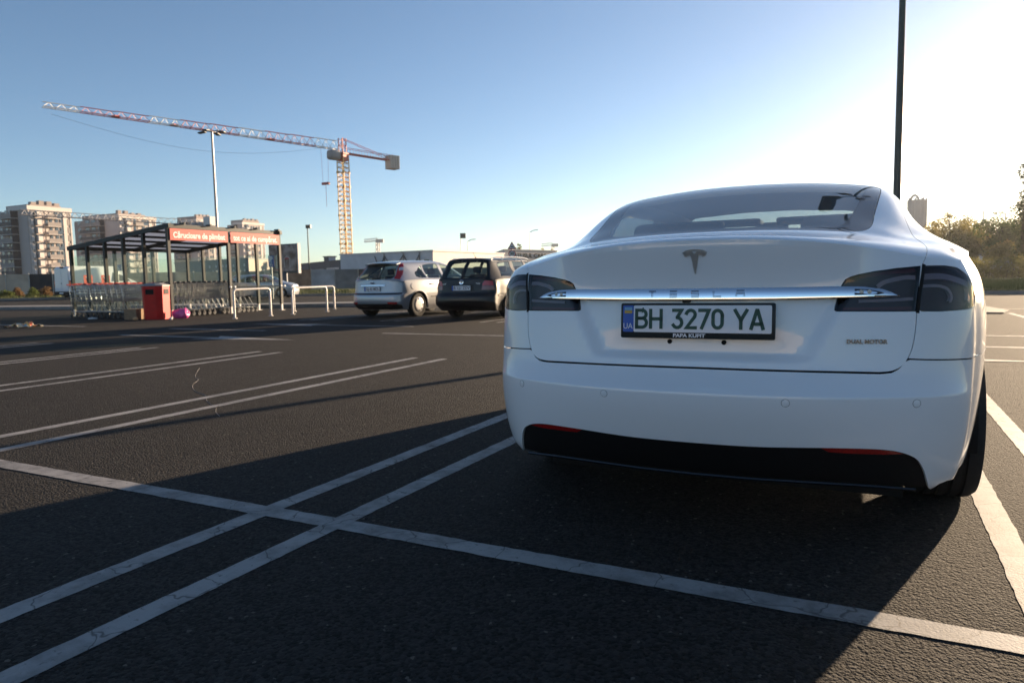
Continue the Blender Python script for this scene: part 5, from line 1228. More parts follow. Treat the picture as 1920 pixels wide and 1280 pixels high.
# sheet of crumpled wrapping on the aisle
bm = bmesh.new(); bmesh.ops.create_grid(bm, x_segments=30, y_segments=16, size=1)
for v_ in bm.verts:
    d = v_.co.copy(); v_.co = Vector((d.x*.36+NZ.noise(d*2)*.05, d.y*.20+NZ.noise(d*2+Vector((3, 0, 0)))*.05, max(.012, .07+NZ.noise(d*2.2)*.12+NZ.noise(d*5)*.06)*(1-.75*d.length_squared*.5)+.004))
me = bpy.data.meshes.new('wrapping'); bm.to_mesh(me); bm.free(); mt = pmat('printed_wrapping', (.62, .45, .24), .6); t_ = mt.node_tree; b_ = t_.nodes['Principled BSDF']; n_ = t_.nodes.new('ShaderNodeTexNoise'); n_.inputs['Scale'].default_value = 5; g_ = t_.nodes.new('ShaderNodeNewGeometry'); r_ = t_.nodes.new('ShaderNodeValToRGB'); r_.color_ramp.interpolation = 'CONSTANT'
for p_, c_ in ((.47, (.48, .10, .07, 1)), (.53, (.65, .42, .14, 1)), (.60, (.25, .36, .40, 1))): e_ = r_.color_ramp.elements.new(p_); e_.color = c_
r_.color_ramp.elements[0].color = (.66, .55, .36, 1); t_.links.new(g_.outputs['Position'], n_.inputs['Vector']); t_.links.new(n_.outputs[0], r_.inputs[0]); t_.links.new(r_.outputs[0], b_.inputs['Base Color'])
p = ground(45, 614); o = new_obj('wrapping_paper', me, None, mt, (p.x, p.y, 0), (0, 0, .3)); smooth_by_angle(me, 60); tag(o, 'crumpled orange printed wrapping paper lying on the aisle', 'litter')
# a strand of twine on the asphalt
tw = [(374, 690), (366, 705), (372, 712), (361, 722), (366, 733), (385, 741), (388, 751), (399, 760), (405, 764), (405, 772), (412, 780)]
pts = [ground(a, b) for a, b in tw]; pts = [Vector((x, y, .0006)) for x, y in catmull([(p.x, p.y) for p in pts], 5)]
q = MB(); q.tube(pts, .0009, 4); o = q.build('twine', pmat('twine', (.45, .43, .42), .8)); tag(o, 'thin pale strand of twine curling over the asphalt', 'twine')

# ---- hoop barriers
M_HOOP = pmat('hoop_paint', (.60, .57, .54), .4, .2, noise=(14, .2))
def hoop(a, b, h, label, grp):
    a, b = Vector((*a, 0)), Vector((*b, 0)); d = (b-a).normalized(); r = .10; pts = [a.copy(), a+Vector((0, 0, h-r))]
    for k in range(1, 6): t = k/6*math.pi/2; pts.append(a+d*(r-r*math.cos(t))+Vector((0, 0, h-r+r*math.sin(t))))
    for k in range(0, 6): t = k/6*math.pi/2; pts.append(b-d*(r-r*math.sin(t))+Vector((0, 0, h-r+r*math.cos(t))))
    pts += [b+Vector((0, 0, h-r)), b.copy()]; c = a.copy(); pts = [p-c for p in pts]
    o = thing('hoop_barrier', label, 'barrier', tuple(c), 0, grp)
    q = MB(); q.tube(pts, .03, 10); q.build('hoop', M_HOOP, o, 60)
    for p in (pts[0], pts[-1]): q = MB(); q.lathe([(.07, 0), (.07, .012), (.035, .014)], 12, 'z', Matrix.Translation(p)); q.build('foot_plate', M_HOOP, o)
ga = lambda x, y: (ground(x, y).x, ground(x, y).y)
hoop((-15.6, 13.88), (-15.6, 15.2), .80, 'white tubular hoop barrier right beside the trolleys and banner', 'hoop barriers')
hoop((-15.6, 16.08), (-15.6, 17.6), .80, 'white tubular hoop barrier with a second hoop close behind it', 'hoop barriers')
hoop((-17.0, 17.6), (-16.85, 19.4), .80, 'white tubular hoop barrier half hidden behind another hoop', 'hoop barriers')

# ---- flood light masts
M_POLE = pmat('pole_green_grey', (.055, .07, .065), .5, .3, noise=(7, .2)); M_POLEL = pmat('pole_galvanised', (.42, .40, .39), .5, .4, noise=(7, .15)); M_FLOOD = pmat('flood_housing', (.02, .022, .024), .5)
def mast(name, label, xy, h, r, mat, heads=4, rz=0.0):
    o = thing(name, label, 'lamp post', (*xy, 0), rz); q = MB(); q.tube([(0, 0, 0), (0, 0, h*.5), (0, 0, h)], [r, r*.85, r*.65], 12); q.lathe([(r*2.4, 0), (r*2.4, .02), (r*1.1, .03)], 12); q.build('pole', mat, o, 50)
    q = MB(); q.box(-r*1.2, r*1.2, -r*1.2, r*1.2, .5, 1.0); q.build('hatch', mat, o)
    for k in range(heads):
        a = k*2*math.pi/heads; M = Matrix.Translation((0, 0, h)) @ Matrix.Rotation(a, 4, 'Z'); q = MB(); q.tube([M @ Vector((0, 0, -.05)), M @ Vector((.45, 0, .02))], .03, 6); ar = q.build('arm', mat, o, 50)
        q = MB(); q.bbox(.42, .88, -.15, .15, -.02, .06, .02, M @ Matrix.Rotation(rad(8), 4, 'Y')); q.build('flood_light', M_FLOOD, ar, 40)
    return o
mast('lamp_post', 'tall dark lamp post rising straight up behind the white saloon', (.47, 17.5), 9.0, .085, M_POLE, 4, .5)
# ------------------------------------------------------------------ background, placed by image column and distance
def gd(px, depth):
    """ground spot in image column px (at horizon height) at a given distance along the lens axis"""
    hy = 521.6+.0195*(960-px); r = pix_ray(px, hy); p = CAM+r*depth; return Vector((p.x, p.y, 0))
def hz(py, px, depth):
    """height of image row py at that spot"""
    r = pix_ray(px, py); return CAM_H+r.z*depth
M_GRASS = pmat('verge_grass', (.075, .085, .028), .9, noise=(.9, .45), bump=(30, .6))
M_KERB = pmat('kerb_concrete', (.22, .21, .20), .8, noise=(4, .2)); M_PAVE = pmat('pavement', (.10, .095, .09), .85, noise=(1.5, .2))
def strip(name, near, far, z, mat, kind='structure', depthz=None, label=None):
    """band between two ground polylines, with a vertical kerb face along its near edge"""
    q = MB(); n = len(near); vs = [(p.x, p.y, z) for p in near]+[(p.x, p.y, z) for p in far]+[(p.x, p.y, 0) for p in near]; q.add(vs, [(i, i+1, n+i+1, n+i) for i in range(n-1)]+[(2*n+i, 2*n+i+1, i+1, i) for i in range(n-1)])
    o = q.build(name, mat); o['kind'] = kind
    if label: o['label'] = label
    return o
# pavement edge behind the shelter
kn = [ground(-150, 583), ground(0, 581), ground(135, 580), ground(300, 579), ground(480, 577.5), ground(640, 575), ground(800, 573), ground(1000, 570)]
strip('pavement_strip', kn, [p+Vector((-.8, 1.9, 0)) for p in kn], .13, M_KERB)
# grass verge beyond the street and its kerb
vn = [gd(-250, 52), gd(0, 55), gd(130, 56), gd(300, 52), gd(480, 50), gd(560, 49), gd(670, 48), gd(800, 50), gd(1000, 56), gd(1200, 66)]
strip('street_kerb', vn, [p*1.01 for p in vn], .12, M_KERB)
vf = [gd(-250, 90), gd(0, 92), gd(130, 96), gd(300, 100), gd(480, 105), gd(560, 108), gd(670, 112), gd(800, 120), gd(1000, 130), gd(1200, 140)]
strip('grass_verge', [p*1.008 for p in vn], vf, .15, M_GRASS)
# right side: grass bank with kerb
rn = [gd(1060, 46), gd(1260, 42), gd(1400, 38), ground(1700, 551.5), ground(1850, 551.5), ground(1920, 552), ground(2100, 553), ground(2500, 556)]
strip('grass_kerb', rn, [p*1.012 for p in rn], .12, M_KERB)
rf = [p*2.2 for p in rn]; strip('grass_bank', [p*1.010 for p in rn], rf, .16, M_GRASS)
# tufts on the bank
def tufts(name, spots, hgt, mat, label, seed=1, n=9):
    rnd = random.Random(seed); vs = []; fs = []
    for (x, y, z) in spots:
        for _ in range(n):
            a = rnd.uniform(0, 6.28); r = rnd.uniform(0, .25); h = hgt*rnd.uniform(.5, 1.3); bx, by = x+r*math.cos(a), y+r*math.sin(a); t = rnd.uniform(0, 6.28); dx, dy = math.cos(t)*.018, math.sin(t)*.018; lx, ly = rnd.uniform(-.5, .5)*h, rnd.uniform(-.5, .5)*h; b = len(vs)
            vs += [(bx-dx, by-dy, z), (bx+dx, by+dy, z), (bx+lx, by+ly, z+h)]; fs.append((b, b+1, b+2))
    me = bpy.data.meshes.new(name); me.from_pydata(vs, [], fs); o = new_obj(name, me, None, mat); tag(o, label, 'grass', kind='stuff'); return o
rnd = random.Random(3); spots = []
for _ in range(2600):
    px = rnd.uniform(1780, 2100); d = rnd.uniform(1.012, 1.9); b = ground(px, 552); spots.append((b.x*d, b.y*d, .16))
tufts('grass', spots, .16, pmat('grass_blade', (.10, .115, .03), .8), 'short sunlit grass on the bank beyond the lot', 5)
spots = []
for _ in range(2500):
    px = rnd.uniform(-60, 1000); i = np.interp(px, [-250, 0, 130, 300, 480, 560, 670, 800, 1000], [52, 55, 56, 52, 50, 49, 48, 50, 56]); p = gd(px, i*rnd.uniform(1.015, 1.35)); spots.append((p.x, p.y, .15))
tufts('verge_tufts', spots, .22, MATS['grass_blade'], 'rough grass on the verge before the hoarding', 6)

# ---- hoarding of tarpaulin panels
M_TARP = [pmat('tarp_beige', (.55, .44, .34), .85, noise=(.8, .3)), pmat('tarp_grey', (.20, .20, .20), .8, noise=(.7, .35)), pmat('tarp_dark', (.035, .038, .042), .85), pmat('wall_rust', (.33, .19, .12), .85, noise=(1.2, .5)), pmat('tarp_pale', (.42, .41, .42), .8, noise=(.6, .35))]
FEN = thing('hoarding_fence', 'long site hoarding of tarpaulin covered panels beyond the street', 'fence', tuple(gd(0, 67)))
cols = list(range(-120, 1080, 44)); cm = {0: (-200, 45, 0), 1: (45, 75, 0), 2: (75, 100, 2)}
def tarp_col(px):
    if px < 60: return 0
    if px < 120: return 2
    if px < 250: return 1
    if px < 440: return 0
    if px < 500: return 1
    if px < 545: return 0
    if px < 588: return 3
    if px < 600: return 2
    if px < 640: return 4
    if px < 672: return 1
    return 2 if px < 700 else 1
fd = lambda px: np.interp(px, [-200, 0, 300, 620, 1100], [64, 67, 72, 80, 92])
o0 = FEN.location
for i, px in enumerate(cols[:-1]):
    a, b = gd(px, fd(px)), gd(px+44, fd(px+44)); d = (b-a); Ln = d.length; n = Vector((-d.y, d.x, 0)).normalized(); nx, nz = 18, 10; vs = []; H = 2.25 if px > 480 else 2.15
    for kz in range(nz+1):
        for kx in range(nx+1):
            p = a+d*(.012+.976*kx/nx); zz = .1+H*kz/nz; w_ = NZ.noise(Vector((p.x*.9, p.y*.9+zz*.7, i)))*.16+NZ.noise(Vector((p.x*2.3, zz*1.4, i+5)))*.07; vs.append(tuple(p-n*w_*math.sin(math.pi*kz/nz)+Vector((0, 0, zz))-o0))
    q = MB(); q.add(vs, [(kz*(nx+1)+kx, kz*(nx+1)+kx+1, (kz+1)*(nx+1)+kx+1, (kz+1)*(nx+1)+kx) for kz in range(nz) for kx in range(nx)]); q.build('tarpaulin_panel', M_TARP[tarp_col(px+22)], FEN, 70)
    q = MB(); q.tube([a-o0+n*-.06, a-o0+n*-.06+Vector((0, 0, H+.2))], .04, 6); q.build('fence_post', M_STEEL, FEN)
# pictures sprayed on the wall part
for px, w_, txt in ((548, 40, 'CO SE'), (556, 30, 'SOS')):
    pass

# ---- site huts and sheds behind the hoarding
M_HUT = pmat('hut_white', (.55, .53, .55), .7, noise=(1.2, .12)); M_HUT2 = pmat('hut_sunlit_white', (.62, .54, .50), .7, noise=(.9, .12)); M_ROOFD = pmat('shed_grey', (.10, .105, .115), .7, noise=(.8, .2)); M_DARKWIN = pmat('window_dark', (.02, .023, .028), .15, coat=.5)  # one white building: lavender white painted for its shaded wall, pinkish for the sunlit
def block(name, label, corner, d_left, d_right, h, mat_left, mat_right, cat='building', roof=None):
    """box whose nearest vertical edge stands at `corner`; d_left / d_right run along the two visible faces"""
    o = thing(name, label, cat, (corner.x, corner.y, 0)); A = Vector(d_left); B = Vector(d_right)
    q = MB(); q.mi = 0; q.add([(0, 0, 0), tuple(A), tuple(A+Vector((0, 0, h))), (0, 0, h)], [(0, 1, 2, 3)]); q.build('wall', mat_left, o)
    q = MB(); q.add([(0, 0, 0), tuple(B), tuple(B+Vector((0, 0, h))), (0, 0, h)], [(0, 1, 2, 3)]); q.build('wall', mat_right, o)
    q = MB(); Cc = A+B; q.add([tuple(A), tuple(Cc), tuple(Cc+Vector((0, 0, h))), tuple(A+Vector((0, 0, h)))], [(0, 1, 2, 3)]); q.add([tuple(B), tuple(Cc), tuple(Cc+Vector((0, 0, h))), tuple(B+Vector((0, 0, h)))], [(0, 1, 2, 3)]); q.build('rear_wall', mat_left, o)
    q = MB(); e = .12; c0 = -(A.normalized()+B.normalized())*e; c1 = A+A.normalized()*e-B.normalized()*e; c2 = A+B+(A.normalized()+B.normalized())*e; c3 = B+B.normalized()*e-A.normalized()*e
    P = [c0, c1, c2, c3]; q.add([tuple(p+Vector((0, 0, h))) for p in P]+[tuple(p+Vector((0, 0, h+.16))) for p in P], [(0, 1, 2, 3), (7, 6, 5, 4), (0, 4, 5, 1), (1, 5, 6, 2), (2, 6, 7, 3), (3, 7, 4, 0)]); q.build('roof', roof or mat_left, o)
    return o, A, B
def on_face(o, D, s0, s1, z0, z1, nm, mat, out=.03, parent=None):
    """a slab standing proud of the face that runs along D"""
    Dn = D.normalized(); n = Vector((Dn.y, -Dn.x, 0))
    toC = -(o.location); 
    if n.dot(Vector((toC.x, toC.y, 0))) < 0: n = -n
    q = MB(); vs = [Dn*s+n*k+Vector((0, 0, z)) for k in (.004, out) for s, z in ((s0, z0), (s1, z0), (s1, z1), (s0, z1))]
    q.add(vs, [(0, 1, 2, 3), (7, 6, 5, 4), (0, 4, 5, 1), (1, 5, 6, 2), (2, 6, 7, 3), (3, 7, 4, 0)]); return q.build(nm, mat, parent or o)
c = gd(813, 88); dl = gd(640, 96)-c; dr = gd(946, 104)-c
hut, A, B = block('site_building', 'flat roofed white site building with a shaded wall of pipes and a sunlit wall', c, dl, dr, hz(471, 813, 88), M_HUT, M_HUT2, roof=M_HUT)
for s0 in (1.2, 4.6, 8.0): on_face(hut, A, s0, s0+2.9, .6, hz(480, 813, 88), 'wall_panel', M_HUT, .05)
for s0 in (.6, 1.9): w_ = on_face(hut, A, s0, s0+.75, 2.9, 3.5, 'window', M_DARKWIN, .06)
q = MB()
for s0, s1 in ((2.0, 4.6), (4.6, 7.8), (7.8, 9.4)):
    n_ = Vector((A.normalized().y, -A.normalized().x, 0)); n_ = n_ if n_.dot(-hut.location) > 0 else -n_
    pts = [A.normalized()*(s0+(s1-s0)*k/8)+n_*.14+Vector((0, 0, 4.2-1.3*math.sin(math.pi*k/8))) for k in range(9)]; q.tube(pts, .06, 6)
for s0 in (2.0, 4.6, 7.8): q.tube([A.normalized()*s0+n_*.14+Vector((0, 0, 1.5)), A.normalized()*s0+n_*.14+Vector((0, 0, 4.5)), A.normalized()*(s0+.4)+n_*.14+Vector((0, 0, 4.6))], .05, 6)
q.build('sagging_pipes', M_ROOFD, hut, 50)
c = gd(947, 118); hut2, A, B = block('workshop', 'pale flat roofed workshop with a row of dark letters under its eaves', c, gd(930, 132)-c, gd(1045, 128)-c, hz(469, 947, 118), M_HUT, M_HUT2, roof=M_HUT2)
Bn = B.normalized(); n_ = Vector((Bn.y, -Bn.x, 0)); n_ = n_ if n_.dot(-hut2.location) > 0 else -n_
text_obj('sign_lettering', 'ATUSUL CARS', 1.05, M_DARKWIN, hut2, frame_matrix(Bn*(B.length*.46)+n_*.05+Vector((0, 0, hz(479, 947, 118))), Bn, (0, 0, 1)), .02, width=B.length*.62, bold=.02)
c = gd(641, 100); shed, A, B = block('low_shed', 'long low dark grey shed behind the hoarding', c, gd(560, 118)-c, Vector((3, 7, 0)), hz(489, 641, 100), M_ROOFD, M_HUT2)
on_face(shed, A, 1, 6.5, 2.2, 3.0, 'pale_band', M_HUT2); on_face(shed, A, 8, 14, 2.1, 2.9, 'pale_band', M_HUT2)
c = gd(468, 96); gb_, A, B = block('grey_hall', 'dark grey flat hall with pale marks along its wall, seen through the shelter', c, gd(330, 112)-c, gd(510, 104)-c, hz(485, 468, 96), pmat('hall_grey', (.17, .18, .195), .7, noise=(.4, .15)), pmat('hall_beige', (.40, .34, .29), .8, noise=(.4, .12)))
rnd = random.Random(5)
for k in range(11):
    for z in (2.55, 3.3):
        if rnd.random() < .75: on_face(gb_, A, 1.0+k*1.05, 1.0+k*1.05+.32, z, z+.34, 'wall_mark', M_HUT, .04)
c = gd(565, 112); q = MB()
cab, A, B = block('rooftop_cabin', 'tiny white cabin standing on the shed roof', gd(618, 108), Vector((-1.2, .3, 0)), Vector((.5, 1.0, 0)), hz(482, 618, 108), M_ROOFD, M_HUT)

# ---- billboard, parking sign, speed sign
bb = thing('billboard', 'brown poster billboard in a dark frame on one post before the hoarding', 'billboard', tuple(gd(535, 66)))
bx = (gd(560, 65.4)-gd(507, 67)); bl_ = bx.length; bd = bx.normalized(); bz0, bz1 = hz(512, 535, 66), hz(458, 535, 66); M = frame_matrix((0, 0, 0), bd, (0, 0, 1))
q = MB(); q.bbox(-bl_/2, bl_/2, bz0, bz1, -.14, .14, .03, M); q.build('frame', pmat('billboard_frame', (.035, .045, .06), .5), bb, 40)
q = MB(); q.box(bl_/2-.02, bl_/2+.10, bz0-.05, bz1+.02, -.16, .16, M); q.build('edge_profile', pmat('edge_pale', (.5, .47, .46), .5), bb)
mt = pmat('poster_print', (.2, .14, .11), .5); t_ = mt.node_tree; b_ = t_.nodes['Principled BSDF']; g_ = t_.nodes.new('ShaderNodeNewGeometry'); n_ = t_.nodes.new('ShaderNodeTexNoise'); n_.inputs['Scale'].default_value = 1.6; n_.inputs['Detail'].default_value = 5; r_ = t_.nodes.new('ShaderNodeValToRGB'); r_.color_ramp.elements[0].color = (.09, .05, .035, 1); r_.color_ramp.elements[0].position = .38; r_.color_ramp.elements[1].color = (.30, .24, .23, 1); r_.color_ramp.elements[1].position = .62
t_.links.new(g_.outputs['Position'], n_.inputs['Vector']); t_.links.new(n_.outputs[0], r_.inputs[0]); t_.links.new(r_.outputs[0], b_.inputs['Base Color'])
q = MB(); q.box(-bl_/2+.12, bl_/2-.12, bz0+.18, bz1-.12, .141, .15, M); po = q.build('poster', mt, bb)
def lay(pts, mat, nm, r=.05):
    q = MB(); q.tube([M @ Vector((a*bl_, bz0+b*(bz1-bz0), .152)) for a, b in pts], r, 5); q.build(nm, mat, po)
M_PP = pmat('poster_pale', (.42, .38, .37), .5); M_PR = pmat('poster_red', (.38, .09, .10), .5)
lay([(-.22, .12), (-.24, .4), (-.23, .6), (-.18, .66), (-.13, .6), (-.14, .4), (-.12, .12)], M_PP, 'poster_bottle', .05); lay([(-.25, .13), (-.15, .10), (-.08, .14)], M_PR, 'poster_label', .10); lay([(.05, .2), (.04, .5), (.14, .58), (.24, .5), (.24, .2)], M_PP, 'poster_jar', .05); lay([(.08, .5), (.2, .5)], M_PR, 'poster_label', .09)
q = MB(); q.tube([(0, 0, 0), (0, 0, bz0+.1)], .24, 10); q.build('post', pmat('billboard_post', (.03, .05, .08), .5), bb, 50)
M_SBLUE = pmat('sign_blue', (.012, .085, .30), .4); M_SRED = pmat('sign_red', (.38, .02, .025), .4); M_SWHITE = pmat('sign_white', (.62, .62, .63), .4)
def sign_post(name, label, px, depth, h): o = thing(name, label, 'sign', tuple(gd(px, depth))); q = MB(); q.tube([(0, 0, 0), (0, 0, h)], .03, 8); q.build('post', M_STEEL, o, 50); return o, frame_matrix((0, 0, 0), C_R.cross(Vector((0, 0, 1))).cross(Vector((0, 0, 1)))*-1, (0, 0, 1))
ps, M = sign_post('parking_sign', 'blue parking sign with a white letter P on a thin post', 511, 42, hz(480, 511, 42))
z0, z1 = hz(500.5, 511, 42), hz(479.5, 511, 42); xd = Vector((C_R.x, C_R.y, 0)).normalized(); M = frame_matrix((0, 0, 0), xd, (0, 0, 1))
q = MB(); q.bbox(-.17, .17, z0, z1, .03, .045, .006, M); pl_ = q.build('sign_plate', M_SBLUE, ps)
text_obj('sign_letter', 'P', .42, M_SWHITE, pl_, M @ Matrix.Translation((0, z0+(z1-z0)*.66, .049)), .002, bold=.008); text_obj('sign_text', '24 h', .11, M_SWHITE, pl_, M @ Matrix.Translation((0, z0+.12, .049)), .002)
ps2, M2 = sign_post('pedestrian_sign', 'small blue and white crossing sign seen through the shelter glass', 223, 50, hz(495, 223, 50))
q = MB(); q.bbox(-.3, .3, hz(508, 223, 50), hz(496, 223, 50), .03, .045, .006, M); pl2 = q.build('sign_plate', M_SBLUE, ps2); q = MB(); z_ = hz(507, 223, 50); q.add([M @ Vector(p) for p in ((-.2, z_, .05), (.2, z_, .05), (0, z_+.36, .05))], [(0, 1, 2)]); q.build('white_triangle', M_SWHITE, pl2)
sp, M2 = sign_post('speed_sign', 'round thirty speed sign under a triangular bump warning sign', 961, 40, hz(456, 961, 40))
z_ = hz(476, 961, 40); R_ = .21
q = MB(); q.lathe([(R_, 0), (R_, .02)], 28, 'z', M @ Matrix.Translation((0, z_, .03))); dk = q.build('round_plate', M_SRED, sp)
q = MB(); q.lathe([(R_*.78, 0), (R_*.78, .006)], 28, 'z', M @ Matrix.Translation((0, z_, .048))); q.build('round_face', M_SWHITE, dk); text_obj('sign_number', '30', .25, M_DARKWIN, dk, M @ Matrix.Translation((0, z_, .056)), .002, bold=.01)
zt_, zb_ = hz(453, 961, 40), hz(467.5, 961, 40); tw_ = (zt_-zb_)*.58
def tri(s, y): c_ = (zb_*2+zt_)/3; return [M @ Vector((a*s, c_+(b-c_)*s, y)) for a, b in ((-tw_, zb_), (tw_, zb_), (0, zt_))]
q = MB(); q.add(tri(1, .03)+tri(1, .05), [(2, 1, 0), (3, 4, 5), (0, 1, 4, 3), (1, 2, 5, 4), (2, 0, 3, 5)]); tp = q.build('triangle_plate', M_SRED, sp)
q = MB(); q.add(tri(.66, .054), [(0, 1, 2)]); q.build('triangle_face', M_SWHITE, tp)
q = MB(); q.add([M @ Vector((a*.11, zb_+.11+b*.07, .057)) for a, b in ((-1, 0), (1, 0), (.5, .8), (0, 1), (-.5, .8))], [(0, 1, 2, 3, 4)]); q.build('bump_mark', M_DARKWIN, tp)
# ---- lamp posts and poles further off
lp = gd(413, 45); hL = hz(251, 400, 45); mast('lamp_post', 'pale lamp post with flood lights rising behind the trolley shelter', (lp.x, lp.y), hL, .10, M_POLEL, 4, .35)
lp = gd(581, 84); o = thing('lamp_post', 'thin dark lamp post with one flood light behind the billboard', 'lamp post', (lp.x, lp.y, 0)); hL = hz(428, 577, 84); q = MB(); q.tube([(0, 0, 0), (0, 0, hL)], [.09, .06], 8); q.build('pole', M_POLE, o, 50); q = MB(); q.bbox(-.15, .45, -.2, .2, hL-.05, hL+.35, .03, Matrix.Rotation(.3, 4, 'Z')); q.build('flood_light', M_FLOOD, o)
for px, pt, dp, lb in ((866, 441, 128, 'thin distant pole with a box head above the site building'), (995, 436, 130, 'distant street lamp with a short arm above the workshop'), (879, 453, 135, 'distant street lamp with a bent arm above the sunlit wall')):
    p = gd(px, dp); h_ = hz(pt, px, dp); o = thing('street_lamp', lb, 'lamp post', (p.x, p.y, 0)); q = MB(); q.tube([(0, 0, 0), (0, 0, h_)], [.10, .07], 6); q.build('pole', M_POLEL, o, 50); q = MB()
    if px == 866: q.box(-.1, .9, -.3, .3, h_-.6, h_+.3, Matrix.Rotation(CAM_YAW, 4, 'Z'))
    else: q.tube([(0, 0, h_), xd*.7+Vector((0, 0, h_+.35)), xd*1.5+Vector((0, 0, h_+.4))], .07, 6)
    q.build('lamp_head', M_POLE, o)
sgn_ = gd(1952, 75); o = thing('pylon_sign', 'tall store pylon with a grey red-edged panel above the poplar', 'sign', (sgn_.x, sgn_.y, 0)); zz0, zz1 = hz(236, 1930, 75), hz(165, 1930, 75); hwp = 36/1323*75
q = MB(); q.tube([(0, 0, 0), (0, 0, zz1)], .22, 10); q.build('post', M_STEEL, o, 50); q = MB(); M = frame_matrix((0, 0, 0), xd, (0, 0, 1)); q.bbox(-hwp, hwp, zz0, zz1, -.3, .3, .05, M); pp = q.build('sign_panel', pmat('sign_back', (.14, .15, .16), .5), o)
q = MB(); q.box(-hwp-.07, -hwp+.02, zz0-.05, zz1+.05, -.33, .33, M); q.box(hwp-.02, hwp+.07, zz0-.05, zz1+.05, -.33, .33, M); q.build('panel_edge', M_SRED, pp)
# low kerbed island and markings on the right of the aisle
isl = [ground(1790, 575), ground(1848, 576), ground(1893, 584), ground(1882, 588), ground(1800, 587)]
q = MB(); q.prism([(p.x, p.y) for p in isl], 0, .03); o = q.build('traffic_island', M_PAVE); o['kind'] = 'structure'
a, b = ground(1850, 579), ground(1925, 578.5); painted_line((a.x-1, a.y), (b.x+6, b.y+.1), .12); a, b = ground(1893, 587), ground(1930, 597); painted_line((a.x, a.y), (b.x, b.y), .1)
# ------------------------------------------------------------------ apartment towers
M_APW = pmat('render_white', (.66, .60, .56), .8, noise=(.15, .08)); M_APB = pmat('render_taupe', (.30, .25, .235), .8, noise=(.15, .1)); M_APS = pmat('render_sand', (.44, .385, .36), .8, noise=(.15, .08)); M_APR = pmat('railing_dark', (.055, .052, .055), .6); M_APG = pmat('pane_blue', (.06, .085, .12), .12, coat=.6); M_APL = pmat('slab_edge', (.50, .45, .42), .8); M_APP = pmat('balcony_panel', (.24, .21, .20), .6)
BOX = {}
def ubox(key, mat):
    if key not in BOX: q = MB(); q.box(0, 1, 0, 1, 0, 1); BOX[key] = q.mesh(key, mat)
    return BOX[key]
def put(nm, mat, parent, x0, x1, y0, y1, z0, z1): o = new_obj(nm, ubox(nm+mat.name, mat), parent, None, (min(x0, x1), min(y0, y1), z0)); o.scale = (abs(x1-x0), abs(y1-y0), z1-z0); return o
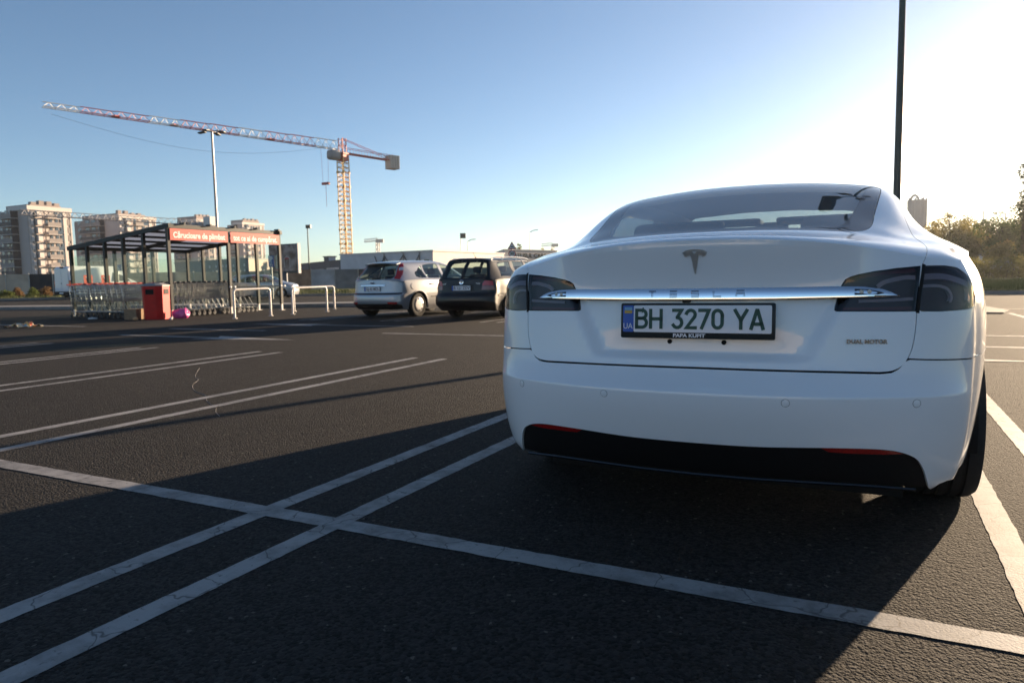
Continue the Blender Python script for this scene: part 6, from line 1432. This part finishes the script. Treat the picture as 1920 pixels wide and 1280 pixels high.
def tower(label, px_l, px_c, px_r, depth, py_roof, py_top, floors, seed, detail=True):
    """block whose sunlit face looks towards +x and whose shaded face looks towards -y; its near edge stands in column px_c"""
    rnd = random.Random(seed); c = gd(px_c, depth); r = thing('apartment_tower', label, 'building', (c.x, c.y, 0), 0, 'apartment towers beyond the hoarding')
    hr = hz(py_roof, px_c, depth); fh = hr/floors
    def col_x(px):                              # distance along -x from the edge at which column px is met
        d = pix_ray(px, 530); t = c.y/d.y; return c.x-d.x*t
    def col_y(px): d = pix_ray(px, 530); t = c.x/d.x; return d.y*t-c.y
    wl = col_x(px_l); wr = col_y(px_r)
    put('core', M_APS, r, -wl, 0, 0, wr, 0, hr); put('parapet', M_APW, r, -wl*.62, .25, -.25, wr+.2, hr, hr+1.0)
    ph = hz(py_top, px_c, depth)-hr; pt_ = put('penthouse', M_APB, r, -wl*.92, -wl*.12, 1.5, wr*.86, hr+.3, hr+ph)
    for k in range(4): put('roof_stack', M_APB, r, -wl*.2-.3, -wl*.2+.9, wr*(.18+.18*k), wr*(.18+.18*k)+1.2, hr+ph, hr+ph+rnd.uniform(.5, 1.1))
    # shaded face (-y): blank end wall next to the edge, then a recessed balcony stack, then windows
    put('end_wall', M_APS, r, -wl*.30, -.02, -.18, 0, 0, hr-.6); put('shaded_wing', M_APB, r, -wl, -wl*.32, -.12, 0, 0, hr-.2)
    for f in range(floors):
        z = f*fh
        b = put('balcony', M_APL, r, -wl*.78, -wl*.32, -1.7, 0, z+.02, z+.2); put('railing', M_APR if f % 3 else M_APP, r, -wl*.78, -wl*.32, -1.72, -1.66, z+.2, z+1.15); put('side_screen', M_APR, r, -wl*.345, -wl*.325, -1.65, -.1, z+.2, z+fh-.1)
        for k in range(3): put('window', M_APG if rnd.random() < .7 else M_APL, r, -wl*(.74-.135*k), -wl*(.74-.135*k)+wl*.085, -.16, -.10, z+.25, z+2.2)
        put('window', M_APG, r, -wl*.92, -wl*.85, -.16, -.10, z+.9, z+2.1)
    # sunlit face (+x): glazed bay stack, window column, two balcony stacks, window column
    for f in range(floors):
        z = f*fh; hd = 0
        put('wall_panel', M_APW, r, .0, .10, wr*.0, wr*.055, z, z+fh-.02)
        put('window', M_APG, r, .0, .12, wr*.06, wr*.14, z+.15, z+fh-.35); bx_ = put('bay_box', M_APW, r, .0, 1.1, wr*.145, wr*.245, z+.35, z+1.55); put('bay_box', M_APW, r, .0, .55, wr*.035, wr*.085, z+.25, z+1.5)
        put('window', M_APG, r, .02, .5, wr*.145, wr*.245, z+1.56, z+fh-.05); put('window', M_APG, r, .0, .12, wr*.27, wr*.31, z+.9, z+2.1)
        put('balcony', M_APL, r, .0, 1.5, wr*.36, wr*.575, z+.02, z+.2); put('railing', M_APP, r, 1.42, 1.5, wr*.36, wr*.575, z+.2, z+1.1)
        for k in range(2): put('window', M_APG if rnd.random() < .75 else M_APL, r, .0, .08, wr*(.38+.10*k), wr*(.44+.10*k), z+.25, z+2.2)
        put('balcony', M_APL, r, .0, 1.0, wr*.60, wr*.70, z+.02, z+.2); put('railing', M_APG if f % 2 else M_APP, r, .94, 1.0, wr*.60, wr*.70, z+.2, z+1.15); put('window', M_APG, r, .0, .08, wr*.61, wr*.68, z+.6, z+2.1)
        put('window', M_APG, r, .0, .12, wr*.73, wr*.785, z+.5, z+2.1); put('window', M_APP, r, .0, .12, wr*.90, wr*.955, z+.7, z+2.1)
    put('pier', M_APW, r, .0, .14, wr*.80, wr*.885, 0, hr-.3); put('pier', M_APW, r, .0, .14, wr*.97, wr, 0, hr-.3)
    return r
tower('biggest apartment tower, whose whole sunlit balcony front rises left of the white van', 6, 63, 142, 170, 394, 382, 10, 1)
tower('second apartment tower along the row, between the biggest tower and the shelter roof', 148, 232, 299, 225, 409, 399, 10, 2)
tower('third apartment tower along the row, rising behind the lamp post and banner', 330, 375, 411, 285, 416, 405, 10, 3)
tower('farthest apartment tower, at the end of the row above the banner', 432, 460, 500, 330, 421, 412, 10, 4)
tower('apartment tower cut off by the picture edge, shaded wing only', -120, -14, 12, 190, 405, 396, 10, 5)

# ------------------------------------------------------------------ tower cranes
M_CY = pmat('crane_yellow', (.62, .36, .09), .5); M_CR = pmat('crane_red', (.42, .06, .05), .5); M_CW = pmat('crane_white', (.62, .60, .57), .5); M_CCW = pmat('counterweight', (.52, .46, .40), .8); M_CCAB = pmat('crane_cab', (.26, .27, .28), .4)
def truss_square(q, a, b, hw, n, r):
    """square lattice column from a to b"""
    a, b = Vector(a), Vector(b); d = (b-a).normalized(); u = d.orthogonal().normalized() if abs(d.z) < .99 else Vector((1, 0, 0)); v_ = d.cross(u); cs = [u*hw+v_*hw, -u*hw+v_*hw, -u*hw-v_*hw, u*hw-v_*hw]
    for c in cs: q.tube([a+c, b+c], r, 4, sq=True)
    for k in range(n):
        p0, p1 = a+(b-a)*(k/n), a+(b-a)*((k+1)/n); pm = (p0+p1)/2
        for j in range(4):
            c0, c1 = cs[j], cs[(j+1) % 4]; q.tube([p0+c0, pm+c1, p1+c0], r*.6, 3, cap=False); q.tube([p0+c0, p0+c1], r*.6, 3, cap=False)
def jib_section(q, p0, p1, up, w_, h_, n, r):
    """triangular jib: two bottom chords, one top chord"""
    d = (p1-p0).normalized(); s_ = d.cross(up).normalized()
    B1, B2 = (lambda t: p0+(p1-p0)*t+s_*w_/2), (lambda t: p0+(p1-p0)*t-s_*w_/2); Tt = lambda t: p0+(p1-p0)*t+up*h_
    q.tube([B1(0), B1(1)], r, 4); q.tube([B2(0), B2(1)], r, 4); q.tube([Tt(0), Tt(1)], r, 4)
    for k in range(n):
        t0, tm, t1 = k/n, (k+.5)/n, (k+1)/n
        for Bf in (B1, B2): q.tube([Bf(t0), Tt(tm), Bf(t1)], r*.65, 3, cap=False)
        q.tube([B1(t0), B2(t0)], r*.6, 3, cap=False); q.tube([B1(t0), B2(t1)], r*.5, 3, cap=False)
UP = Vector((0, 0, 1))
cb = gd(652, 150); zj = hz(300, 640, 150)+.4
CRN = thing('tower_crane', 'large tower crane with yellow mast and long red and white jib', 'crane', (cb.x, cb.y, 0))
nseg = 9; zs = [0]+[zj*.985*k/nseg for k in range(1, nseg+1)]
for k in range(nseg):
    q = MB(); truss_square(q, (0, 0, zs[k]), (0, 0, zs[k+1]), .85, 3, .11); q.build('mast_section', M_CY, CRN)
    q = MB(); q.box(-.95, .95, -.95, .95, zs[k+1]-.1, zs[k+1]); 
q = MB()
for k in range(1, nseg): 
    for sx in (-.85, .85):
        for sy in (-.85, .85): q.box(sx-.16, sx+.16, sy-.16, sy+.16, zs[k]-.25, zs[k]+.25)
q.build('mast_joints', M_CY, CRN)
tip = at_depth(98, 214, 112); tip = Vector((tip.x-cb.x, tip.y-cb.y, 0)); jd = tip.normalized(); JL = tip.length; J0 = jd*1.2+Vector((0, 0, zj+1.2))
cols_ = [M_CW, M_CR, M_CR, M_CW, M_CR, M_CR, M_CW, M_CR, M_CR, M_CW]
ns = 10
for k in range(ns):
    a, b = J0+jd*(JL*k/ns)+Vector((0, 0, .10*k)), J0+jd*(JL*(k+1)/ns)+Vector((0, 0, .10*(k+1))); hh = 1.75-.11*k; q = MB(); jib_section(q, a, b, UP, 1.2, hh, 3, .085 if k < 6 else .07); q.build('jib_section', cols_[k], CRN)
q = MB(); q.box(-.9, .9, -.9, .9, zj-1.0, zj+.3); q.box(-1.05, 1.05, -1.05, 1.05, zj+.3, zj+.6); truss_square(q, (0, 0, zj+.6), (0, 0, zj+3.6), .55, 2, .1); q.build('slewing_head', M_CR, CRN)
q = MB(); Mc = Matrix.Translation(jd*2.1+Vector((0, 0, zj-1.0))) @ Matrix.Rotation(math.atan2(jd.y, jd.x), 4, 'Z'); q.bbox(-1.3, 1.3, -1.0, 1.0, 0, 2.0, .55, Mc); q.build('cab', M_CCAB, CRN, 50)
cd_ = -jd; CL = 13.5
q = MB(); s_ = cd_.cross(UP)
for e in (-.6, .6):
    q.tube([cd_*.8+s_*e+Vector((0, 0, zj+.6)), cd_*CL+s_*e+Vector((0, 0, zj+.2))], .16, 4, sq=True); q.tube([s_*e*.5+Vector((0, 0, zj+3.6)), cd_*(CL-2.5)+s_*e+Vector((0, 0, zj+.7))], .06, 4)
    q.tube([cd_*.8+s_*e+Vector((0, 0, zj+1.7)), cd_*CL*.9+s_*e+Vector((0, 0, zj+1.3))], .05, 4)
    for k in range(9): q.tube([cd_*(.8+k*1.4)+s_*e+Vector((0, 0, zj+.55)), cd_*(.8+k*1.4)+s_*e+Vector((0, 0, zj+1.6))], .04, 4)
q.build('counter_jib', M_CR, CRN)
for k in range(4):
    q = MB(); Mw = Matrix.Translation(cd_*(CL-.2-k*.62)+Vector((0, 0, zj-1.6))) @ Matrix.Rotation(math.atan2(cd_.y, cd_.x), 4, 'Z'); q.bbox(-.28, .28, -1.1, 1.1, 0, 2.9, .06, Mw); q.build('counterweight', M_CCW, CRN)
tr_ = at_depth(627, 318, 146); tp = jd*4.2
q = MB(); zt2 = zj+1.0; zh = hz(347, 628, 146)
for e in (-.5, .5): q.tube([tp+jd*e*1.6+Vector((0, 0, zt2)), tp+jd*e*1.2+Vector((0, 0, zh+.4))], .03, 4)
q.bbox(tp.x-.9, tp.x+.9, tp.y-.3, tp.y+.3, zh, zh+.5, .08); q.tube([tp+Vector((0, 0, zh)), tp+Vector((0, 0, zh-4.4))], .05, 4); q.build('hook_block', M_CR, CRN)
q = MB(); pts = [J0+jd*(JL*(.06+.92*k/20))+Vector((0, 0, -3.2*math.sin(math.pi*k/20)**1.0)) for k in range(21)]; q.tube(pts, .025, 3); q.build('travel_rope', M_CCAB, CRN)
for t in (.28, .46, .62, .8): 
    q = MB(); p = J0+jd*(JL*t)+Vector((0, 0, t)); q.box(p.x-.5, p.x+.5, p.y-.5, p.y+.5, p.z-.05, p.z+.25); q.build('jib_fitting', M_CR, CRN)
# a low crane whose jib crosses the towers
b2 = gd(384, 140); z2 = hz(424, 384, 140); C2 = thing('small_crane', 'low grey crane whose lattice jib crosses before the apartment towers', 'crane', (b2.x, b2.y, 0)); M_CG = pmat('crane_grey', (.20, .20, .22), .5)
q = MB(); truss_square(q, (0, 0, 0), (0, 0, z2), .7, 12, .09); q.build('mast', M_CG, C2)
t2 = at_depth(38, 402, 112); t2 = Vector((t2.x-b2.x, t2.y-b2.y, 0)); zt3 = hz(402, 38, 112)-z2; n2 = 5
for k in range(n2):
    a, b = t2*(k/n2)+Vector((0, 0, z2+zt3*k/n2)), t2*((k+1)/n2)+Vector((0, 0, z2+zt3*(k+1)/n2)); q = MB(); jib_section(q, a, b, UP, .9, 1.05-.08*k, 5, .06); q.build('jib_section', M_CG, C2)
q = MB(); q.bbox(-1.6, 1.2, -1.0, 1.0, z2-1.2, z2+.6, .2); q.build('cab', M_CCAB, C2); q = MB(); q.bbox(1.6, 3.4, -.9, .9, z2-.2, z2+1.6, .1); q.build('counterweight', M_CW, C2)
for px, pt, dp, lb, sc_ in ((711, 452, 420, 'faint distant crane above the white site building', 1.0), (1038, 460, 480, 'faint distant crane near the edge of the white saloon roof', 1.0)):
    p = gd(px, dp); h_ = hz(pt, px, dp); o = thing('distant_crane', lb, 'crane', (p.x, p.y, 0)); q = MB(); truss_square(q, (0, 0, 0), (0, 0, h_), .8, 10, .25); q.build('mast', M_CW, o); q = MB(); jib_section(q, Vector((0, 0, h_)), Vector((-xd.x*8, -xd.y*8, h_+.0))+Vector((0, 0, -.6)), UP, 1.2, 1.6, 6, .2); q.build('jib', M_CW, o); q = MB(); q.box(-1, 3.4, -1, 1, h_-1, h_+1.0, Matrix.Rotation(CAM_YAW, 4, 'Z')); q.build('counterweight', M_CCW, o)

# ------------------------------------------------------------------ white van and parked car seen through the shelter
M_VAN = pmat('van_white', (.70, .70, .74), .4, coat=.8)
va = gd(117, 55); vb = gd(245, 60); vd = (vb-va).normalized(); VL = 5.7; VAN = thing('delivery_van', 'white delivery van driving past behind the trolley shelter', 'van', tuple(va), math.atan2(-vd.x, vd.y))
# local: +y forward, x right
prof = [(0, .32), (0, 1.0), (.03, 2.35), (.12, 2.52), (.5, 2.56), (3.9, 2.56), (4.15, 2.50), (4.75, 1.62), (5.45, 1.32), (5.68, 1.05), (5.7, .5), (5.5, .32)]
hw = .99; q = MB(); n_ = len(prof); ins = [0.0 if z < 1.3 else .10*(z-1.3)/1.2 for y, z in prof]
q.add([(-hw+i_, y, z) for (y, z), i_ in zip(prof, ins)]+[(hw-i_, y, z) for (y, z), i_ in zip(prof, ins)], [tuple(range(n_)), tuple(range(2*n_-1, n_-1, -1))]+[(k, n_+k, n_+(k+1) % n_, (k+1) % n_) for k in range(n_)]); vb_ = q.build('body', M_VAN, VAN)
for x0, x1 in ((-.90, -.01), (.01, .90)): q = MB(); q.bbox(x0, x1, -.035, .02, .62, 2.38, .02); dr_ = q.build('rear_door', M_VAN, VAN); 
q = MB(); q.bbox(-.05, .02, -.06, -.03, 1.18, 1.26, .008); q.build('door_handle', M_BLACK, VAN)
q = MB(); q.bbox(-1.0, 1.0, -.10, .12, .32, .60, .03); q.build('rear_bumper', M_BLACK, VAN); q = MB(); q.bbox(-.2, .2, -.01, .06, 2.42, 2.52, .01); q.build('brake_lamp', M_BLACK, VAN); flat(rrect(-.26, .26, .42, .53, .01), -.11, .01, 'number_plate', M_PLATE, VAN, Matrix.Identity(4))
for sg in (-1, 1): q = MB(); q.bbox(sg*.90-.09, sg*.90+.09, -.03, .1, .95, 1.45, .02); q.build('tail_light', M_LRED, VAN)
for sg in (-1, 1):
    q = MB(); q.add([(sg*(hw-.005), 4.1, 1.35), (sg*(hw-.005), 5.0, 1.35), (sg*(hw-.085), 4.52, 1.95), (sg*(hw-.12), 4.05, 2.28), (sg*(hw-.105), 3.55, 2.28), (sg*(hw+.006), 3.5, 1.35)], [(0, 1, 2, 3, 4, 5)]); q.build('door_window', M_DARKWIN, VAN)
    for y in (.95, 4.55): wheel(VAN, sg*.86, y, .34, .22, sg, rim_r=.21, mat_rim=M_STEELCAP, spokes=6, groove=False, cap=True)
q = MB(); q.add([(-.80, 4.20, 2.47), (.80, 4.20, 2.47), (.88, 4.74, 1.68), (-.88, 4.74, 1.68)], [(0, 1, 2, 3)]); ws2 = q.build('windscreen', M_DARKWIN, VAN); ws2.location = (0, .02, .015)
PK = copy_tree(FOC); p = gd(432, 45); PK.name = 'parked_silver_car'; PK.location = (p.x, p.y, 0); PK.rotation_euler = (0, 0, rad(-62)); PK['label'] = 'pale silver car seen side-on through the shelter glass behind the trolleys'; PK['category'] = 'car'
for ch in list(PK.children):
    if ch.name.startswith(('number_plate', 'badge')):
        for g in list(ch.children_recursive): bpy.data.objects.remove(g)
        bpy.data.objects.remove(ch)

# ------------------------------------------------------------------ trees, shrubs, hedge
M_BARK = pmat('bark', (.07, .055, .045), .9, noise=(6, .3))
def leafmat(name, col, var=.35):
    m = bpy.data.materials.new(name); m.use_nodes = True; t = m.node_tree; b = t.nodes['Principled BSDF']; L = t.links.new; b.inputs['Roughness'].default_value = .7; b.inputs['Specular IOR Level'].default_value = .25
    g = t.nodes.new('ShaderNodeNewGeometry'); r = t.nodes.new('ShaderNodeMapRange'); r.inputs[3].default_value = 1-var; r.inputs[4].default_value = 1+var; L(g.outputs['Random Per Island'], r.inputs[0])
    mx = t.nodes.new('ShaderNodeMix'); mx.data_type = 'RGBA'; mx.blend_type = 'MULTIPLY'; mx.inputs[0].default_value = 1; mx.inputs[6].default_value = (*col, 1); L(r.outputs[0], mx.inputs[7]); L(mx.outputs[2], b.inputs['Base Color'])
    tr = t.nodes.new('ShaderNodeBsdfTranslucent'); L(mx.outputs[2], tr.inputs[0]); ms = t.nodes.new('ShaderNodeMixShader'); ms.inputs[0].default_value = .55; L(b.outputs[0], ms.inputs[1]); L(tr.outputs[0], ms.inputs[2]); L(ms.outputs[0], t.nodes['Material Output'].inputs[0]); return m
LEAF = {'yellow': leafmat('leaf_yellow', (.27, .215, .06)), 'green': leafmat('leaf_green', (.09, .115, .034)), 'olive': leafmat('leaf_olive', (.17, .155, .05)), 'dark': leafmat('leaf_dark', (.05, .068, .026)), 'dry': leafmat('leaf_dry', (.16, .10, .05))}
def leaf_cloud(blobs, n, size, rnd, core=.35):
    vs = []; fs = []
    wts = [b[1][0]*b[1][1]*b[1][2] for b in blobs]; tot = sum(wts)
    for (c, r), w_ in zip(blobs, wts):
        for _ in range(int(n*w_/tot)+8):
            d = Vector((rnd.gauss(0, 1), rnd.gauss(0, 1), rnd.gauss(0, 1))).normalized(); rr = rnd.uniform(core, 1.0)**.6*(1+.22*NZ.noise(d*2.3+c)); p = Vector((c.x+d.x*r[0]*rr, c.y+d.y*r[1]*rr, c.z+d.z*r[2]*rr))
            u = Vector((rnd.gauss(0, 1), rnd.gauss(0, 1), rnd.gauss(0, 1))).normalized(); v_ = u.orthogonal().normalized(); s_ = size*rnd.uniform(.55, 1.25); b = len(vs)
            vs += [p-u*s_, p+v_*s_*.45, p+u*s_, p-v_*s_*.45]; fs.append((b, b+1, b+2, b+3))
    return vs, fs
def tree(name, label, base, h, wd, leaf, seed, n=3500, size=.16, trunk_h=.28, slim=False, group=None):
    rnd = random.Random(seed); o = thing(name, label, 'tree', tuple(base), 0, group); q = MB(); th = h*trunk_h; q.tube([(0, 0, 0), (rnd.uniform(-.1, .1), .05, th*.6), (rnd.uniform(-.2, .2), 0, th), (rnd.uniform(-.2, .2), 0, h*.8)], [h*.022, h*.018, h*.014, h*.004], 8)
    blobs = []; nb = 16 if not slim else 12
    for k in range(nb):
        t = (k+.5)/nb; zz = th*.75+(h-th*.75)*t; rad_ = wd/2*(math.sin(math.pi*min(1, .18+.82*t))**.7 if not slim else .8*(1-.55*t)); a = rnd.uniform(0, 6.28); e = rnd.uniform(.25, .75)*rad_
        c = Vector((math.cos(a)*e, math.sin(a)*e, zz)); s_ = (rnd.uniform(.32, .55) if not slim else rnd.uniform(.62, .9))*max(rad_, wd*.18); blobs.append((c, (s_*1.1, s_*1.1, s_*rnd.uniform(.8, 1.25)*(1.5 if slim else 1))))
        q.tube([(0, 0, max(th*.6, zz-rad_*.8)), tuple(c*.6+Vector((0, 0, zz*.4-.2))), tuple(c)], [h*.008, h*.005, h*.002], 5)
    q.build('trunk', M_BARK, o, 60)
    vs, fs = leaf_cloud(blobs, n, size, rnd); me = bpy.data.meshes.new('crown'); me.from_pydata([tuple(v_) for v_ in vs], [], fs); new_obj('crown', me, o, leaf); return o
grp = 'trees beyond the grass bank'
for px, dp, pt, wd, lf, sd, lb in ((1752, 118, 414, 8, 'yellow', 11, 'pale yellow green tree beside the water tower'), (1778, 112, 402, 9, 'yellow', 12, 'tallest yellowing tree of the hazy clump right of the water tower'), (1812, 116, 404, 8.5, 'olive', 13, 'olive yellow tree in the middle of the hazy clump'), (1740, 122, 436, 6, 'olive', 14, 'low olive tree showing just over the saloon haunch'),
    (1850, 105, 425, 8, 'olive', 15, 'rounded olive tree left of the dark green one'), (1876, 98, 404, 8, 'green', 16, 'dark green bushy tree behind the hedge bank'), (1900, 104, 410, 8, 'green', 17, 'green tree standing just behind the tall poplar'), (1945, 100, 400, 9, 'olive', 18, 'olive tree at the right end of the clump'),
    (1890, 84, 455, 5, 'yellow', 19, 'small yellow green tree over the parked white cars')):
    b = gd(px, dp); tree('broadleaf_tree', lb, (b.x, b.y, .1), hz(pt, px, dp), wd, LEAF[lf], sd, 6500, .21, group=grp)
treesrc = [o for o in COL.objects if o.name.startswith('broadleaf_tree')]
for k, px in enumerate(range(1090, 1730, 52)):
    t_c = copy_tree(treesrc[(k*2) % len(treesrc)]); b = gd(px, 118+(k*37) % 30); t_c.location = (b.x, b.y, 0); t_c.rotation_euler = (0, 0, k*1.3); s_k = .55+.1*((k*5) % 4); t_c.scale = (s_k, s_k, s_k); t_c['label'] = 'leafy tree of the row screened by the white saloon'; t_c['group'] = 'trees screened by the white saloon'
b = gd(1917, 72); tree('poplar_tree', 'tall slim dark poplar at the right edge', (b.x, b.y, .1), hz(318, 1915, 72), 3.0, LEAF['dark'], 31, 4200, .15, .18, True)
for px, dp, pt, wd, lf, sd, lb in ((974, 170, 457, 4.5, 'olive', 41, 'small tree top showing beside the triangular sign'), (1020, 190, 467, 6, 'yellow', 42, 'distant yellowing tree beyond the workshop roof'), (1035, 200, 468, 7, 'olive', 43, 'distant olive tree at the edge of the saloon roof'), (888, 140, 478, 2.0, 'dark', 44, 'tiny dark conifer beside the sunlit site wall')):
    b = gd(px, dp); tree('distant_tree', lb, (b.x, b.y, 0), hz(pt, px, dp), wd, LEAF[lf], sd, 1300, .3)
# hedge bank
rnd = random.Random(8); blobs = []
for k in range(150):
    px = 1260+k*5.5; p = gd(px, 66+rnd.uniform(-2, 2)); blobs.append((Vector((p.x, p.y, .9+rnd.uniform(-.2, .25))), (1.1, 1.1, 1.0+rnd.uniform(-.2, .3))))
vs, fs = leaf_cloud(blobs, 36000, .12, rnd, .5); me = bpy.data.meshes.new('hedge'); me.from_pydata([tuple(v_) for v_ in vs], [], fs); o = thing('hedge', 'long low hedge of dry brush between the grass bank and the trees', 'hedge', (0, 0, 0)); new_obj('foliage', me, o, LEAF['olive'])
q = MB()
for c, r in blobs[::2]: q.tube([(c.x, c.y, .1), (c.x+.1, c.y, .9)], .03, 5)
q.build('stems', M_BARK, o)
# shrubs along the left verge
for k, (px, dp, pt, wd, lb) in enumerate(((10, 60, 548, 1.3, 'round green shrub before the beige tarpaulin, nearest its pale fold'), (33, 61, 543, 1.0, 'low green shrub between two taller shrubs'), (61, 60.5, 543, 1.0, 'pointed green shrub beside the dark fence panel'), (86, 60, 541, 1.1, 'pointed green shrub next to the white van'), (-14, 60, 548, 1.2, 'green shrub at the picture edge'))):
    b = gd(px, dp); rnd = random.Random(60+k); h_ = hz(pt, px, dp); o = thing('shrub', lb, 'shrub', (b.x, b.y, .15)); blobs = [(Vector((rnd.uniform(-.2, .2)*wd, rnd.uniform(-.2, .2)*wd, h_*(.2+.13*j))), (wd*.5*(1-.1*j), wd*.5*(1-.1*j), h_*.2)) for j in range(6)]; vs, fs = leaf_cloud(blobs, 900, .08, rnd, .4); me = bpy.data.meshes.new('foliage'); me.from_pydata([tuple(v_) for v_ in vs], [], fs); new_obj('foliage', me, o, LEAF['dry'] if k % 2 else LEAF['green']); q = MB(); q.tube([(0, 0, 0), (0, 0, h_*.7)], [.03, .01], 5); q.build('stem', M_BARK, o)
# water tower in the haze
wt = gd(1716, 240); hW = hz(378, 1716, 240); WT = thing('water_tower', 'pale concrete water tower with antennas fading in the haze', 'water tower', (wt.x, wt.y, 0)); M_CONC = pmat('tower_concrete', (.34, .35, .36), .85, noise=(.3, .12))
R1 = 30/1323*240*.5*1.05
q = MB(); q.lathe([(R1*.86, 0), (R1*.86, hW*.62), (R1, hW*.66), (R1, hW)], 20); q.build('shaft', M_CONC, WT, 40); q = MB(); q.lathe([(R1*1.06, hW*.985), (R1*1.06, hW*1.01), (0, hW*1.02)], 20); q.build('cornice', M_CONC, WT)
for k in range(20): a = 2*math.pi*k/20; q = MB(); q.box(-.12, .12, -.1, .1, hW*.66, hW*.985, Matrix.Translation((R1*math.cos(a), R1*math.sin(a), 0)) @ Matrix.Rotation(a, 4, 'Z')); q.build('rib', M_CONC, WT)
q = MB(); q.tube([xd*(-1.6+.1*k)+Vector((0, 0, hW)) if False else xd*(-.9+1.3*math.cos(math.pi*k/10))+Vector((0, 0, hW+1.9*math.sin(math.pi*k/10))) for k in range(11)], .38, 6); q.build('antenna_cluster', M_CCAB, WT, 50); q = MB(); q.tube([xd*1.4+Vector((0, 0, hW)), xd*1.4+Vector((0, 0, hW+3.6))], .16, 6); q.build('antenna', M_CCAB, WT)
for k in range(7): q = MB(); a = 2*math.pi*k/7; q.box(-.2, .2, -.2, .2, hW, hW+1.0, Matrix.Translation((R1*.95*math.cos(a), R1*.95*math.sin(a), 0))); q.build('roof_unit', M_CCAB, WT)
# far parked cars and poles by the hedge on the right
for px, lb in ((1886, 'white car half hidden behind the hedge under the small yellow tree'), (1912, 'second white car behind the hedge next to the poplar trunk')):
    c2 = copy_tree(FOC); p = gd(px, 80); c2.name = 'hedge_car'; c2.location = (p.x, p.y, .35); c2.rotation_euler = (0, 0, rad(60)); c2['label'] = lb; c2['category'] = 'car'
    for ch in list(c2.children):
        if ch.name.startswith(('number_plate', 'badge')):
            for g in list(ch.children_recursive): bpy.data.objects.remove(g)
            bpy.data.objects.remove(ch)
p = gd(1852, 88); o = thing('kiosk', 'small pale utility kiosk under the olive trees', 'kiosk', (p.x, p.y, 0)); q = MB(); q.bbox(-.8, .8, -.6, .6, 0, hz(479, 1852, 88), .03, Matrix.Rotation(CAM_YAW, 4, 'Z')); q.build('cabinet', M_HUT, o); q = MB(); q.bbox(-.9, .9, -.7, .7, hz(479, 1852, 88), hz(478, 1852, 88)+.1, .03, Matrix.Rotation(CAM_YAW, 4, 'Z')); q.build('cap', M_ROOFD, o)
for px, pt, dp, lb in ((1840, 397, 108, 'thin grey pole rising through the yellow trees'), (1881, 400, 106, 'thin grey pole rising through the dark green tree')):
    p = gd(px, dp); o = thing('utility_pole', lb, 'pole', (p.x, p.y, 0)); q = MB(); h_ = hz(pt, px, dp); q.tube([(0, 0, 0), (0, 0, h_)], [.13, .08], 7); q.build('pole', M_POLEL, o, 50); q = MB(); q.tube([-xd*.5+Vector((0, 0, h_-.3)), xd*.2+Vector((0, 0, h_))], .05, 5); q.build('crossarm', M_POLEL, o)

# the store across the lot behind the viewer; it shows as a pale streak in the chrome and the bumper
ST_ = thing('store_building', 'long pale store building with dark shop windows, mirrored as a streak in the saloon chrome', 'building', (-20, -78, 0))
q = MB(); q.box(-62, 58, -24, 0, 0, 6.4); q.build('hall', pmat('store_panel', (.42, .41, .40), .7, noise=(.5, .1)), ST_)
q = MB(); q.box(-62.2, 58.2, -.1, .35, 5.0, 6.6); q.build('fascia', pmat('store_fascia', (.50, .48, .46), .6), ST_)
for k in range(20): q = MB(); q.box(-58+k*5.8, -58+k*5.8+4.6, -.05, .12, .3, 3.4); q.build('shop_window', M_DARKWIN, ST_)
# ------------------------------------------------------------------ low autumn haze over the whole place
HAZE_D, HAZE_G = .00016, .5
q = MB(); q.box(-460, 260, -70, 600, -1.0, 44); hzo = q.build('haze', None); hm = bpy.data.materials.new('haze_air'); hm.use_nodes = True; t = hm.node_tree; t.nodes.clear()
out = t.nodes.new('ShaderNodeOutputMaterial'); vol = t.nodes.new('ShaderNodeVolumePrincipled'); vol.inputs['Color'].default_value = (.93, .96, 1, 1); vol.inputs['Density'].default_value = HAZE_D; vol.inputs['Anisotropy'].default_value = HAZE_G
t.links.new(vol.outputs[0], out.inputs['Volume']); hzo.data.materials.append(hm); tag(hzo, 'thin pale haze in the air over the lot', 'haze', kind='stuff'); SC.cycles.volume_bounces = 1
bpy.context.view_layer.update()
